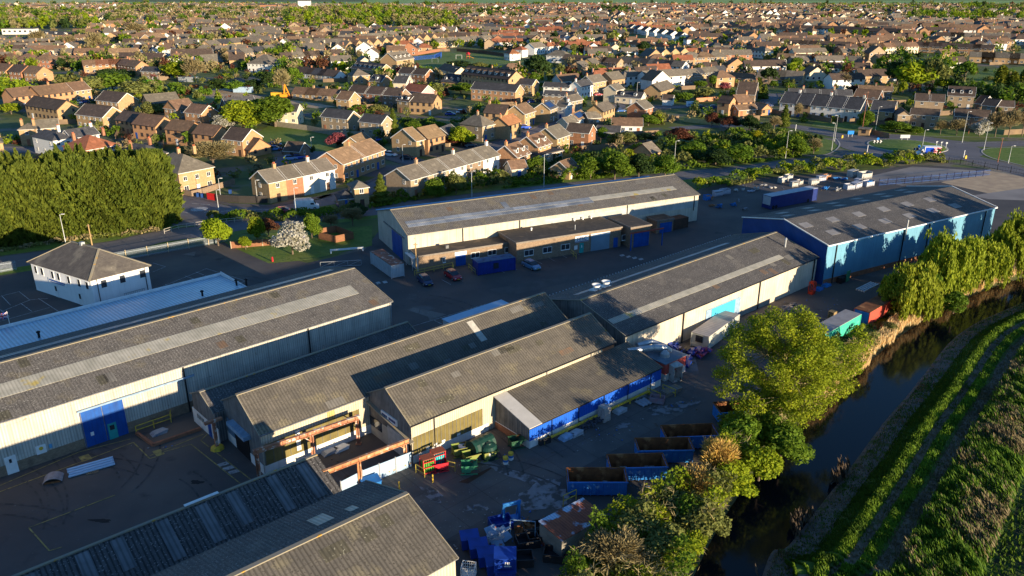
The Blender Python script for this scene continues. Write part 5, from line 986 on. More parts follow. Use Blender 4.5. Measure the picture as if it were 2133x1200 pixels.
def car(p,an,colr,label,name='parked_car'):
    q=G(*p); m=mat('car_paint_%d_%d_%d'%tuple(int(c*99) for c in colr),colr,tuple(c*.9 for c in colr),1,rough=.25,spec=.6); e=empty(name,label,'car',V3(q),R(an),'cars parked in the streets and on the estate')
    mb=MB(); loft(mb,[(-2.1,.75,.35,.6,.7),(-2.05,.84,.25,.85,.76),(-1.4,.87,.22,.95,.78),(0,.88,.22,.93,.8),(1.,.87,.22,.9,.78),(1.9,.8,.25,.72,.7),(2.1,.68,.32,.55,.6)]); mb.build('body',m,e)
    mb=MB(); loft(mb,[(-1.85,.74,.86,.9,.7),(-1.3,.76,.88,1.40,.56),(-.2,.78,.88,1.46,.58),(.35,.76,.88,1.38,.56),(1.15,.70,.86,.92,.66)]); mb.build('windows',glass,e)
    mb=MB(); mb.slab([(-1.3,-.55,1.425),(.3,-.55,1.425),(.3,.55,1.425),(-1.3,.55,1.425)],.03); mb.slab([(-1.2,-.5,1.475),(.1,-.5,1.48),(.1,.5,1.48),(-1.2,.5,1.475)],.05); mb.build('roof_panel',m,e)
    for x in (-1.3,1.3):
        for y in (-.78,.78): wheelobj(e,x,y,.31)
    for y in (-.55,.55):
        mb=MB(); mb.box(2.0,2.08,y-.14,y+.14,.5,.62); mb.build('headlight',white,e); mb=MB(); mb.box(-2.11,-2.05,y-.15,y+.15,.62,.75); mb.build('tail_light',redP,e)
    mb=MB(); mb.box(2.09,2.13,-.26,.26,.36,.46); mb.build('number_plate',mat('plate_yellow',(.6,.5,.05),None,1),e)
CARS=[((886,590),-63,(.01,.025,.09),'navy saloon car parked nearest the yellow railing'),((944,579),-58,(.35,.02,.03),'dark red car parked beside the blue container office'),((1107,558),-55,(.12,.25,.40),'steel blue car parked by the yellow timber barrier'),((592,443),5,(.40,.03,.07),'crimson car beside the hedge near the white van'),((573,304),15,(.02,.08,.4),'blue car parked on the green by the tan house with a garage, farther'),((574,313),15,(.05,.2,.5),'lighter blue car parked by the tan house with a garage, nearer'),((605,333),25,(.2,.3,.5),'silver blue car behind the end terrace roof'),((622,331),25,(.02,.06,.35),'deep blue car behind the end terrace roof'),((814,325),-30,(.7,.72,.75),'white car parked by the double-fronted tan terrace'),((848,332),-10,(.02,.02,.03),'black estate car beside the street lamp'),((938,240),-5,(.01,.03,.25),'navy car on the gravel court in front of the brown fence'),((961,236),0,(.65,.68,.72),'white car on the gravel court in front of the brown fence'),((785,294),20,(.01,.05,.35),'blue car behind the tan terrace roof'),((1094,268),15,(.01,.08,.55),'bright blue car outside the orange-tiled house'),((1048,287),20,(.02,.02,.03),'black car beside the bay-windowed house'),((1108,214),10,(.01,.06,.3),'dark blue car in the yard behind the tan gables'),((1120,212),10,(.02,.03,.08),'navy car in the yard behind the tan gables'),((1246,199),15,(.35,.03,.05),'maroon car outside the white gabled house'),((1293,233),10,(.02,.10,.35),'mid blue car outside the red brick house'),((195,213),10,(.01,.03,.2),'navy car in front of the orange brick terrace'),((180,214),0,(.02,.05,.25),'dark blue car in front of the orange brick terrace'),((163,216),-25,(.6,.65,.7),'white car between the two tan blocks'),((980,306),15,(.02,.03,.05),'black car beside the pale flowering tree'),((720,430),30,(.03,.06,.15),'dark car beside the hipped corner house'),((1487,226),0,(.02,.05,.2),'navy car near the orange brick wall'),((1462,226),0,(.03,.04,.06),'black car near the orange brick wall'),((1600,222),0,(.02,.04,.15),'dark blue car beside the small garage'),((1868,169),0,(.6,.62,.65),'white car behind the brown roofs'),((2010,262),0,(.3,.32,.36),'grey car below the dark-roofed house')]
for c in CARS: car(*c)
r_=random.Random(9); 
def van(p,an,label,body,L=5.4,H=2.3,rack=False,stripe=None):
    q=G(*p); e=empty('van',label,'van',V3(q),R(an)); m=mat('van_paint_'+str(int(body[0]*99)),body,None,1,rough=.3,spec=.5)
    mb=MB(); loft(mb,[(-L/2,.95,.35,H-.1,.85),(-L/2+.05,1.,.3,H,.88),(L/2-1.9,1.,.3,H,.88),(L/2-1.2,1.,.3,H-.25,.8),(L/2-.75,.98,.3,1.25,.9),(L/2-.1,.93,.3,1.0,.85),(L/2,.85,.4,.75,.75)]); mb.build('body',m,e)
    mb=MB(); mb.slab([(L/2-.72,-.78,1.32),(L/2-.72,.78,1.32),(L/2-1.18,.72,H-.22),(L/2-1.18,-.72,H-.22)],.02); mb.build('windscreen',glass,e)
    for y in (-1.01,1.0): mb=MB(); mb.box(L/2-1.9,L/2-1.1,y,y+.02,1.3,1.75); mb.build('side_window',glass,e)
    for x in (-L/2+1.,L/2-1.):
        for y in (-.9,.9): wheelobj(e,x,y,.35)
    if rack:
        for y in (-.8,-.3,.3,.8): mb=MB(); mb.bar((-L/2+.2,y,H+.2),(L/2-1.6,y,H+.2),.05,.05); mb.build('roof_rack_bar',galv,e)
        for x in (-2,-.8,.4): mb=MB(); mb.box(x,x+.05,-.85,.85,H,H+.18); mb.build('roof_rack_foot',galv,e)
    if stripe: mb=MB(); mb.box(-L/2+.7,L/2-2.2,-1.02,-1.,1.,1.6); mb.build('side_panel',stripe,e)
    return e
van((640,436),12,'white van with a ladder rack parked in front of the terrace',(.72,.72,.72),5.6,2.4,True)
van((1442,223),0,'pale blue and white van beside the orange brick wall',(.55,.66,.78),5.2,2.2,False,mat('mid_blue_panel',(.05,.25,.55),None,1))
# delivery truck on the roundabout
q=G(1932,325.5); e=empty('delivery_truck','white box truck with blue and pink-red side panels on the roundabout','truck',V3(q),R(180-3)); tw=mat('truck_white',(.75,.75,.75),None,1,rough=.35,spec=.5)
e.rotation_euler=(0,0,R(176))
mb=MB(); mb.box(-3.3,1.6,-1.1,1.1,.75,3.1); mb.build('box_body',tw,e)
mb=MB(); loft(mb,[(1.6,1.,.4,2.4,.85),(2.1,1.,.35,2.35,.8),(2.6,1.,.35,1.5,.9),(3.3,.95,.35,1.15,.85),(3.45,.85,.4,.8,.75)]); mb.build('cab',tw,e)
mb=MB(); mb.slab([(2.62,-.78,1.52),(2.62,.78,1.52),(2.13,.7,2.3),(2.13,-.7,2.3)],.02); mb.build('windscreen',glass,e)
for y in (-1.02,1.0): mb=MB(); mb.box(1.9,2.6,y,y+.02,1.3,1.9); mb.build('side_window',glass,e)
for y in (-1.13,1.1):
    mb=MB(); mb.box(-1.0,1.4,y,y+.03,1.1,2.9); mb.build('blue_side_panel',mat('truck_blue',(.01,.07,.55),None,1),e)
    mb=MB(); mb.box(-3.2,-1.05,y,y+.03,1.0,2.95); sp=mb.build('pink_side_panel',mat('truck_pink_red',(.75,.07,.16),(.7,.3,.35),1.5),e)
    yo_=y-.01 if y<0 else y+.04
    for k,(a,b,c,d) in enumerate([(-3.,-2.4,2.3,2.5),(-2.2,-1.3,2.4,2.6),(-2.9,-1.8,1.9,2.1),(-1.7,-1.2,1.6,1.9),(-2.9,-2.3,1.2,1.5),(-2.2,-1.5,1.2,1.4)]): mb=MB(); mb.box(a,b,yo_-.005,yo_+.005,c,d); mb.build('panel_print',white if k%3 else black,sp)
mb=MB(); mb.box(-3.2,2.8,-.5,.5,.4,.75); mb.build('chassis',black,e)
for x in (-2.2,2.5):
    for y in (-.95,.95): wheelobj(e,x,y,.38)
# roundabout signs
sblue=mat('sign_blue',(.02,.22,.70),None,1)
def signboard(p,an,w_,h_,z,m,label,posts=2,chev=False,disc=None):
    q=G(*p); e=empty('road_sign',label,'road sign',V3(q),R(an),'signs around the roundabout')
    for k in range(posts): x=(-w_/2+w_*.2)+(w_*.6)*k/max(1,posts-1) if posts>1 else 0; mb=MB(); mb.box(x-.05,x+.05,.03,.1,0,z+h_); mb.build('post',galv,e)
    mb=MB(); mb.box(-w_/2,w_/2,-.03,.03,z,z+h_); b_=mb.build('board',m,e)
    if chev:
        for k in range(3):
            x=-w_/2+w_*(k+.5)/3; s=w_*.12; mb=MB()
            for a,b in ((0,h_/2),(h_,h_/2)): mb.poly([(x-s,-.036,z+a),(x,-.036,z+a),(x+s,-.036,z+b),(x,-.036,z+b)][::(1 if a==0 else -1)])
            mb.build('chevron',white,b_)
    if disc: mb=MB(); mb.tube((0,-.06,z+h_+.45),(0,-.02,z+h_+.45),.42,n=18); mb.build('round_sign',disc,e)
signboard((1827,302),-8,3.,.75,.8,black,'black chevron board with a blue arrow disc on the left of the roundabout',3,True,sblue); signboard((1912,319),0,3.,.75,.9,black,'chevron board with a blue disc just left of the delivery truck',3,True,sblue)
signboard((1884,294),0,3.2,1.1,1.,galv,'grey backed direction sign on the far side of the roundabout',2); signboard((1771,286),5,2.2,1.2,1.,sblue,'blue and white direction sign on the small island left of the roundabout',2); signboard((2095,255),0,2.,1.,1.,sblue,'small blue sign right of the roundabout') if False else None
for p,lab in [((1950,308),'left'),((1960,309),'middle'),((1970,310),'right')]: signboard(p,0,.6,.5,1.6,galv,f'small grey-backed sign on the right of the island, {lab} of three',1)
for p,lab in [((1754,288),'by the blue direction sign'),((1801,322),'on the near splitter island'),((2011,331),'on the right-hand splitter island'),((2176,297),'x')]:
    if lab=='x': continue
    q=G(*p); e=empty('traffic_bollard','yellow traffic bollard '+lab,'bollard',V3(q),0,'yellow traffic bollards'); mb=MB(); mb.box(-.25,.25,-.2,.2,.05,.9); mb.lathe([(.25,.9),(.2,1.05),(.01,1.1)],n=10); mb.build('bollard_body',yellow,e); mb=MB(); mb.box(-.3,.3,-.25,.25,0,.08); mb.build('base',black,e)
for p,t in [((1806,317),305),((2007,328),313),((1657,272),262)]: small('marker_post','white marker post on the '+{1806:'near splitter island',2007:'right-hand splitter island',1657:'verge where the road comes in from the left'}[p[0]],'post',p,0,lambda mb:mb.tube((0,0,0),(0,0,2.2),.1,n=8),white,'white traffic posts')
small('road_bollard','red and white striped bollard at the edge of the grass','bollard',(568,545),0,lambda mb:mb.lathe([(.18,0),(.15,.9),(.01,1.)],n=10),redP)
def gatef(mb):
    for z in (.1,1.1): mb.bar((0,0,z),(7.5,0,z),.07,.07)
    for x in (0,2.5,5,7.5): mb.bar((x,0,.1),(x,0,1.1),.07,.07)
    for x in (0,2.5,5): mb.bar((x,0,.1),(x+2.5,0,1.1),.04,.04)
small('field_gate','pale tubular double gate in front of the grass','gate',(668,558),R(10),gatef,galv); small('height_barrier','white horizontal barrier beam at the site entrance','barrier',(688,528),R(15),lambda mb:(mb.box(0,6.5,-.15,.15,.5,.8),mb.box(0,.3,-.2,.2,0,.5),mb.box(6.2,6.5,-.2,.2,0,.5)),white)
for k,p in enumerate([(480,404),(422,412),(413,411)]): small('wheelie_bin','blue wheelie bin outside the garden wall, '+('leftmost','second','third')[k]+' along','bin',p,0,lambda mb:(mb.box(-.28,.28,-.35,.35,.1,1.),mb.box(-.3,.3,-.38,.38,1.,1.08)),mat('bin_blue',(.02,.07,.25),None,1),'wheelie bins')
# playground
def frame_(mb):
    for x in (0,4): mb.bar((x,-1,0),(x,0,2.6),.1,.1); mb.bar((x,1,0),(x,0,2.6),.1,.1)
    mb.bar((0,0,2.6),(4,0,2.6),.1,.1)
small('swing_frame','grey swing frame on the playing field','swing',(900,130),.1,frame_,galv); small('swing_frame','pale swing frame near the red climbing unit','swing',(950,123),.1,frame_,white)
def climber(mb):
    mb.box(0,2,0,2,1.4,1.55,1); [mb.box(x,x+.15,y,y+.15,0,2.8,0) for x in (0,1.85) for y in (0,1.85)]; mb.lathe([(1.6,2.8),(1.2,3.6),(.01,4.2)],c=(1,1),n=4,m=0); mb.slab([(2,.3,1.5),(5,.3,.2),(5,1.3,.2),(2,1.3,1.5)][::1],.12,2)
q=G(972,122); mb=MB(); climber(mb); o=mb.build('climbing_unit',[redP,yellow,mat('slide_orange',(.75,.35,.03),None,1)],None,V3(q)); tag(o,'red climbing tower with an orange slide on the playing field','play unit')
panelfence('blue railings round the ball court on the playing field',[(862,126),(905,122),(920,116),(918,123)],2.6,mat('court_blue',(.03,.10,.40),None,1),mat('court_blue',(.03,.10,.40),None,1),3,slats=.17)
# excavator and skips on the old yard
e=empty('excavator','orange excavator with a raised boom on the old yard behind the trees','excavator',V3(G(592,206)),0); orr=mat('excavator_orange',(.8,.30,.02),None,1)
mb=MB(); mb.box(-1.5,1.5,-1.2,1.2,.9,2.2); mb.build('body',orr,e)
for y in (-1.1,1.1): mb=MB(); mb.box(-1.8,1.8,y-.3,y+.3,0,.8); mb.build('track',rubber,e)
mb=MB(); mb.bar((.2,0,1.8),(.8,0,6.4),.5,.5); mb.build('boom',orr,e); mb=MB(); mb.bar((.8,0,6.4),(2.6,0,1.6),.4,.4); mb.build('dipper_arm',orr,e); mb=MB(); mb.box(2.2,3.2,-.5,.5,.6,1.5); mb.build('bucket',rust,e)
for p,lab,m,L in [((486,193),'pale blue container in the old yard among the trees',mat('ice_blue_sheet',(.35,.48,.62),None,2),9),((372,171),'grey container at the left end of the old yard',galv,10),((300,174),'lime green container beside the pink blossom tree',mat('lime_green',(.25,.8,.05),None,1),4),((395,184),'rusty skip in the middle of the old yard',rust,4),((425,186),'orange skip beyond the rusty one in the old yard',mat('orange_skip',(.6,.22,.05),None,1),4),((565,205),'yellow skip beside the excavator',mat('amber',(.75,.4,.03),None,1),7)]:
    q=G(*p); e=empty('container',lab,'container',V3(q),R(-6),'containers and skips in the old yard'); mb=MB(); mb.box(0,L,0,2.4,.1,2.5 if L>6 else 1.6); mb.build('body',m,e); mb=MB(); mb.box(-.05,L+.05,-.05,2.45,2.5 if L>6 else 1.6,2.6 if L>6 else 1.7); mb.build('top_rim',m,e)

lm_=[mat('litter_pale',(.32,.31,.29),None,3),mat('litter_brown',(.2,.13,.08),None,3),mat('litter_blue',(.05,.15,.4),None,3)]; mb=MB(); r_=random.Random(4)
for (cx,cy,rx,ry,n) in [(1240,905,70,18,40),(1330,1000,60,25,50),(1060,1090,70,40,60),(950,960,80,25,40),(1400,820,50,40,50),(1700,640,60,25,40),(330,915,40,20,25),(660,950,60,15,30),(1620,390,180,18,160),(1000,1150,60,30,30)]:
    for k in range(n):
        q=G(r_.gauss(cx,rx*.6),r_.gauss(cy,ry*.6)); s_=r_.uniform(.05,.2); z=.03; a=r_.uniform(0,3); d=Vector((math.cos(a),math.sin(a)))*s_; mb.bar((q.x,q.y,z+s_*.2),(q.x+d.x,q.y+d.y,z+s_*.25),s_*.7,s_*.35,r_.randrange(3))
tag(mb.build('litter',lm_),'scattered rubble and litter lying over the yards','litter',None,'stuff')
# ---------------------------------------------------------------- the town
def wm(n,a,b,br=True): return mat(n,a,b,1.6,brick=(.45,.15,(.85,.82,.78),'w',.16) if br else None,patch=(tuple(v*.7 for v in a),.35,.6,.12),rand=.10)
def rm(n,a,b): return mat(n,a,b,.9,brick=(.33,.33,(.7,.7,.7),'roof',.22),patch=(tuple(v*1.35 for v in a),.5,.56,.14),speck=((.3,.27,.2),3.5,.72),rand=.14)
WM={'tan':wm('tan_brick',(.47,.315,.165),(.38,.25,.13)),'ora':wm('orange_buff_brick',(.50,.285,.145),(.42,.235,.12)),'red':wm('red_brick',(.38,.18,.10),(.30,.14,.08)),'bei':wm('beige_brick',(.40,.30,.20),(.31,.23,.15)),
 'cre':wm('cream_render',(.64,.54,.39),(.56,.47,.34),False),'whi':wm('white_rendered_wall',(.76,.74,.70),(.66,.64,.60),False),'pin':wm('pink_render',(.62,.36,.34),(.55,.32,.3),False),'gre':wm('grey_render',(.55,.54,.48),(.46,.45,.4),False),'bro':wm('brown_brick',(.30,.19,.11),(.22,.14,.08))}
RM={'bro':rm('brown_roof_tiles',(.21,.13,.08),(.155,.10,.065)),'dkb':rm('dark_brown_roof_tiles',(.105,.075,.058),(.075,.055,.045)),'sla':rm('dark_slate_roof',(.075,.075,.082),(.055,.055,.06)),'gre':rm('grey_brown_roof_tiles',(.19,.165,.13),(.145,.125,.10)),
 'red':rm('red_roof_tiles',(.34,.13,.065),(.26,.10,.05)),'ora':rm('orange_roof_tiles',(.42,.19,.09),(.34,.15,.07)),'tan':rm('tan_roof_tiles',(.29,.19,.11),(.22,.145,.085))}
CW={'tan':'tan brick','ora':'orange-buff brick','red':'red brick','bei':'beige brick','cre':'cream rendered','whi':'white rendered','pin':'pink rendered','gre':'grey rendered','bro':'brown brick'}
CR={'bro':'brown tiled','dkb':'dark brown','sla':'slate','gre':'grey-brown','red':'red tiled','ora':'orange tiled','tan':'tan tiled'}
pot=mat('chimney_pot',(.5,.15,.07),None,2)
dkframe=mat('dark_brown_frame',(.07,.04,.03),None,2)
def solve(e1,e2,r,h,pitch):
    A,B=G(*e1,h),G(*e2,h); d=(B-A); L=d.length; d/=L; p=Vector((-d.y,d.x)); best=(1e9,8.)
    for i in range(60,320):
        W=i*.05; z=h+W/2*pitch
        for P in (A,B):
            q=P+p*W/2; x,y=PR(q.x,q.y,z); e=(x-r[0])**2*.4+(y-r[1])**2
            if e<best[0]: best=(e,W)
    return A,L,d,min(max(best[1],5.),13)
def roofmesh(L,W,h,rise,typ,m,e,oh=.3,th=.15,half=False):
    mb=MB(); k=rise/(W/2) if typ!='x' else rise/(L/2); z0=h-oh*k
    if typ=='g':
        mb.slab([(-oh,-oh,z0),(L+oh,-oh,z0),(L+oh,W/2,h+rise),(-oh,W/2,h+rise)],th); mb.slab([(L+oh,W+oh,z0),(-oh,W+oh,z0),(-oh,W/2,h+rise),(L+oh,W/2,h+rise)],th)
    elif typ=='x':
        mb.slab([(-oh,W+oh,z0),(-oh,-oh,z0),(L/2,-oh,h+rise),(L/2,W+oh,h+rise)],th); mb.slab([(L+oh,-oh,z0),(L+oh,W+oh,z0),(L/2,W+oh,h+rise),(L/2,-oh,h+rise)],th)
    elif typ=='h': hip(mb,L,W,h-.1,rise,oh,th)
    else: mb.slab([(-oh,-oh,h+.2),(L+oh,-oh,h+.2),(L+oh,W+oh,h+.2),(-oh,W+oh,h+.2)],.25)
    return mb.build('roof',m,e)
def wallmesh(L,W,h,rise,typ,m,e):
    mb=MB(); h2=h-.05; r=rise-.12
    if typ=='g':
        for x in (0,L):
            p=[(x,0,0),(x,W,0),(x,W,h2),(x,W/2,h2+r),(x,0,h2)]; mb.poly(p if x else p[::-1])
        mb.poly([(0,0,0),(L,0,0),(L,0,h2),(0,0,h2)]); mb.poly([(L,W,0),(0,W,0),(0,W,h2),(L,W,h2)])
    elif typ=='x':
        for y in (0,W):
            p=[(0,y,0),(L,y,0),(L,y,h2),(L/2,y,h2+r),(0,y,h2)]; mb.poly(p if y==0 else p[::-1])
        mb.poly([(0,W,0),(0,0,0),(0,0,h2),(0,W,h2)]); mb.poly([(L,0,0),(L,W,0),(L,W,h2),(L,0,h2)])
    else: mb.box(0,L,0,W,0,h2)
    return mb.build('wall',m,e)
HOUSES=[]
def chimney(rf,x,y,z0,z1,m,big=False):
    mb=MB(); s=.38 if not big else .5; mb.box(x-s,x+s,y-s*.8,y+s*.8,z0,z1); mb.box(x-s-.06,x+s+.06,y-s*.8-.06,y+s*.8+.06,z1,z1+.12); c=mb.build('chimney',m,rf)
    for k in (-.18,.18): mb=MB(); mb.lathe([(.11,z1+.1),(.13,z1+.5),(.1,z1+.5)],c=(x+k,y),n=8); mb.build('chimney_pot',pot,c)
def buildhouse(name,label,A,ang,L,W,h,typ,wk,rk,pitch=.7,dorm=0,chim='m',group=None,win_rows=None,porch=True,solar=False,cat='house',fm=None,winden=2.6,side_win=True,dside=1):
    e=empty(name,label,cat,V3(A),ang,group); m=WM[wk]; r=RM[rk]; rise=(W/2 if typ!='x' else L/2)*pitch if typ!='f' else 0
    if typ=='h': rise=min(W,L)/2*pitch
    wallmesh(L,W,h,rise,typ,m,e); rf=roofmesh(L,W,h,rise,typ,r,e)
    HOUSES.append((A+Vector((math.cos(ang)*L/2-math.sin(ang)*W/2,math.sin(ang)*L/2+math.cos(ang)*W/2)),max(L,W)/2+1))
    fm=fm or (white if wk not in('tan','ora') or rng.random()<.5 else dkframe)
    rows=win_rows or ([(1.0,1.2),(3.5,1.1)] if h>4 else [(1.0,1.1)])
    if h>7: rows=[(1.,1.2),(3.5,1.2),(6.,1.1)]
    n=max(1,int(L/winden)); di=rng.randrange(n)
    for ri,(z,hh) in enumerate(rows):
        for k in range(n):
            x=L*(k+.5)/n
            if ri==0 and k==di and porch:
                mb=MB(); mb.box(x-.5,x+.5,-.07,.03,0,2.05); d_=mb.build('door',[white,blueD,brickR,dkframe][rng.randrange(4)],e); continue
            win(e,x,z,1.25 if ri==0 else 1.05,hh,fm=fm)
    if side_win and h>2:
        ms=max(1,int(W/4))
        for s,yy in (('r',L),('l',0)):
            for (z,hh) in rows:
                for k in range(ms):
                    if rng.random()<.6: win(e,W*(k+.5)/ms,z,.9,hh,yy,s,fm=fm)
        if typ=='x': pass
    if typ in 'gx':
        mb=MB()
        if typ=='g': mb.bar((-.28,W/2,h+rise+.04),(L+.28,W/2,h+rise+.04),.26,.12)
        else: mb.bar((L/2,-.28,h+rise+.04),(L/2,W+.28,h+rise+.04),.26,.12)
        mb.build('ridge_tiles',r,rf)
        for x in (-.32,L+.32) if typ=='g' else (): 
            mb=MB(); zz=h-.3*pitch; mb.bar((x,-.3,zz-.08),(x,W/2,h+rise-.08),.05,.2); mb.bar((x,W+.3,zz-.08),(x,W/2,h+rise-.08),.05,.2); mb.build('bargeboard',fm,rf)
    mb=MB(); mb.bar((-.25,-.36,h-.25),(L+.25,-.36,h-.25),.1,.1); mb.build('gutter',black if fm is dkframe else white,rf)
    zt=h+rise
    if typ=='x': cps={'l':(L/2,W-.5),'r':(L/2,.6),'m':(L/2,W/2)}
    else: cps={'l':(.5,W/2),'r':(L-.5,W/2),'m':(L/2,W/2)}
    for c in chim:
        if c in cps: chimney(rf,*cps[c],zt-1.,zt+.9,m)
        if c=='f': chimney(rf,L*.3,-.3,0.2,zt+.8,m,True)
    for k in range(dorm):
        x=L*(k+.5)/dorm; y=W*.16; z=h+y*pitch*(1 if typ=='g' else 1); mb=MB(); mb.box(x-.6,x+.6,y-.25,y+1.7,z-.2,z+1.05,0); mb.slab([(x-.85,y-.45,z+.95),(x,y-.45,z+1.5),(x,y+2.1,z+1.5),(x-.85,y+2.1,z+.95)][::-1][::-1],.1,1); mb.slab([(x,y-.45,z+1.5),(x+.85,y-.45,z+.95),(x+.85,y+2.1,z+.95),(x,y+2.1,z+1.5)],.1,1)
        mb.poly([(x-.6,y-.26,z+1.),(x+.6,y-.26,z+1.),(x,y-.26,z+1.42)],0); d_=mb.build('dormer',[white,r],rf); mb=MB(); mb.box(x-.38,x+.38,y-.28,y-.24,z,z+.85); mb.build('dormer_pane',glass,d_)
    if solar:
        mb=MB(); y0,y1=W*.08,W*.42; f=lambda y:h+y*pitch+.12; mb.slab([(L*.15,y0,f(y0)),(L*.8,y0,f(y0)),(L*.8,y1,f(y1)),(L*.15,y1,f(y1))],.06); mb.build('solar_panel',mat('solar_blue',(.012,.03,.11),(.02,.04,.13),1,rough=.2,spec=.6,brick=(1.,1.6,(.5,.5,.6),'roof',.1)),rf)
    return e
def H(x1,y1,x2,y2,third,h,typ,wk,rk,label,name='house',units=None,labels=None,**k):
    pitch=k.get('pitch',.7)
    if isinstance(third,tuple) and third[0]=='b':
        A,B=G(x1,y1,h),G(x2,y2,h); d=B-A; L=d.length; d/=L; p=Vector((-d.y,d.x)); W=(G(third[1],third[2],h)-A).dot(p); W=min(max(W,5),14)
    elif isinstance(third,tuple): A,L,d,W=solve((x1,y1),(x2,y2),third,h,pitch)
    else: A,B=G(x1,y1,h),G(x2,y2,h); d=B-A; L=d.length; d/=L; W=third
    ang=math.atan2(d.y,d.x)
    if units:
        for i,wk_ in enumerate(units):
            kk=dict(k); kk['chim']='r' if i%2==0 else ''; 
            lab=label.replace('#',['first','second','third','fourth','fifth','sixth'][i]); buildhouse('terraced_house',lab,A+d*(L*i/len(units)),ang,L/len(units)-.02,W,h+(i%2)*.001,typ,wk_,rk,**kk)
    else: buildhouse(name,label,A,ang,L,W,h,typ,wk,rk,**k)
H(28,202,80,196,(9,186),5,'g','ora','bro','orange-buff terrace house with open left gable, back left by the green bank',chim='')
H(83,198,189,185,(173,168),5,'g','ora','bro','long orange-buff terrace with brown roof joined right of the gabled one',chim='',units=['ora','ora','ora']) if False else H(83,198,189,185,(173,168),5,'g','ora','bro','# unit from the left of the long orange-buff brown-roofed terrace, back left',units=['ora','ora','ora'])
H(52,218,118,228,(138,209),5,'g','tan','dkb','long tan block with dark brown roof, leftmost of the two long blocks',chim='')
H(157.5,237,213,244,(236,223),5,'g','tan','dkb','long tan block with dark brown roof, right of the other long block',chim='')
H(199,207.5,245,213,(265,194),5,'g','tan','dkb','tan block with dark roof behind the white-flowered shrub, back row',chim='')
H(310,216,375,210,(296,198),5,'g','tan','gre','tan house with long grey-brown roof behind the pale shrub',chim='')
H(240,248,277,254,(291,234),4.8,'g','ora','dkb','small orange-buff house between the long tan block and the cross-gabled house',chim='')
H(275,257,322.5,263,(331,238),5,'g','ora','bro','orange-buff house with two rear gables in the middle of the row',chim='')
H(343,268,388,273,(401,252),5,'g','ora','bro','orange-buff brown-roofed house, third from the right of the front row',chim='')
H(401,277,444,282,(461,262),5,'g','ora','bro','orange-buff brown-roofed house, second from the right of the front row',chim='')
H(463.5,288,504,293,(524,269),5,'g','ora','dkb','orange-buff end house with a garage wing at the right of the front row',chim='')
H(508,310,520,312,(551,292),2.4,'g','ora','dkb','low gabled garage wing joined to the orange-buff end house',chim='',cat='garage',name='garage',porch=False)
H(591,313,622.5,315,(636,297),2.4,'g','bro','dkb','brown double garage with dark roof on the small green',chim='',cat='garage',name='garage')
H(384,233,418.5,237,(433,219),5,'g','ora','bro','orange-buff house with ivy at its left roof corner, back row',chim='')
H(350,234,364,231,(366,212),5,'x','ora','bro','orange-buff house with a front gable left of the ivy-covered roof',8,) if False else H(341,224,368,228,8.,5,'x','ora','bro','orange-buff front-gabled house left of the ivy-covered roof',chim='')
H(475,226,536,220,(452,207),3.4,'g','bro','sla','slate-roofed house with dormers partly behind the bright green trees',chim='',dorm=2,pitch=.9)
H(572,231,617,232,(623,217),5,'g','cre','sla','cream house with grey slate roof right of the bright green trees',chim='')
H(668.5,241.5,723,247.5,(737,231.5),5,'g','bei','sla','new beige brick house with slate roof, left of the matching pair',chim='')
H(748,252,793.5,257,(805,241),5,'g','bei','sla','new beige brick house with slate roof, right of the matching pair beside a conifer',chim='')
H(110,292,150,286,('b',64,283),5.4,'h','whi','sla','white rendered villa with hipped slate roof above the conifer row',name='villa',chim='r')
H(150,287,206,278,6.,4.8,'g','whi','sla','white rear wing with slate roof joined to the white villa',chim='r')
H(178,312,246,300,('b',134,303),5,'h','red','red','red-tiled hipped house with white left wall above the conifer row',chim='lr',pitch=.6)
H(38,269,70,268,('b',2,268),5.4,'h','tan','gre','tan bay-windowed villa with hipped roof at the left edge',name='villa',chim='lr')
H(70,268,122,264,6.5,5,'g','tan','gre','long tan rear wing with brown roof beside the left edge villa',chim='')
H(-40,300,5,296,8,5,'h','tan','gre','tan house cut by the left edge behind the conifers',chim='r')
H(302,327,348,317,('b',250,317),5,'h','red','sla','dark red brick house with hipped slate roof and tall chimney, above the conifers',chim='lr')
H(371,360,444,346,('b',310,343),5.8,'h','tan','gre','large tan corner villa with grey-brown hipped roof beside the mini roundabout',name='villa',chim='mr')
H(559,380,697,351,(533,357.5),5.2,'g','tan','gre','# house from the left of the pale terrace behind the parked white van',units=['tan','red','gre','whi'],pitch=.62)
H(714,341,801,311,(682.5,316),5,'g','ora','tan','# unit from the left of the sunlit orange-buff terrace above the white terrace',units=['ora','ora'],pitch=.6)
H(746,298,771,287,(738,282),2.6,'g','tan','tan','low tan outbuilding behind the sunlit orange-buff terrace',chim='',name='outbuilding',cat='outbuilding')
H(867,293,884,289,(838,269),5,'g','tan','tan','tan semi with wide stained left gable, left half',chim='',pitch=.62)
H(891.5,289,927,281,(863,269),5,'g','ora','tan','orange-buff semi with tan roof, right half beside the copper bush',chim='')
H(935,280,955,272,(940,257),4,'g','bei','sla','grey-roofed house with white verge behind the pale flowering tree',chim='')
H(1004.5,263,1032,257,('b',958.5,257),5.2,'h','bei','gre','beige house with pyramid roof and white bay windows on the street',chim='m',pitch=.85)
H(1059.5,261,1086,252,(1047,242),5,'g','tan','ora','tan house with bright orange-tiled roof facing the street',chim='l')
H(1008,234,1050,237,(1018,216),5,'g','tan','dkb','tan house with dark brown roof behind the orange-tiled house',chim='l')
H(1093,237,1115,230,(1078,217),5,'g','tan','bro','tan house with brown roof and shaded front, right of the orange-tiled one',chim='l')
H(1146,228,1161,222,(1130,214),5,'g','tan','sla','tan house with solar roof among the tight group of gables',chim='l',solar=True)
H(1158,221,1178,223,(1183,213),5,'g','whi','gre','small house with a bright white right gable in the tight group',chim='r')
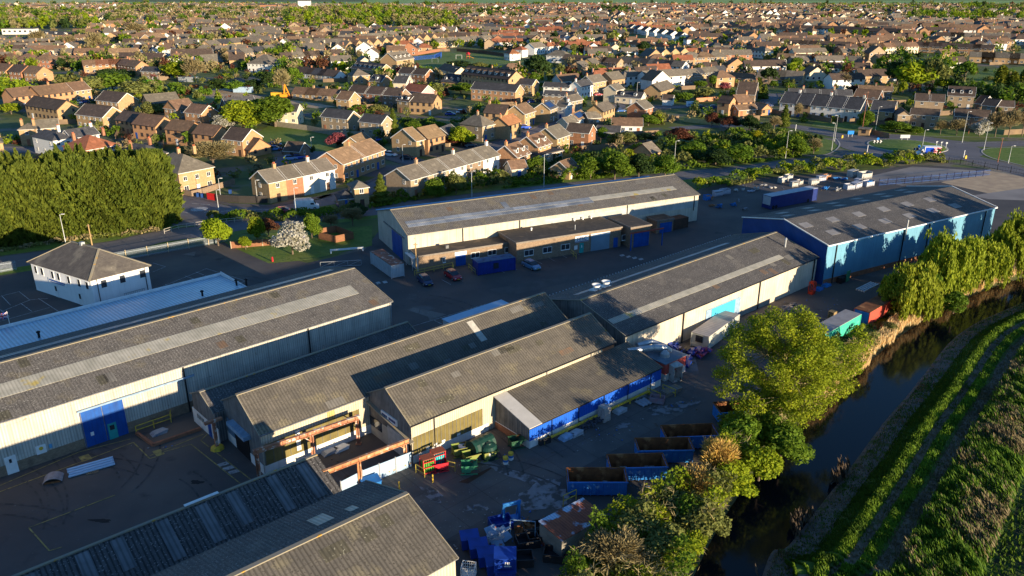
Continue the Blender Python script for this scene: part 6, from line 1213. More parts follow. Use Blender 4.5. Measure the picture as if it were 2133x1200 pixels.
H(1190,211,1214,206,(1176,201),5,'g','bei','gre','beige house with small dark roof right of the white gable group',chim='l')
H(1132,198,1198,201,(1139,189),4.2,'g','bro','sla','long low slate-roofed building in front of the white long house',chim='mr')
H(1132,180,1185,182.5,(1135,172),4.6,'g','whi','sla','long low white building with dark roof',chim='')
H(1211,181,1235.5,176,(1201,168),5.2,'g','whi','sla','white house with a tall left gable at the end of the long white building',chim='l')
H(1235,172,1263,167.5,(1219,159),5.5,'g','tan','gre','tan two-storey house with white-framed windows right of the white gable',chim='l')
H(1275,166,1302,162.5,(1264,150),6,'g','tan','gre','large tan gabled house with grey-brown roof, upper centre right',chim='')
H(1281,200,1335,204,(1339,192),3.,'g','cre','sla','long cream public house wing with dormers and dark roof',dorm=2,chim='',name='public_house',cat='public house')
H(1284,188,1300,184,(1272,176),5.4,'g','cre','gre','tall cream gabled block of the public house',chim='',name='public_house',cat='public house')
H(1343,227,1360.5,222,(1324,212),5,'g','red','gre','red-orange brick house with wide left gable beside the road',chim='')
H(1257,232,1281,223,(1238,219),5,'g','tan','gre','tan and white house with tall left chimney below the public house',chim='l')
H(1205,250,1224,241,(1191,237),3,'g','whi','tan','white single-storey building with a big blue solar panel',chim='',solar=True)
H(1226,246,1252,244,(1250,232),3.,'g','bei','gre','small beige gabled annex right of the solar-panelled roof',chim='')
H(1183,257,1205,253,(1168,247),3,'g','cre','gre','low cream gabled building left of the solar-panelled roof',chim='')
H(1179,273,1226,277,(1238,260),5,'g','red','dkb','big red brick house with white-trimmed right gable and dark roof',chim='')
H(1160.5,288,1187,279,(1133,268),5,'g','tan','gre','tan house with long grey roof and tall front chimney, upper of the three',chim='l')
H(1121,306,1148,297,(1095,285),4.6,'g','ora','bro','orange-buff house with brown roof and dormers, middle of the three stepped ones',chim='l',dorm=2)
H(1078,327,1104,318,(1052,303),4.4,'g','ora','bro','orange-buff house with dormers, lowest of the three stepped ones',chim='l',dorm=2)
H(1123,324,1172,312,6.5,2.6,'f','bei','sla','flat dark-roofed single-storey extension with white fascia below the stepped houses',chim='',name='extension')
H(855,374,1040,322,(822,353),4.9,'g','gre','gre','# unit from the left of the long grey-roofed terrace by the hedge',units=['bei','bei','gre','bro','whi'],pitch=.55)
H(738,391.5,767,388,('b',719,387),5,'h','tan','gre','small tan house with hipped roof at the street corner behind the conifer',chim='')
H(705,414,740,411,5,2.5,'h','bro','sla','low slate-roofed store with a hipped roof beside the hipped corner house',chim='',name='outbuilding',cat='outbuilding')
H(1066,352,1098,349,5,2.6,'g','cre','bro','derelict cream cottage with broken roof among shrubs',chim='',name='cottage',cat='cottage')
H(1186,355,1207,347,(1176,332),2.6,'g','tan','bro','small tan gabled outbuilding by the hedge behind the office warehouse',chim='',name='outbuilding',cat='outbuilding')
H(1275,261,1338,262,(1280,245),2.8,'g','whi','bro','long white bungalow with plain brown roof amid bushes',chim='',name='bungalow',cat='bungalow')
H(1243,274,1290,276,5,2.4,'g','bro','sla','low dark outbuilding between the red brick house and the white bungalow',chim='',name='outbuilding',cat='outbuilding')
H(1358,319,1376,314,(1341,298),2.6,'g','tan','gre','small tan garden building with grey roof alone in the shrubs',chim='',name='outbuilding',cat='outbuilding')
H(1380,207,1400,208,(1402,199),2.6,'g','whi','dkb','small white gabled building beside a slim conifer',chim='',name='outbuilding',cat='outbuilding')
H(1377,190,1406,181,(1369,171),4,'g','tan','gre','tan house with white bargeboards left of the slim conifer',chim='')
H(1495,212.5,1519,215,(1536,203),5,'g','ora','dkb','orange brick L-shaped house by the junction, dark left wing',chim='')
H(1538,213,1567,211,7,4.9,'g','ora','bro','orange brick L-shaped house by the junction, lit right wing',chim='r')
H(1539,229,1578,226,4.5,2.6,'g','ora','bro','low orange brick extension in front of the L-shaped house',chim='',name='extension')
H(1586,228,1608,226,(1600,216),2.5,'x','ora','tan','small orange brick garage right of the L-shaped house',chim='',name='garage',cat='garage')
H(1535,195,1572,197,(1538,169),3.8,'g','bro','dkb','house with a huge dark steep roof behind tall conifers',chim='r',pitch=1.)
H(1503,162,1572,164,7,2.8,'g','ora','bro','long low orange-brick building with brown roof, right of centre',chim='m')
H(1625,213,1791,228,(1797,203),5,'g','whi','sla','# house from the left of the slate-roofed terrace left of the roundabout',units=['whi','tan','whi','whi','gre'])
H(1645,196,1775,199,(1772,187),5,'g','tan','sla','# house from the left of the rear slate terrace with tall chimneys',units=['bei','bei','bei','bei'])
H(1789,187,1859,190,(1861,180),4.6,'g','bro','bro','brown roofed pair behind the slate terrace, far one',chim='mr')
H(1778,202,1828,206,(1835,188),4.2,'g','red','bro','brown roofed red brick house behind the slate terrace, near one',chim='')
H(1814,229,1860,232.5,(1875,212.5),5,'g','tan','sla','detached slate-roofed house with small gabled porch behind the roundabout',chim='')
H(1897,237,1955,241,(1968,229),5,'g','bei','dkb','wide beige house with lean-to windows directly behind the roundabout',chim='')
H(1871,238,1897,239,9,5,'x','bei','dkb','front-gabled left wing of the wide beige house behind the roundabout',chim='')
H(1907,209,1967,212,(1976,197),5,'g','bei','dkb','# of two stepped beige houses below the dormered block',units=['bei','bei'])
H(1975,198,2030,201,(2040,182),5.4,'g','bei','dkb','tall beige block with three white dormers, upper right',chim='',dorm=3)
H(2046,218,2075,221,(2087,208),5,'g','bro','dkb','brown brick house with white verge, left of the right-hand pair',chim='')
H(2082,221,2112,222.5,(2126,210),5,'g','bro','dkb','brown brick house with sunlit right gable, right of the right-hand pair',chim='')
H(2030,214,2046,216,8,2.8,'g','bei','dkb','low linking house between the dormered block and the right-hand pair',chim='')
H(1990,241,2062,245,(2075,230),4.6,'g','bro','dkb','dark-roofed house in shade right behind the roundabout trees',chim='')
H(1750,237,1792,240,5,2.6,'h','bei','gre','small grey-roofed conservatory building by the verge left of the roundabout',chim='',name='outbuilding',cat='outbuilding')
H(1789,268,1812,270,3,2.4,'f','tan','gre','tiny flat-topped brick substation beside the roundabout hedge',chim='',name='substation',cat='substation',porch=False,side_win=False)
H(961,153,1059,165,(1075,147),7.4,'g','tan','dkb','three-storey tan block with a row of eight white dormers',chim='mr',dorm=8)
H(981,184,1073,191,(1084,177),5.2,'g','ora','sla','long orange-brown brick block with six upper windows and slate roof',chim='')
H(919,169,958,172,(922,151),3.,'g','tan','sla','tan cottage with three white dormers left of the three-storey block',chim='l',dorm=3)
H(1068,174,1108,177,(1115,165),5,'g','tan','sla','tan house joined to the right end of the three-storey block',chim='')
H(827,208,852,211,(830,196),5,'g','tan','dkb','small left unit with two dormers of the double tan house',chim='l',dorm=2)
H(852,211,901,214,(913,197),5,'g','tan','dkb','wide right unit of the double tan house with porch and lit right gable',chim='r')
H(725,191,832,200,7.5,5,'g','red','dkb','# unit from the left of the long dark red-brown brick terrace',units=['red','red','bro'])
H(700,206,726,208,8,4.6,'g','tan','bro','tan house at the left end of the dark red-brown terrace',chim='')
H(840,187,878,192,(884,175),5,'g','pin','red','red-brown roofed house with a pink right gable',chim='l')
H(819,172,845,173,(857,159),4,'g','cre','sla','dark-roofed house with pale cream right gable',chim='l')
H(769,168,794,170,(810,158),3.4,'g','ora','sla','orange brick house with dark roof and single dormer',chim='',dorm=1)
H(735,158,770,156,9,4.6,'h','tan','gre','tan hipped house behind the copper tree',chim='')
H(829,151,885,156,(893,143),5,'g','red','dkb','# of the pair with red brick and white fronts by the big white van',units=['whi','red'])
H(731,141,790,148,(799,132),3.6,'g','tan','sla','tan terrace with a row of slate dormers left of the playing field',chim='',dorm=6)
H(826,126,862,121,(806,111),7.,'g','tan','gre','tall tan block with dormers at the corner of the playing field',chim='',dorm=4)
H(238,124,333,126,(330,108),2.8,'g','tan','dkb','long tan bungalow block with dark roof, left of the pair in front of the flats',chim='',name='bungalow',cat='bungalow')
H(356,118,443,116,(436,101),2.8,'g','tan','dkb','long tan bungalow block with dark roof, right of the pair',chim='',name='bungalow',cat='bungalow')
H(245,102,330,99,(320,88),3,'g','tan','gre','long grey-roofed building behind the bungalow blocks',chim='')
H(320,84,350,80,(330,65),5,'g','tan','tan','tan gabled house with roof windows, upper left',chim='')
H(65,72,162,73,12,5.2,'h','tan','sla','large block with dark mansard roof and five white dormers, far left',chim='',dorm=5,pitch=.45,name='apartment_block',cat='apartment block')
H(430,131,465,128,(448,113),2.8,'g','ora','gre','orange-buff gabled bungalow beyond the bright green tree',chim='')
H(515,132,563,134,('b',492,120),5,'h','whi','gre','white hipped house left of the tan semis, upper left centre',chim='')
H(293,148,330,150,(326,136),4.6,'g','bro','sla','dark slate-roofed house left of the pink blossom tree',chim='')
H(1050,110,1062,112,8,4.6,'h','whi','red','low white house with red roof beside the fence of the playing field',chim='')
H(1070,103,1088,104,7,5.2,'h','whi','red','white house with a red pyramid roof behind the playing field fence',chim='m')
H(1114,100,1138,97,9,5,'g','whi','gre','white gabled house with grey roof right of the red pyramid roof',chim='')
H(1140,97,1168,95,8,5,'h','whi','red','white house with orange-red roof, first of the three',chim='m'); H(1172,93,1196,91,8,5,'h','whi','red','white house with orange-red roof, second of the three',chim='m'); H(1200,90,1228,88,8,5,'h','whi','red','white house with orange-red roof, third of the three',chim='m')
H(1138,115,1180,117,9,4.6,'h','whi','gre','white house with pale hipped roof in front of the orange-red roofs',chim='')
# rows of smaller houses farther off (base centres in the photo)
NR=0
def row(x1,y1,x2,y2,n,L,W,h,typ,wks,rks,where,tilt=0,dep=.7,jit=.0):
    "one detached copy per plot; the far ones carry walls, roof and chimney only"
    global NR
    a,b=G(x1,y1),G(x2,y2); d=(b-a); an=math.atan2(d.y,d.x)+R(tilt)
    for i in range(n):
        p=a.lerp(b,(i+.5)/n); wk=wks[i%len(wks)] if len(wks)<4 else rng.choice(wks); rk=rks[i%len(rks)] if len(rks)<4 else rng.choice(rks)
        ordn=['first','second','third','fourth','fifth','sixth','seventh','eighth','ninth','tenth','eleventh','twelfth','thirteenth','fourteenth'][i]
        simple(p,an,L,W,h,typ,wk,rk,f'{CW[wk]} house, {ordn} from left {where}')
    NR+=n
PROTO={}
def simple(p,an,L,W,h,typ,wk,rk,label):
    key=(L,W,h,typ,wk,rk)
    HOUSES.append((p,max(L,W)/2+1))
    if key in PROTO:
        q=p-Vector((math.cos(an)*L/2-math.sin(an)*W/2,math.sin(an)*L/2+math.cos(an)*W/2)); r=dup(PROTO[key],q,an,label); r['group']='houses of the farther streets'; return
    q=p-Vector((math.cos(an)*L/2-math.sin(an)*W/2,math.sin(an)*L/2+math.cos(an)*W/2))
    e=empty('house',label,'house',V3(q),an,'houses of the farther streets'); rise=(L if typ=='x' else min(W,L) if typ=='h' else W)/2*.7
    wallmesh(L,W,h,rise,typ,WM[wk],e); rf=roofmesh(L,W,h,rise,typ,RM[rk],e); n=max(2,int(L/3)); mb=MB()
    mb=MB(); mb.box(L*.75-.4,L*.75+.4,W/2-.35,W/2+.35,h+rise-.9,h+rise+1.); mb.build('chimney',WM['red' if wk!='tan' else 'tan'],rf)
    for z in ((1.,3.5) if h>4 else (1.,)):
        for k in range(n): win(e,L*(k+.5)/n,z,1.4,1.2)
        for s,yy in (('r',L),('l',0)): win(e,W*.5,z,1.1,1.2,yy,s)
    PROTO[key]=e
T4=['tan','tan','bei','cre']; RB=['bro','gre','dkb','gre']
row(10,139,120,142,3,12,10,5,'h',['red','ora'],['bro'],'in the brick row at the left edge')
row(5,163,100,172,3,11,9,5,'g',['ora','red'],['bro','dkb'],'in the row left of the green bank')
row(0,112,135,106,5,14,8,5,'g',['whi','tan'],['gre','dkb'],'in the white-gabled row below the mansard block')
row(430,112,500,103,3,14,9,6,'g',['tan'],['gre','sla'],'in the tall tan group beyond the bungalows')
row(475,131,590,112,5,13,8,5,'g',['tan','bei'],['sla','gre'],'in the row behind the white hipped house')
row(590,136,705,127,5,12,8,5,'g',['tan','whi'],['dkb','gre'],'in the row above the excavator yard')
row(630,160,705,168,3,14,8,2.8,'g',['whi','bei'],['dkb','sla'],'in the bungalows right of the old yard')
row(630,205,710,210,3,13,7,2.6,'g',['tan'],['bro'],'in the low brown-roofed row right of the excavator')
row(260,150,300,156,2,11,8,4.8,'g',['red','ora'],['bro'],'in the red pair above the green bank')
row(190,152,270,148,3,14,8,4.6,'g',['ora'],['bro','red'],'in the low brown row above the green bank')
row(712,112,905,92,11,11,8,5,'x',['tan'],['gre','bro'],'in the tan gabled row left of the playing field')
row(705,93,900,79,10,12,8,4.8,'g',['tan','bei'],['gre'],'in the grey-roofed row behind the tan gables')
row(712,78,880,68,8,13,8,4.8,'g',T4,RB,'in the far tan row below the yellow-green wood')
row(905,100,1045,90,6,13,8,4.6,'g',['tan','cre'],['gre'],'in the row directly behind the playing field')
row(925,84,1150,84,9,14,8,4.6,'g',['tan','bei'],['bro','gre'],'in the long roof line behind the playing field row')
row(1180,62,1300,84,7,12,9,5,'x',['whi'],['sla','dkb'],'in the slanting white row, upper centre')
row(1310,66,1430,88,7,12,9,5,'g',['whi'],['dkb','sla'],'in the white row right of the slanting one')
row(985,54,1180,66,8,12,9,5,'h',['whi'],['red','bro'],'in the red-roofed white row, upper centre')
row(1240,96,1420,116,7,12,8,5,'h',['whi','cre'],['bro','red'],'in the white hipped row right of the orange-red roofs')
row(1195,160,1260,140,3,12,8,5,'g',['tan'],['gre'],'in the tan group below the big dark tree')
row(1180,138,1290,148,4,12,8,4.6,'g',['tan','bei'],['bro'],'in the gabled row right of the big dark tree')
row(1300,146,1420,156,5,12,8,5,'g',['whi','tan'],['gre','sla'],'in the mixed row above the public house')
row(1345,133,1425,128,4,12,9,5,'x',['tan'],['gre'],'in the tan chalet row, upper right of centre')
row(1425,136,1500,134,3,13,9,5,'h',['tan','ora'],['gre','bro'],'in the tan hipped row, right of centre')
row(1420,175,1500,165,4,12,8,4.6,'g',['bei','tan'],['gre','sla'],'in the grey-roofed cluster left of the steep dark roof')
row(1460,78,1600,88,6,12,9,5,'h',['red','ora'],['gre','bro'],'in the brick hipped row, upper right, front')
row(1500,64,1700,76,8,12,9,5,'h',['ora','cre'],['bro'],'in the brick hipped row, upper right, behind')
row(1430,92,1500,112,4,12,9,5,'h',['whi','red'],['dkb','sla'],'in the slanting hipped row left of the brick ones')
row(1500,112,1600,122,4,12,8,5,'h',['whi'],['bro','gre'],'in the white group beside the clipped hedges')
row(1640,68,1770,72,4,22,8,5,'g',['whi','whi'],['dkb'],'in the long white terraces, upper right')
row(1740,72,1870,78,4,20,8,5,'g',['red','ora'],['dkb'],'in the long brick terraces, upper right')
row(1880,66,2080,68,6,20,8,5,'g',['red','ora'],['bro'],'in the far brick terraces at the right')
row(1960,86,2120,90,5,22,8,5,'g',['cre','bei'],['dkb','gre'],'in the flat-fronted cream terraces at the right')
row(1760,115,1900,110,6,13,8,5,'g',['tan','cre'],['dkb','bro'],'in the tan row above the willow group')
row(1900,108,2060,115,6,13,8,4.6,'g',['ora','tan'],['dkb'],'in the orange row right of the willow group')
row(1630,130,1780,136,6,14,8,3,'g',['whi','ora'],['bro','gre'],'in the bungalow row above the barn')
row(1590,172,1660,176,2,14,11,3,'g',['bei','tan'],['gre'],'in the barn-like pair above the rear terrace')
row(1690,150,1800,152,3,14,8,3,'g',['red','whi'],['dkb'],'in the low dark bungalows above the rear terrace')
row(2030,130,2133,134,4,14,8,4,'g',['tan'],['gre'],'in the tan bungalows by the poplars')
row(1650,104,1760,108,5,13,8,4.6,'g',['tan','bei'],['dkb'],'in the dark-roofed row left of the tan one')
row(50,52,250,44,9,13,8,4.8,'g',T4,RB,'in the far upper left street')
row(260,62,420,72,6,13,9,4.8,'g',T4,RB,'in the street among the trees, upper left')
row(440,62,690,72,12,12,8,3,'g',['tan','gre'],['gre','tan'],'in the long bungalow street, upper left centre')
row(560,86,710,92,7,12,8,4,'g',T4,RB,'in the street above the tan semis, upper left centre')
print('houses so far',len(HOUSES))
# the rest of the town, too many to count: one object
FH=MB(); stuffm=[WM['tan'],WM['ora'],WM['red'],WM['whi'],WM['cre'],WM['bei'],RM['bro'],RM['dkb'],RM['gre'],RM['red'],RM['sla'],RM['tan'],glass,white]
# far materials without per-object variation need their own random patches: noise already varies along the town
def farhouse(mb,p,an,L,W,h,typ,wi,ri):
    c,s=math.cos(an),math.sin(an); T=lambda x,y,z:(p.x+(x-L/2)*c-(y-W/2)*s,p.y+(x-L/2)*s+(y-W/2)*c,z)
    rise=(W if typ!='x' else L)/2*.7; P=lambda pts,m:mb.poly([T(*q) for q in pts],m)
    P([(0,0,0),(L,0,0),(L,0,h),(0,0,h)],wi); P([(L,0,0),(L,W,0),(L,W,h),(L,0,h)],wi); P([(L,W,0),(0,W,0),(0,W,h),(L,W,h)],wi); P([(0,W,0),(0,0,0),(0,0,h),(0,W,h)],wi)
    o=.35; k=.7; z=h-o*k
    if typ=='g':
        zr=h+W/2*k; P([(0,0,h),(0,W/2,zr-.05),(0,W,h)],wi); P([(L,0,h),(L,W,h),(L,W/2,zr-.05)],wi); P([(-o,-o,z),(L+o,-o,z),(L+o,W/2,zr),(-o,W/2,zr)],ri); P([(L+o,W+o,z),(-o,W+o,z),(-o,W/2,zr),(L+o,W/2,zr)],ri)
    elif typ=='x':
        zr=h+L/2*k; P([(0,0,h),(L,0,h),(L/2,0,zr-.05)],wi); P([(L,W,h),(0,W,h),(L/2,W,zr-.05)],wi); P([(-o,W+o,z),(-o,-o,z),(L/2,-o,zr),(L/2,W+o,zr)],ri); P([(L+o,-o,z),(L+o,W+o,z),(L/2,W+o,zr),(L/2,-o,zr)],ri)
    else:
        zr=h+W/2*k; a,b=(W/2,W/2,zr),(L-W/2,W/2,zr); P([(-o,-o,z),(L+o,-o,z),b,a],ri); P([(L+o,-o,z),(L+o,W+o,z),b],ri); P([(L+o,W+o,z),(-o,W+o,z),a,b],ri); P([(-o,W+o,z),(-o,-o,z),a],ri)
    cx=L*rng.choice((.2,.5,.8)); zt=h+(W if typ!='x' else L)/2*k; yb=W/2
    for (x0,x1,y0,y1) in ((cx-.4,cx+.4,yb-.35,yb+.35),): 
        P([(x0,y0,zt-1),(x1,y0,zt-1),(x1,y0,zt+1),(x0,y0,zt+1)],wi if wi!=3 else 2); P([(x1,y0,zt-1),(x1,y1,zt-1),(x1,y1,zt+1),(x1,y0,zt+1)],wi if wi!=3 else 2); P([(x0,y0,zt+1),(x1,y0,zt+1),(x1,y1,zt+1),(x0,y1,zt+1)],wi); P([(x0,y1,zt-1),(x0,y0,zt-1),(x0,y0,zt+1),(x0,y1,zt+1)],wi)
    for zz in ((1.,3.4) if h>4 else (1.,)):
        n=2 if L<13 else 4
        for i in range(n):
            x=L*(i+.5)/n; P([(x-.75,-.03,zz-.1),(x+.75,-.03,zz-.1),(x+.75,-.03,zz+1.2),(x-.75,-.03,zz+1.2)],13); P([(x-.6,-.05,zz),(x+.6,-.05,zz),(x+.6,-.05,zz+1.1),(x-.6,-.05,zz+1.1)],12)
HN=np.array([(p.x,p.y,r) for p,r in HOUSES])
def pxpoly(*l): return [tuple(G(*p)) for p in l]
NOH=[pxpoly((760,135),(930,100),(1120,108),(1180,120),(1185,160),(900,160)),pxpoly((-50,75),(40,55),(110,40),(180,45),(200,70),(60,90),(-50,100)),pxpoly((600,30),(740,20),(860,25),(935,40),(950,64),(870,66),(705,62),(600,60)),pxpoly((1840,120),(1960,120),(1970,200),(1850,195)),pxpoly((2010,110),(2400,110),(2400,215),(1985,205)),pxpoly((430,160),(710,170),(710,230),(400,220),(280,170)),pxpoly((1070,120),(1150,120),(1150,178),(1085,172)),pxpoly((1300,68),(1400,74),(1410,98),(1320,94)),
 pxpoly((-500,600),(-60,380),(0,370),(380,370),(700,425),(1100,380),(1420,352),(1700,320),(2300,380),(2500,700)),pxpoly((1400,250),(1640,240),(1760,300),(1700,330),(1400,350)),pxpoly((1600,240),(2400,250),(2400,400),(1600,330)),pxpoly((100,165),(300,160),(430,215),(300,210)),pxpoly((200,100),(240,85),(262,110),(210,115)),pxpoly((1180,230),(1420,180),(1500,200),(1500,260),(1300,350),(1100,370))]
def okhouse(P):
    ok=np.ones(len(P),bool)
    for poly in NOH: ok&=~inpoly(P,poly)
    return ok
cnt=0; occ={}
def occupied(x,y,r=9):
    d=(HN[:,0]-x)**2+(HN[:,1]-y)**2
    return bool((d<(HN[:,2]+r)**2).any())
def zone(x,y):
    ph=PR(x,y)[0]
    v=mn.noise(Vector((x*.003,y*.003,3)))
    if ph<700: return ([0,0,5,3,4,1,5],[6,8,8,8,11,7])
    if ph<1450: return ([3,3,4,2,0,3,5,3],[9,6,7,6,10,8]) if v>-.2 else ([0,4,3,5,1],[8,6,7,8])
    return ([2,1,5,3,0,4],[6,7,8,6,8]) if v>0 else ([3,0,4,5],[7,6,8,7])
STH=[]
y=262.
while y<1840:
    rowgap=24+rng.random()*10
    bandang=R(8)+.25*math.sin(y*.006)
    half=.70*y+60; x=-half
    while x<half:
        an=bandang+.5*mn.noise(Vector((x*.004,y*.004,0))); yy=y+(x*.12)*math.sin(y*.01)+14*mn.noise(Vector((x*.006,y*.01,7)))
        L=rng.choice((11,12,13,18)) if rng.random()<.8 else 24; step=L+rng.choice((2,3,5)); P=np.array([(x,yy)])
        px__,py__=PR(x,yy)
        lim=1720+ (mn.noise(Vector((x*.002,5,0)))*130) - (250 if px__>2000 else 0)
        if yy<lim and py__<(140 if px__<560 else 166 if px__<1150 else 188) and okhouse(P)[0] and not occupied(x,yy) and rng.random()<.76:
            wz,rz_=zone(x,yy); wi=rng.choice(wz); ri=rng.choice(rz_); typ=rng.choice('gghx' if L<14 else 'g')
            farh=rng.choice((4.8,5,5,2.8)); W_=rng.choice((7.5,8.5)) 
            farhouse(FH,Vector((x,yy)),an+(PI/2 if rng.random()<.15 else 0),L,W_,farh,typ,wi,ri); STH.append((x,yy,max(L,W_)/2)); cnt+=1
        x+=step*1.02
    y+=rowgap*(.62 if rng.random()<.5 else 1.)
print('far houses',cnt)
FHo=FH.build('far_houses',stuffm); tag(FHo,'hundreds of small brick and rendered houses with brown roofs spreading to the edge of town','houses',None,'stuff')
HN=np.vstack([HN,np.array(STH)])
# landmarks far off
def bigblock(name,label,p,an,L,W,h,m,m2):
    e=empty(name,label,'building',V3(G(*p)),R(an)); mb=MB(); mb.box(0,L,0,W,0,h); mb.build('wall',m,e); mb=MB(); mb.box(-.4,L+.4,-.4,W+.4,h,h+.6); mb.build('flat_roof',m2,e)
    for k in range(int(L/5)): win(e,2.5+k*5,2,2.5,2)
bigblock('tower_block','pale square tower at the top edge, left of centre',(622,22),4,20,20,16,WM['whi'],conc); bigblock('factory','low red-brown flat-roofed works at the top edge, left of centre',(510,20),3,60,30,8,WM['red'],roofM)
bigblock('school_hall','long white flat-roofed building, upper left',(5,72),4,30,12,5,WM['whi'],conc)
# ---------------------------------------------------------------- trees, shrubs, reeds and grass
def lm(n,a,b,t=.35,sc_=.5): return mat(n,a,b,sc_,rough=.7,trans=t,rand=.14,patch=((min(a[0]*1.5,.4),min(a[1]*1.3,.4),a[2]),1.7,.58,.1),spec=.15)
LV={'lime':lm('leaves_lime',(.26,.32,.015),(.17,.24,.012),.4),'green':lm('leaves_green',(.13,.21,.018),(.085,.155,.013),.4),'olive':lm('leaves_olive',(.20,.215,.06),(.135,.155,.04)),'dark':lm('leaves_dark',(.045,.08,.02),(.03,.058,.015)),
 'bare':lm('twigs_olive_brown',(.27,.22,.11),(.18,.15,.075),.15),'conif':lm('conifer_needles',(.125,.16,.02),(.07,.10,.015),.3),'copper':lm('leaves_copper',(.15,.055,.03),(.09,.04,.025)),'pink':lm('leaves_pink_blossom',(.40,.10,.12),(.22,.07,.06)),
 'blossom':lm('white_blossom',(.62,.60,.52),(.30,.29,.20)),'poplar':lm('leaves_poplar',(.24,.26,.03),(.16,.19,.02)),'yellow':lm('leaves_yellow',(.38,.33,.01),(.2,.22,.01)),'willow':lm('leaves_willow',(.26,.31,.025),(.18,.23,.018),.4),
 'hero':lm('leaves_spring_sycamore',(.27,.33,.016),(.19,.24,.013),.35,.8),'lichen':lm('twigs_orange_lichen',(.50,.31,.07),(.33,.22,.08),.15)}
bark=mat('bark',(.16,.12,.085),(.09,.07,.05),2,bump=(8,.5,.02)); barkp=mat('pale_birch_bark',(.5,.45,.38),(.3,.26,.2),2)
def unit(n): v=nr.normal(size=(n,3)); return v/np.linalg.norm(v,axis=1)[:,None]
def clumps(k,c,rad,rc,seed=0):
    "centres of k leaf clumps through an ellipsoid"
    u=unit(k); u[:,2]=np.abs(u[:,2])*1.25-.35; r=(.35+.65*nr.random(k)**.6)[:,None]; return np.array(c)+u*r*(np.array(rad)-rc*.6),rc*(.7+.6*nr.random(k))
def crown(k,c,rad,rc,n,size,m,name='crown',flat_=.75):
    C,rr=clumps(k,c,rad,rc); idx=nr.integers(0,k,n); u=unit(n); s=(rr[idx]*(.55+.5*nr.random(n)**.5))[:,None]; P=C[idx]+u*s*np.array([1,1,flat_]); return quads(name,P,size,m,nrm=u*.8+np.array([0,0,.3]),tilt=.7),C
def trunkmb(h,r,C,base=.35,nl=7):
    mb=MB(); top=Vector((0,0,h)); mb.tube((0,0,-.1),(0,0,h*base),r,r*.75,n=8); mb.tube((0,0,h*base),(.1,.05,h*.8),r*.75,r*.3,n=6)
    for i in range(min(nl,len(C))):
        c=Vector(C[i]); s=Vector((0,0,h*(base+.08*rng.random()+.1*(i%3)))); mid=s.lerp(c,.5)+Vector((0,0,-.15*h*.2)); mb.tube(s,mid,r*.42,r*.28,n=5); mb.tube(mid,c,r*.28,r*.08,n=5)
    return mb
PT={}
def proto(kind,lod,low=False):
    "prototype of height 8 m"
    key_=(kind,lod,low)
    if key_ in PT: return PT[key_]
    N={0:5200,1:1700,2:420}[lod]; S={0:.24,1:.40,2:.75}[lod]; m=LV[kind]
    if kind in('conif',):
        t=nr.random(N); z=.6+7.4*(1-np.sqrt(1-t*.98)); r=(8-z)/7.4*2.1*(.45+.55*nr.random(N)); a=nr.random(N)*2*PI; lay=.75+.25*np.sin(z*5); P=np.stack([r*lay*np.cos(a),r*lay*np.sin(a),z-r*.15],1); me=quads('crown',P,S*.9,m,nrm=np.stack([np.cos(a),np.sin(a),.6+0*a],1),asp=1.5); mb=MB(); mb.tube((0,0,-.1),(0,0,7.5),.2,.04,n=6)
    elif kind=='poplar':
        z=.8+7.2*nr.random(N); r=1.15*np.sin(np.clip((z-.3)/7.9,0,1)*PI)**.6*np.sqrt(nr.random(N)); a=nr.random(N)*2*PI; P=np.stack([r*np.cos(a),r*np.sin(a),z],1); me=quads('crown',P,S*.8,m,asp=1.3); mb=MB(); mb.tube((0,0,-.1),(0,0,7),.18,.03,n=6)
    elif kind in('bare','lichen'):
        C,rr=clumps(26,(0,0,4.6),(3.4,3.4,3.2),1.1); mb=trunkmb(8,.2,C,.22,26)
        idx=nr.integers(0,26,N); u=unit(N); P=C[idx]+u*(rr[idx]*nr.random(N)**.5*1.25)[:,None]; ax=P-np.array([0,0,1.5]); ax/=np.linalg.norm(ax,axis=1)[:,None]
        me=quads('crown',P,S*.33,m,axis=ax+u*.5,asp=4.2)
    else:
        k={'dark':20,'green':22}.get(kind,24); me,C=crown(k,(0,0,3.6 if low else 4.7),(3.6,3.6,4.3 if low else 3.2),1.45 if low else 1.25,N,S,m); mb=trunkmb(8,.22,C,.12 if low else .2,10)
    PT[key_]=(mb.mesh('trunk',bark),me); return PT[key_]
KD={'lime':'yellow-green tree','green':'fresh green round tree','olive':'olive green bushy tree','dark':'dark green dense tree','bare':'leafless twiggy brown tree','conif':'pointed dark conifer','copper':'copper-red tree','pink':'pink blossoming tree','blossom':'white blossoming tree','poplar':'slim upright poplar','yellow':'vivid yellow shrub'}
TREES=[]
def tree(bx,by,ty,wpx,kind,label,lod=0,name='tree',group=None,h=None,q=None,wm_=None):
    q=q or G(bx,by); h=h or max(2.5,hgt(bx,by,ty)*1.0); dep=q.y*math.cos(PITCH)+CAMH*math.sin(PITCH); wmm=wm_ or wpx*dep/FPX
    tm,cm=proto(kind,lod,h<9 or wmm>h*1.15); e=empty(name,label,'tree',V3(q),rng.uniform(0,6.28),group); ws={'conif':4.4,'poplar':2.3}.get(kind,7.4)
    sx=wmm/ws; e.scale=(sx,sx*rng.uniform(.9,1.1),h/8.); ob('trunk',tm,e); ob('crown',cm,e); TREES.append((q.x,q.y,wmm/2)); return e
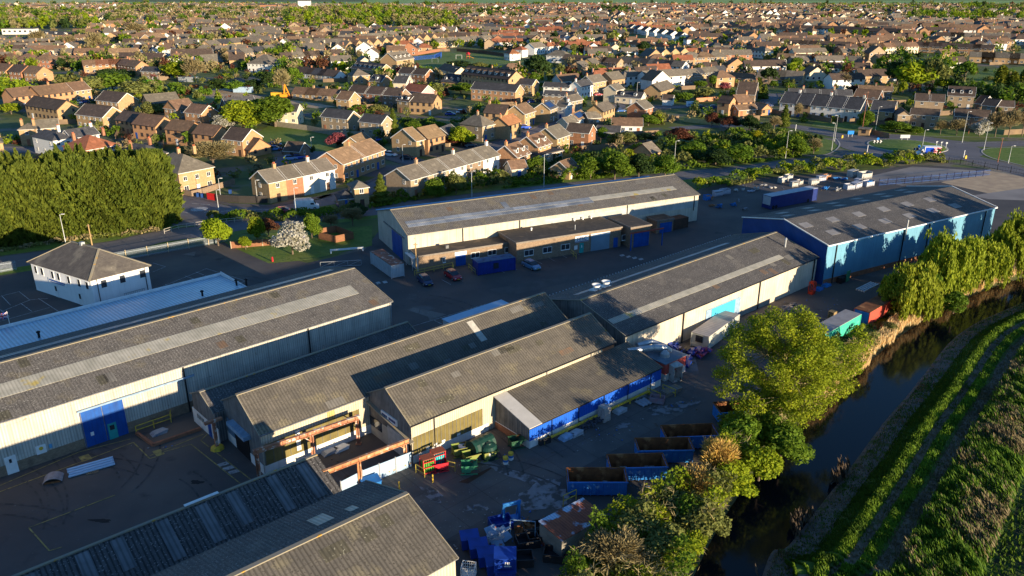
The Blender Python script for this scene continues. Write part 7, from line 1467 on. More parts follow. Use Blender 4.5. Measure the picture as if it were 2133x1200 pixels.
TL=[(508,268,202,98,'lime','big bright lime tree on the green'),(574,264,192,108,'green','tall spreading green tree right of the lime one on the green'),(545,250,200,70,'green','green tree crown behind the lime tree on the green'),(445,348,290,110,'bare','broad twiggy tree with pale new leaves in front of the orange-buff row'),(395,335,300,60,'olive','olive tree at the left of the broad twiggy one'),
(820,281,219,34,'conif','tall conifer right of the new beige pair'),(962,305,257,60,'lime','pale flowering tree beside the bay-windowed house'),(938,304,280,50,'copper','copper-red bush left of the pale flowering tree'),(702,307,274,46,'pink','pink and copper blossom tree on the green'),
(370,168,122,68,'lime','bright green tree right of the pink blossom, upper left'),(408,172,118,50,'bare','tall pale leafless tree beside the bright green tree'),(325,167,147,24,'pink','small pink blossom tree in the old yard'),(590,196,140,46,'bare','tall pale twiggy tree behind the excavator'),(614,172,136,34,'green','green tree right of the twiggy one by the excavator'),
(455,190,162,46,'dark','dark tree left in the clump of the old yard'),(490,192,166,50,'green','middle tree of the clump in the old yard'),(528,190,164,46,'dark','dark tree right in the clump of the old yard'),(560,180,148,36,'dark','tall dark tree behind the blue-grey container'),
(150,192,150,70,'olive','leftmost olive tree on the green bank behind the terrace'),(192,196,154,70,'olive','second olive tree on the green bank'),(236,193,146,76,'green','third tree on the green bank, greener'),(280,200,164,70,'olive','rightmost olive tree on the green bank'),
(24,238,211,44,'lime','bright green bush left of the long tan blocks'),(318,243,208,52,'olive','pale grey-green shrub in front of the long grey-roofed tan house'),(470,272,236,54,'blossom','white flowering shrub left of the lime tree'),(268,236,218,24,'bare','small bare tree beside the dark-roofed tan block'),
(1115,174,111,64,'dark','very large dark green tree in the middle of town'),(1465,206,176,50,'olive','yellowish tree left of the orange brick L-shaped house'),(1600,180,138,40,'dark','dark tree behind the steep dark roof'),(1578,205,156,34,'conif','tall conifer beside the steep dark roof'),(1592,206,172,22,'conif','smaller conifer right of the tall one'),(1752,184,148,48,'bare','round leafless tree behind the rear terrace'),(1540,170,150,30,'bare','thin bare tree left of the barn'),
(1895,192,118,88,'lime','largest yellow-green tree of the group behind the stepped beige houses'),(1940,194,114,56,'olive','paler tree right of the largest yellow-green one'),(1866,188,120,44,'dark','dark tree left of the largest yellow-green one'),(1965,190,156,40,'lime','low bright green tree right of the pale one'),(2008,172,124,46,'green','green tree near the football pitch'),(2078,200,138,26,'poplar','leftmost poplar by the football pitch'),(2104,202,150,20,'poplar','middle poplar by the football pitch'),(2127,200,144,24,'poplar','rightmost poplar by the football pitch'),
(1385,192,172,14,'conif','slim conifer beside the tan gabled house'),(1408,205,190,40,'dark','dark bush right of the slim conifer'),(1633,264,211,34,'conif','tall yellowish conifer where the road enters left of the roundabout'),(1660,252,212,22,'bare','thin bare tree in front of the slate terrace'),(1612,272,240,34,'bare','bare tree left of the tall yellowish conifer'),(1482,264,230,32,'copper','reddish bare tree by the pale garden wall'),(1518,268,238,42,'copper','reddish thicket tree below the L-shaped house'),(1560,272,234,44,'dark','dark shrub tree right of the reddish thicket'),(1590,280,250,40,'dark','dark shrub below the small garage'),
(1575,296,270,34,'yellow','vivid yellow shrub among the bushes left of the roundabout'),(1650,326,276,64,'green','large green bush behind the street lamp left of the roundabout'),(1694,320,286,38,'bare','brown bare bush at the bend left of the roundabout'),(2040,284,246,42,'blossom','white blossom bush beyond the roundabout'),(2072,285,226,48,'bare','first bare tree right of the white blossom bush'),(2100,286,222,44,'bare','second bare tree right of the white blossom bush'),(2128,284,218,44,'bare','bare tree at the right edge above the slip road'),(1992,282,246,40,'bare','bare tree in front of the shaded dark-roofed house'),(1958,280,248,34,'bare','bare tree in front of the wide beige house'),(1865,276,250,64,'green','wide clipped green hedge tree behind the roundabout'),(1908,279,262,36,'green','low green bush right of the hedge behind the roundabout'),(1803,270,226,36,'green','green tree in front of the detached slate house'),(1850,262,242,22,'copper','reddish bush by the slate house porch'),
(455,512,446,66,'lime','green tree left of the slatted timber fence'),(536,500,446,40,'lime','narrow yellowish tree behind the slatted timber fence'),(560,492,450,44,'copper','purple-brown shrub behind the white blossom tree'),(610,530,460,76,'blossom','large white blossom tree on the estate lawn'),(650,496,440,44,'green','green shrub right of the white blossom tree'),(690,476,446,36,'bare','bare brown shrub above the timber pen'),(735,470,430,50,'bare','bare brown shrub at the corner of the office warehouse'),(512,520,488,28,'lime','small light green bush at the slatted timber fence'),
(795,425,354,50,'conif','spreading conifer left of the grey-roofed terrace'),(745,450,418,44,'dark','dark shrub at the rear corner of the office warehouse'),(905,412,366,44,'green','shrub in front of the grey-roofed terrace, left'),(950,404,352,44,'olive','olive shrub in front of the grey-roofed terrace, right'),(1118,362,322,50,'green','bright round bush beside the stepped houses'),(1230,372,322,60,'green','green tree in the dense clump, left'),(1280,374,308,80,'green','tallest green tree in the dense clump'),(1330,372,312,60,'dark','dark tree in the dense clump, right'),(1385,368,318,60,'green','green tree behind the right end of the office warehouse'),(1255,288,262,30,'green','round tree behind the red brick house'),(1300,300,270,60,'olive','olive bushes below the white bungalow'),(1350,262,236,46,'green','green bush right of the white bungalow'),(1370,258,226,40,'olive','olive bush right of the red-orange brick house'),(1410,300,262,60,'copper','large copper-brown tree above the warehouse'),(1345,296,275,44,'dark','dark shrub below the bungalow garden'),(1445,330,290,70,'green','green thicket tree right of the copper-brown tree'),(1490,345,306,70,'dark','dark thicket tree left of the tall lamp'),(1540,335,296,70,'green','green thicket tree in the middle of the bushes'),(1425,212,190,40,'green','green tree left of the parked blue van'),(560,315,296,18,'dark','small dark bush beside the garage'),
(846,243,228,20,'olive','grey-green willow-like shrub on the gravel court') if False else (989,245,222,24,'olive','grey-green shrub on the gravel court'),(960,196,170,60,'green','bush below the three-storey block'),(910,200,168,36,'olive','bush left of the orange-brown brick block'),(815,190,166,18,'conif','small conifer behind the red-brown terrace'),(860,275,248,40,'green','low shrubs right of the tall conifer'),(745,240,215,40,'green','hedge tree behind the new beige houses, left'),(785,236,214,40,'olive','hedge tree behind the new beige houses, right'),(740,168,152,40,'copper','copper tree in front of the tan hipped house'),(765,112,94,22,'green','small round tree left of the playing field'),(955,142,126,70,'dark','dark hedge trees at the edge of the playing field, left') ,(1000,142,128,40,'olive','dark hedge trees at the edge of the playing field, right'),(1195,120,88,20,'olive','slim pale tree beside the three orange-red roofs'),(1342,118,84,34,'dark','dark conifer-like tree right of the white row'),(1300,128,106,50,'olive','bare trees in front of the white hipped row'),(1400,130,108,60,'olive','bare trees below the dark tree'),(85,100,62,50,'bare','bare tree in front of the mansard block'),(150,108,72,40,'bare','bare tree right of the mansard block'),(205,112,66,54,'bare','large bare tree right of the mansard block'),(180,120,95,34,'copper','orange-brown tree below the mansard block'),(285,78,46,60,'bare','brown bare tree in upper left trees'),(320,74,46,40,'green','green tree beside the brown bare one, upper left')]
for t in TL: tree(*t[:5],t[5] if len(t[5].split())>3 else t[5]+' in town',lod=0 if t[1]>240 else 1,group='trees among the houses and streets')
# leylandii row
mcon=LV['conif']; a0,a1=G(-70,512),G(338,470); CONN=6
def leyl(h,w_,seed,nm=9000):
    t=nr.random(nm); z=h*(1-(1-t)**.8)*.99+.2; f=np.clip(1-(z/h)**4.6,0.02,1)**.5; a=nr.random(nm)*2*PI; ridges=1+.16*np.sin(a*5+seed+z*.5)+.12*np.sin(a*9+z*1.3)+.10*np.sin(z*3.1+a*2+seed); r=w_/2*f*ridges*(.72+.33*nr.random(nm)**.5); P=np.stack([r*np.cos(a),r*np.sin(a),z],1)
    # spiky side leaders
    k=16; la=nr.random(k)*2*PI; lz=h*(.45+.5*nr.random(k)); n2=nm//3; i=nr.integers(0,k,n2); s=nr.random(n2); lr=w_/2*.55; P2=np.stack([lr*np.cos(la[i])+nr.normal(size=n2)*.35*(1-s),lr*np.sin(la[i])+nr.normal(size=n2)*.35*(1-s),lz[i]+s*2.2],1)
    P=np.vstack([P,P2]); ax=np.stack([P[:,0]*.25,P[:,1]*.25,np.full(len(P),1.2)],1); return quads('crown',P,.30,mcon,axis=ax/np.linalg.norm(ax,axis=1)[:,None],asp=1.8)
LM=[leyl(16,7.5,s) for s in (1,4,7)]; tk=MB(); tk.tube((0,0,-.1),(0,0,12),.3,.08,n=7); tkm=tk.mesh('trunk',bark)
dv_=(a1-a0).normalized(); nv_=Vector((-dv_.y,dv_.x)); nL=0
for rw in range(2):
    n=12; 
    for i in range(n):
        q=a0.lerp(a1,(i+.5*rw)/(n-.6))+nv_*(rw*4.2+rng.uniform(-.6,.6)); nL+=1
        e=empty('conifer_tree',f'tall dense green conifer, {["first","second","third","fourth","fifth","sixth","seventh","eighth","ninth","tenth","eleventh","twelfth"][i]} from the left in the {"front" if rw==0 else "rear"} line of the row','tree',V3(q),rng.uniform(0,6),'row of tall conifers beside the main road'); e.scale=(rng.uniform(.85,1.15),)*2+(rng.uniform(.90,1.06),); ob('trunk',tkm,e); ob('crown',LM[nL%3],e)
# big riverside tree
def herotree():
    q=G(1618,905); e=empty('sycamore_tree','very large spring-green tree over the skips beside the river','tree',V3(q),0); H_=15.5; K_=190; c=np.array([.2,.6,8.6]); rad=np.array([7.0,6.8,7.0])
    u=unit(K_); r=(.3+.7*nr.random(K_)**.45)[:,None]; C=c+u*r*rad; C=C[C[:,2]>2.2]; lob=1+.14*np.sin(C[:,0]*1.1+1)+.1*np.sin(C[:,1]*1.3); C[:,:2]*=lob[:,None]; C=C[:200]
    mb=MB(); mb.tube((0,0,-.2),(0,.2,3.2),.5,.38,n=10); forks=[Vector((math.cos(t)*1.6,math.sin(t)*1.6+.4,6+rng.random()*1.5)) for t in (0.2,1.6,2.9,4.1,5.3)]+[Vector((0,.4,8))]
    for f in forks: mb.tube((0,.2,3.0),f,.26,.16,n=7)
    sec=[]
    for k in range(30):
        c_=Vector(C[k*5%len(C)]); f=min(forks,key=lambda v:(v-c_).length); p=f.lerp(c_,.55)+Vector((0,0,-.3)); mb.tube(f,p,.13,.07,n=5); sec.append(p)
    for cc in C:
        c_=Vector(cc); f=min(sec,key=lambda v:(v-c_).length); mb.tube(f,c_,.05,.015,n=4,cap=False)
        for j in range(3): d=Vector(unit(1)[0])*.9; mb.tube(c_,c_+d,.018,.006,n=3,cap=False)
    mb.build('trunk',mat('pale_yellow_bark',(.22,.19,.08),(.13,.11,.06),2),e)
    n=52000; i=nr.integers(0,len(C),n); u=unit(n); P=C[i]+u*(.25+.95*nr.random(n)**.6)[:,None]*np.array([1,1,.75]); ob('crown',quads('crown',P,.115,LV['hero'],nrm=u*.5+np.array([0,0,.5]),tilt=.8),e)
herotree()
def willow(p,h,w_,label,seed,m='willow',dens=1.,birch=False):
    q=G(*p); e=empty('willow_tree',label,'tree',V3(q),0,'willows beside the blue warehouse'); K_=int(150*dens); u=unit(K_); u[:,2]=np.abs(u[:,2]); lobe=1+.16*np.sin(3*np.arctan2(u[:,1],u[:,0])+seed)+.2*np.sin(5*u[:,2]+seed*2); C=np.array([0,0,h*.45])+u*np.array([w_/2*.8,w_/2*.8,h*.5])*(lobe*(.45+.6*nr.random(K_)**.6))[:,None]
    mb=MB(); mb.tube((0,0,-.2),(0,0,h*.3),.28,.22,n=8)
    for k in range(0,K_,6): c=Vector(C[k]); s=Vector((0,0,h*.3)); mid=s.lerp(c,.5)+Vector((0,0,.5)); mb.tube(s,mid,.12,.07,n=5); mb.tube(mid,c,.07,.02,n=4)
    mb.build('trunk',barkp if birch else bark,e)
    S=int(900*dens); i=nr.choice(nr.integers(0,K_,K_//2),S); L_n=30; base=C[i]+nr.normal(size=(S,3))*.32; ln=1.2+nr.random(S)*h*.38; ln=np.minimum(ln,base[:,2]-.2); ln=np.maximum(ln,.5)
    t=nr.random((S,L_n)); out=base.copy(); out[:,2]=0; out/=np.linalg.norm(out,axis=1)[:,None]+1e-6
    P=base[:,None,:]+out[:,None,:]*(.5*np.sin(t*2))[:,:,None]+np.array([0,0,-1])*(t*ln[:,None])[:,:,None]+nr.normal(size=(S,L_n,3))*.09; P=P.reshape(-1,3)
    P=np.vstack([P,C[nr.integers(0,K_,3500)]+unit(3500)*nr.random(3500)[:,None]*.9])
    ob('crown',quads('crown',P,.15,LV[m],axis=(0.15,0,-1.),asp=1.9),e)
willow((1888,655),8.6,10.5,'drooping yellow-green willow nearest the red container',1); willow((1962,612),10.4,11.5,'taller drooping willow in the middle in front of the blue wall',2); willow((2022,592),8.8,9.5,'open willow with a pale trunk right of the middle one',3,'willow',.8,True); willow((2108,570),12,12.5,'large drooping willow at the right edge',4); willow((2195,548),12,11,'drooping willow at the far right edge, mostly cut off',5); willow((1918,632),6,6,'low round willow shoot between the two drooping willows',6,'green',.6)
# thickets
def hfield(X,Y,poly_area,seed,hmin,hmax,s=.22):
    v=np.zeros(len(X))
    r_=np.random.default_rng(seed); 
    for k in range(5):
        a,b,ph=r_.normal()*s*(1+k*.8),r_.normal()*s*(1+k*.8),r_.random()*6; v+=np.sin(a*X+b*Y+ph)/(1+k*.35)
    v=(v-v.min())/(v.max()-v.min()+1e-9); return hmin+(hmax-hmin)*v
def thicket(name,label,poly,dens,hmin,hmax,size,mats,seed=1,wts=None,s=.35,asp=1.,kind='stuff',cat='bushes',axis=None,shell=.45):
    P=np.array([(p[0],p[1]) for p in poly]); lo,hi=P.min(0),P.max(0); A=(hi-lo).prod(); n=int(A*dens); X=lo+nr.random((n,2))*(hi-lo); X=X[inpoly(X,[tuple(p) for p in P])]
    n=len(X)
    # bush mounds: distance to the nearest mound centre shapes rounded tops
    nm=max(3,int(len(X)/dens/ (6.5/(s/.35)**1.2))); Cn=X[nr.integers(0,n,min(nm,260))]; rad=(1.3+1.5*nr.random(len(Cn)))/(s/.35)**.6; hh=hmin+(hmax-hmin)*nr.random(len(Cn))
    D=((X[:,None,:]-Cn[None])**2).sum(2)/rad[None]**2; dome=np.sqrt(np.clip(1-D*.8,0,1))*hh[None]; H_=np.maximum(dome.max(1),hmin*.35); im=dome.argmax(1)
    z=H_*(shell+(1.02-shell)*nr.random(n)**.4)+nr.normal(size=n)*.05
    me=quads(name,np.column_stack([X,z]),size,mats,tilt=1.2,nrm=np.array([[0,0,.5]]),midx=(nr.choice(len(mats),len(Cn),p=wts)[im] if len(mats)>1 else None),asp=asp,axis=axis)
    return tag(ob(name,me),label,cat,None,kind)
def between(P,Q): return [tuple(p) for p in P]+[tuple(p) for p in Q[::-1]]
Lr=[p for p in L_ if 30<p.y<150]
inner=px((1090,1330),(1170,1230),(1215,1165),(1250,1110),(1330,1080),(1400,1040),(1465,985),(1500,930),(1490,900),(1545,880),(1600,850),(1650,770),(1700,715))
shore=[p for p in offs(L_,.35) if 28<p.y<104]
thicket('riverside_thicket','dense tangle of green bushes along the near river bank',between(inner,shore),78,2.0,4.8,.16,[LV['green'],LV['olive'],LV['lime'],LV['hero']],3,[.18,.36,.12,.34],shell=.2)
twig=thicket('riverside_twigs','pale bare twigs sticking out of the riverside bushes',between(inner,shore),9,1.8,4.6,.045,[LV['bare']],4,asp=9.,shell=.7)
inner2=px((1700,715),(1760,690),(1830,662),(1860,640),(1900,620),(2000,590),(2133,545),(2250,520)); shore2=[p for p in offs(L_,-2.) if 97<p.y<150]
thicket('riverside_scrub','low scrub and brambles between the trailers and the river',between(inner2,shore2),34,.3,1.2,.17,[LV['green'],LV['olive'],LV['dark']],5,[.5,.35,.15])
for (p,h,w_,k,lab) in [((1545,948),5.6,5.6,'green','dense fresh green bush at the foot of the big tree'),((1625,960),5.0,6.,'green','broad green bush under the big tree beside the water'),((1580,1000),4.6,5.4,'lime','yellow-green bush beside the water below the big tree'),((1590,925),4.8,4.6,'green','green bush behind the fresh green one, under the big tree'),((1492,1010),6.2,5.2,'lichen','bare shrub covered in orange lichen beside the nearest skips'),((1445,1050),4.6,4.6,'lichen','smaller orange-lichened shrub in front of the larger one'),((1400,1090),4.2,5.0,'olive','olive bush near the block shed'),((1330,1130),4.6,5.5,'olive','olive bush beside the rusty-roofed shed'),((1280,1190),4.4,5.5,'bare','twiggy bush at the bottom edge beside the shed'),((1520,1035),4.6,5.,'lime','yellow-green bush leaning over the water'),((1460,1120),4.2,5.,'olive','olive bush above the water near the bottom edge'),((1385,1170),4.,5.,'olive','olive bush at the bottom edge by the water'),((1712,765),2.6,4.,'green','round green bush between the big tree and the turquoise trailer'),((1765,722),1.6,3.5,'dark','dark bush below the turquoise trailer'),((1985,652),4.,5.5,'green','dark green bush overhanging the river below the willows'),((1850,690),1.6,3.4,'olive','olive bush below the red container')]:
    q=G(*p); tree(*p,0,0,k,lab,0,'bush','bushes along the river bank',h=h,q=q,wm_=w_)['category']='bush'
reedm=lm('reeds_straw',(.72,.54,.27),(.55,.40,.19),.4)
def blades(name,label,XY,h,size,mats,lean=(0,0,1),cat='reeds',z0=0,asp=5.,wts=None):
    n=len(XY); z=z0+h*(.25+.6*nr.random(n)); return tag(ob(name,quads(name,np.column_stack([XY,z]),size,mats,axis=lean,asp=asp,midx=(nr.choice(len(mats),n,p=wts) if wts else None))),label,cat,None,'stuff')
def band(P,d0,d1,n,ylo,yhi,wob=0):
    P=[p for p in P if ylo<p.y<yhi]; Nn=normals(P); i=nr.integers(0,len(P)-1,n); t=nr.random(n); d=d0+(d1-d0)*nr.random(n)
    A=np.array([(p.x,p.y) for p in P]); B=np.array([(v.x,v.y) for v in Nn]); q=A[i]*(1-t)[:,None]+A[i+1]*t[:,None]; w_=wob*np.sin(q[:,0]*.8)+wob*.6*np.sin(q[:,1]*1.7); return q+B[i]*(d+w_)[:,None]
LF=smooth(L_,3)
blades('reed_bed','golden dry reeds standing along the left edge of the river',band(LF,-2.3,.0,20000,88,150,.35),1.6,.12,[reedm],(.12,.05,1),z0=-.6,asp=4.2)
thicket('willow_undergrowth','green undergrowth at the feet of the willows',px((1850,665),(1880,625),(1960,590),(2050,560),(2133,535),(2260,505),(2260,520),(2133,566),(2060,585),(2000,610),(1930,640),(1880,668)),30,1.2,3.2,.2,[LV['green'],LV['hero'],LV['olive']],21,[.4,.35,.25])
thicket('bank_brambles','green brambles above the reeds beside the big tree',[tuple(p) for p in px((1640,800),(1700,722),(1760,700),(1800,700),(1740,775),(1690,850),(1640,900))],40,1.0,2.8,.17,[LV['green'],LV['hero'],LV['olive']],22,[.4,.4,.2])
dreed=lm('dark_reeds',(.10,.07,.05),(.05,.04,.03),.2); XY=band(FR,-.5,.6,2400,57,82,.3); keep=(np.sin(XY[:,0]*.9)+np.sin(XY[:,1]*.7)>.75)&(nr.random(len(XY))<.5)
blades('shade_painted_reeds','clumps of reeds in the water at the right bank, shade painted into their brown',XY[keep],1.5,.14,[dreed],(-.25,.1,1),z0=-1.2,asp=4.)  # reed colour darkened to look shaded
g1=lm('grass_blades_green',(.075,.14,.016),(.05,.10,.012),.4,.3); g2=lm('grass_blades_bright',(.16,.27,.022),(.11,.19,.018),.45,.4); g3=lm('grass_blades_straw',(.23,.185,.10),(.15,.12,.07),.3,.4)
def surf(d): 
    xs=[p[0] for p in prof]; zs=[p[1] for p in prof]; return np.interp(d,xs,zs)
def bandgrass(name,label,d0,d1,n,h,size,mats,wts,ylo=52,yhi=135,asp=2.6,lean=(-.2,.1,1)):
    P=[p for p in FR if ylo<p.y<yhi]; Nn=normals(P); i=nr.integers(0,len(P)-1,n); t=nr.random(n); d=d0+(d1-d0)*nr.random(n); A=np.array([(p.x,p.y) for p in P]); B=np.array([(v.x,v.y) for v in Nn]); q=A[i]*(1-t)[:,None]+A[i+1]*t[:,None]+B[i]*d[:,None]
    rd=np.random.default_rng(5).normal(size=(12,3)); cl=sum(np.sin(q@(rd[k,:2]*(.6+.28*k))+rd[k,2]*6)*(.62-.03*k) for k in range(12))*.8; hh=h*(.55+.35*np.clip(cl,-1,1)); mi=(((cl+nr.normal(size=n)*.7)>.6).astype(int) if len(mats)==2 else np.where((np.sin(q[:,0]*.55+1.3*np.sin(q[:,1]*.33))+np.sin(q[:,1]*.41+.8*np.sin(q[:,0]*.9))+nr.normal(size=n)*.8)>.75,2,np.where(nr.random(n)<.65,0,1)))
    z=surf(d)+hh*nr.random(n); return tag(ob(name,quads(name,np.column_stack([q,z]),size,mats,axis=lean,asp=asp,midx=mi)),label,'grass',None,'stuff')
bandgrass('bank_grass','dark short grass on the slope above the muddy river edge',2.6,4.4,16000,.25,.08,[g1,g1],None)
bandgrass('ridge_grass','green grass ridge left of the wheel rut, painted brighter for low sun',4.3,5.6,16000,.42,.085,[g2,g1],None); bandgrass('ridge_grass','green grass ridge right of the wheel rut, painted brighter for low sun',6.5,7.7,14000,.38,.085,[g2,g1],None)  # grazing sun on the ridges is put into their brighter blade colour
bandgrass('rut_grass','thin straw coloured grass on the track between the ridges',5.5,6.6,3500,.12,.07,[g3,g1],None); bandgrass('shore_grass','patchy low grass over the muddy edge of the river',.6,2.8,7000,.14,.07,[g1,g3],None); bandgrass('path_straw','trampled straw on the brown path beside the tall grass',7.7,9.4,6000,.10,.08,[g3,g3],None)
bandgrass('tall_grass','tall rough grass with straw tussocks along the field edge',9.2,15.6,85000,1.1,.085,[g1,g2,g3],None,asp=4.2,lean=(-.45,.3,1))
P=[p for p in FR if 45<p.y<150]; Nn=normals(P); q=band(P,15.4,34,34000,45,150); rowk=np.sin((q[:,0]*.5-q[:,1]*.86)*0+ (q@np.array([.86,-.5]))*2*PI/.75); q=q[rowk+nr.normal(size=len(q))*.9>-.1]
tag(ob('crop_rows',quads('crop_rows',np.column_stack([q,.05+.35*nr.random(len(q))]),.14,[g1,g2],axis=(0,.2,1),asp=1.6,midx=(nr.random(len(q))<.3).astype(int))),'rows of young dark green crop in the field at the right','crop',None,'stuff')
# roadside thickets and hedges
thicket('roadside_hedge','dense hedge and scrub between the main road and the houses',px((770,437),(900,412),(1100,388),(1300,367),(1420,354),(1590,338),(1700,322),(1712,300),(1650,285),(1560,283),(1480,285),(1400,302),(1300,322),(1230,335),(1150,352),(1000,380),(900,396),(800,412),(765,425)),7,1.5,4.2,.42,[LV['green'],LV['olive'],LV['dark'],LV['lime']],7,[.4,.25,.25,.1])
thicket('roadside_scrub','bushes between the main road and the storage yard',px((1440,392),(1560,366),(1600,361),(1720,345),(1790,336),(1900,330),(1960,328),(1975,340),(1900,343),(1800,352),(1700,362),(1600,372),(1560,382),(1450,402)),14,1.2,3.2,.32,[LV['olive'],LV['green'],LV['lime']],8,[.35,.35,.3])
thicket('garden_shrubs','dark garden shrubs in front of the tan double house',px((835,250),(900,252),(935,262),(915,275),(860,270),(830,262)),8,.8,2.2,.35,[LV['dark'],LV['green']],9,[.5,.5])
thicket('verge_hedge','clipped hedge beside the mini roundabout and the parked van',px((430,452),(500,446),(600,448),(700,440),(740,432),(745,445),(690,455),(600,462),(500,460),(440,466)),14,.9,2.,.3,[LV['green'],LV['olive']],10,[.7,.3])
thicket('conifer_undergrowth','dry undergrowth at the foot of the tall conifers',px((-60,525),(330,478),(335,486),(150,506),(-60,535)),14,.4,1.3,.25,[LV['olive'],LV['bare']],11,[.6,.4])
for l,lab in [([(1590,100),(1650,104),(1655,112),(1595,110)],'first clipped dark hedge in the upper right'),([(1592,116),(1680,122),(1680,130),(1590,126)],'second clipped dark hedge in the upper right'),([(1030,98),(1060,98),(1060,104),(1030,104)],'dark clipped hedge beside the red pyramid roof'),([(200,152),(280,150),(282,162),(205,165)],'dark clipped hedge above the green bank'),([(720,250),(1,1),(1,1),(1,1)],'')][:4]:
    thicket('clipped_hedge',lab,px(*l),3,2.2,2.8,.6,[LV['dark']],12,s=.2,kind=None,cat='hedge',shell=.0)
# trees farther off: single ones nearer, the rest as one mass
bandn=[(58,80,'far beyond the playing field'),(80,105,'just beyond the playing field'),(105,135,'level with the playing field'),(135,240,'among the middle streets')]
cands=[]
HNx=HN
kinds=['green','olive','bare','dark','lime','bare','olive','copper','green','pink','bare','lime']
tx=np.array([(a,b,c) for a,b,c in TREES])
def freehouse(x,y,r): d=(HN[:,0]-x)**2+(HN[:,1]-y)**2; return not (d<(HN[:,2]*.8+r)**2).any()
for k in range(9000):
    ty_=rng.uniform(60,235)*1.; txx=rng.uniform(0,2133)
    if ty_>(150 if txx<750 else 205): continue
    if rng.random()>(.25+.75*(1-(ty_-60)/175)): continue
    q=G(txx,ty_); 
    if not okhouse(np.array([(q.x,q.y)]))[0] and not (txx<250 and ty_<100): continue
    w_=rng.uniform(4,8); 
    if not freehouse(q.x,q.y,w_*.25): continue
    if ((tx[:,0]-q.x)**2+(tx[:,1]-q.y)**2<(tx[:,2]+w_/2)**2*.6).any(): continue
    cands.append((txx,ty_,q,w_,rng.choice(kinds))); tx=np.vstack([tx,(q.x,q.y,w_/2)])
    if len(cands)>=150: break
cnt_={}
for (txx,ty_,q,w_,kd) in sorted(cands,key=lambda c:c[0]):
    b=[i for i,(lo,hi,_) in enumerate(bandn) if lo<=ty_<hi] or [0]; key=(kd,b[0]); cnt_[key]=cnt_.get(key,0)+1
    tree(txx,ty_,0,0,kd,f'{KD[kd]}, number {cnt_[key]} of its kind from left, {bandn[b[0]][2]}',1 if ty_>110 else 2,group='trees scattered through the town',h=rng.uniform(4,9) if kd!='pink' else 4,q=q,wm_=w_)
# woodland masses and the remaining scattered trees, one object
Pn=[];Mi=[]; fk=['green','olive','bare','dark','lime','bare','copper']
def addtree(x,y,h,w_,mi,n=150):
    k=9; u=unit(k); C=np.array([x,y,h*.58])+u*np.array([w_*.33,w_*.33,h*.30]); i=nr.integers(0,k,n); P=C[i]+unit(n)*(w_*.24)*(.5+.6*nr.random(n))[:,None]; P[:,2]=np.maximum(P[:,2],.4); Pn.append(P); Mi.append(np.full(n,mi))
ft=0
for k in range(26000):
    y=300+1560*rng.random()**.8; x=rng.uniform(-.72,.72)*y; ph=PR(x,y)
    if ph[1]>(150 if ph[0]<750 else 175): continue
    pr=(.30 if y<650 else .15)+.35*max(0,mn.noise(Vector((x*.004,y*.004,9))))
    if rng.random()>pr*(.6 if ph[0]>1300 else 1.3): continue
    if not okhouse(np.array([(x,y)]))[0] or not freehouse(x,y,.5): continue
    addtree(x,y,rng.uniform(4,9),rng.uniform(5,9),rng.choice((0,0,1,1,2,2,3,4,4,5,6)),150 if y<500 else (110 if y<800 else 60)); ft+=1
    if ft>3000: break
for (poly,n,hh,ks) in [(((600,66),(720,64),(860,68),(960,66),(950,50),(935,36),(860,24),(740,20),(600,28)),520,(8,14),(1,2,4,4,0,2)),(((-60,78),(60,66),(210,58),(200,30),(0,26),(-60,40)),260,(8,13),(1,2,0,4,3)),(((215,58),(420,50),(600,46),(600,26),(300,20),(215,26)),330,(7,13),(1,2,2,0,3)),(((960,40),(1100,36),(1090,24),(960,22)),60,(7,11),(0,3,1)),(((1250,34),(1320,32),(1320,22),(1250,22)),40,(7,11),(3,0)),(((1700,30),(2133,36),(2133,18),(1700,14)),200,(7,12),(0,1,2,4)),(((1880,50),(2133,52),(2133,36),(1900,34)),120,(7,12),(0,1,4)),(((590,160),(620,162),(620,150),(590,150)),8,(6,9),(0,2)),(((1840,185),(2010,195),(2000,150),(1850,130)),22,(8,13),(0,4,3)),(((2010,215),(2133,220),(2200,205),(2000,200)),26,(4,8),(0,3,1)),(((0,200),(40,205),(60,190),(0,180)),10,(4,7),(0,4)),(((280,190),(430,210),(450,200),(300,170)),24,(2,4),(0,1)),(((560,120),(640,115),(640,108),(560,112)),12,(5,9),(0,1,2)),(((-200,14),(2400,17),(2400,11),(-200,9)),150,(6,12),(3,0,1))]:
    P=np.array([tuple(G(*p)) for p in poly]); lo,hi=P.min(0),P.max(0); c=0
    while c<n:
        x,y=lo+nr.random(2)*(hi-lo)
        if inpoly(np.array([[x,y]]),[tuple(p) for p in P])[0]: addtree(x,y,rng.uniform(*hh),rng.uniform(7,12) if hh[1]>5 else 4,rng.choice(ks),120); c+=1
PA=np.vstack(Pn); MA=np.concatenate(Mi); big=PA[:,1]>700
szs=np.where(big,1.15,.75)
tag(ob('town_trees',quads('town_trees',PA,szs[:,None][:,0],[LV[k] for k in fk],midx=MA)),'countless small garden trees and woods spreading through and behind the town','trees',None,'stuff')
RA=np.array(ROADS); lawns=[pxpoly((560,262),(650,262),(700,285),(705,315),(640,318),(545,300),(520,285)),pxpoly((777,122),(925,109),(1010,113),(1100,124),(1098,133),(925,150),(850,146),(790,134)),pxpoly((400,182),(470,185),(560,205),(620,210),(700,222),(660,226),(560,215),(430,205)),pxpoly((360,400),(480,425),(700,412),(700,448),(430,470),(330,480)),pxpoly((555,325),(760,315),(760,335),(575,352))]
site=[NOH[8]]; Pn=[];Mi=[]; c=0
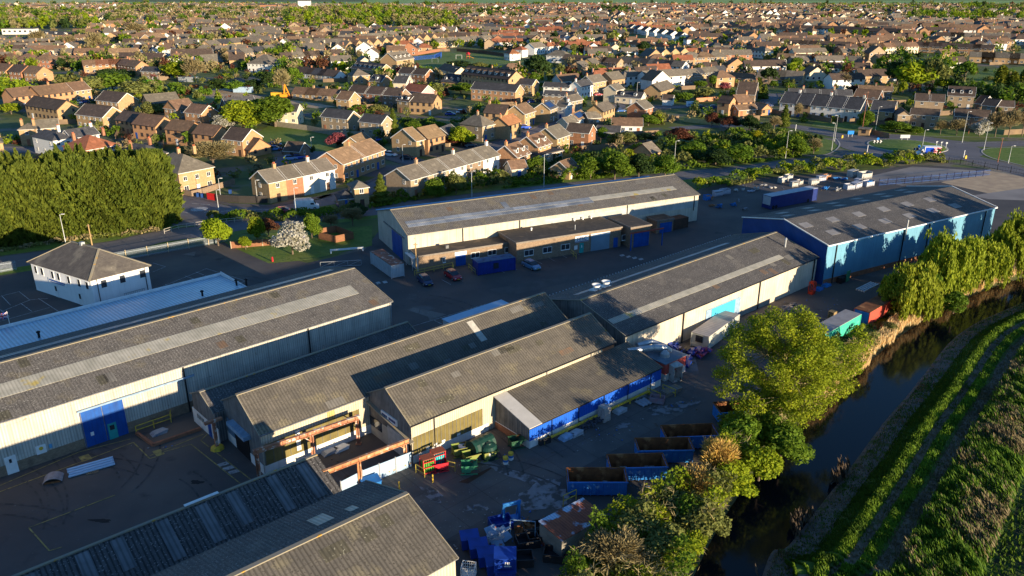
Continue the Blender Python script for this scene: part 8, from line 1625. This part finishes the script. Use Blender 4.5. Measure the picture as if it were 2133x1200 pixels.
zone_=pxpoly((0,345),(0,130),(800,128),(2133,150),(2133,262),(1700,252),(1640,262),(1430,258),(1340,300),(1100,345),(1000,370),(820,392),(700,400),(560,430),(480,395),(300,345))
lo,hi=np.array(zone_).min(0),np.array(zone_).max(0)
while c<1500:
    x,y=lo+nr.random(2)*(hi-lo); q_=np.array([[x,y]])
    if not inpoly(q_,zone_)[0] or any(inpoly(q_,l)[0] for l in lawns): continue
    if ((RA[:,0]-x)**2+(RA[:,1]-y)**2<(RA[:,2]+1.6)**2).any() or not freehouse(x,y,.9): c+=.25; continue
    if mn.noise(Vector((x*.05,y*.05,2)))<-.12: c+=.25; continue
    r_=rng.random(); addtree(x,y,rng.uniform(1.2,2.6) if r_<.75 else rng.uniform(3,5.5),rng.uniform(2,4.5),rng.choice((0,0,1,1,2,3,3,4,6)),100); c+=1
PB=np.vstack(Pn); tag(ob('garden_shrubs',quads('garden_shrubs',PB,.36,[LV[k] for k in fk],midx=np.concatenate(Mi))),'countless shrubs, hedges and small trees in the gardens between the houses','shrubs',None,'stuff')
print('scattered trees',len(cands),ft,'tree objects',sum(1 for o in bpy.data.objects if o.get('category')=='tree'),'houses',sum(1 for o in bpy.data.objects if o.get('category')=='house'))
# garden fences and clutter between houses of the middle distance
fmat=mat('garden_fence_boards',(.22,.15,.09),(.14,.10,.07),.3); GF=MB()
for (x,y,r) in HN:
    for _k in range(2 if y<450 else 1 if y<760 else 0):
        if rng.random()<.25: continue
        a=rng.choice((.25,.35,1.85,1.95))+rng.uniform(-.1,.1); L2=rng.uniform(8,16); c=Vector((x+rng.uniform(-6,6),y-r-rng.uniform(1,9))); 
        e_=c+Vector((math.cos(a),math.sin(a)))*L2
        if all(PR(v.x,v.y)[1]<345 and freehouse(v.x,v.y,-.5) and not ((RA[:,0]-v.x)**2+(RA[:,1]-v.y)**2<(RA[:,2]+.5)**2).any() and not any(inpoly(np.array([tuple(v)]),l)[0] for l in lawns) for v in (c,c.lerp(e_,.5),e_)): GF.bar((c.x,c.y,.9),(e_.x,e_.y,.9),.08,1.8)
o=GF.build('garden_fences',fmat); tag(o,'countless garden fences and low walls between the houses','fences',None,'stuff')
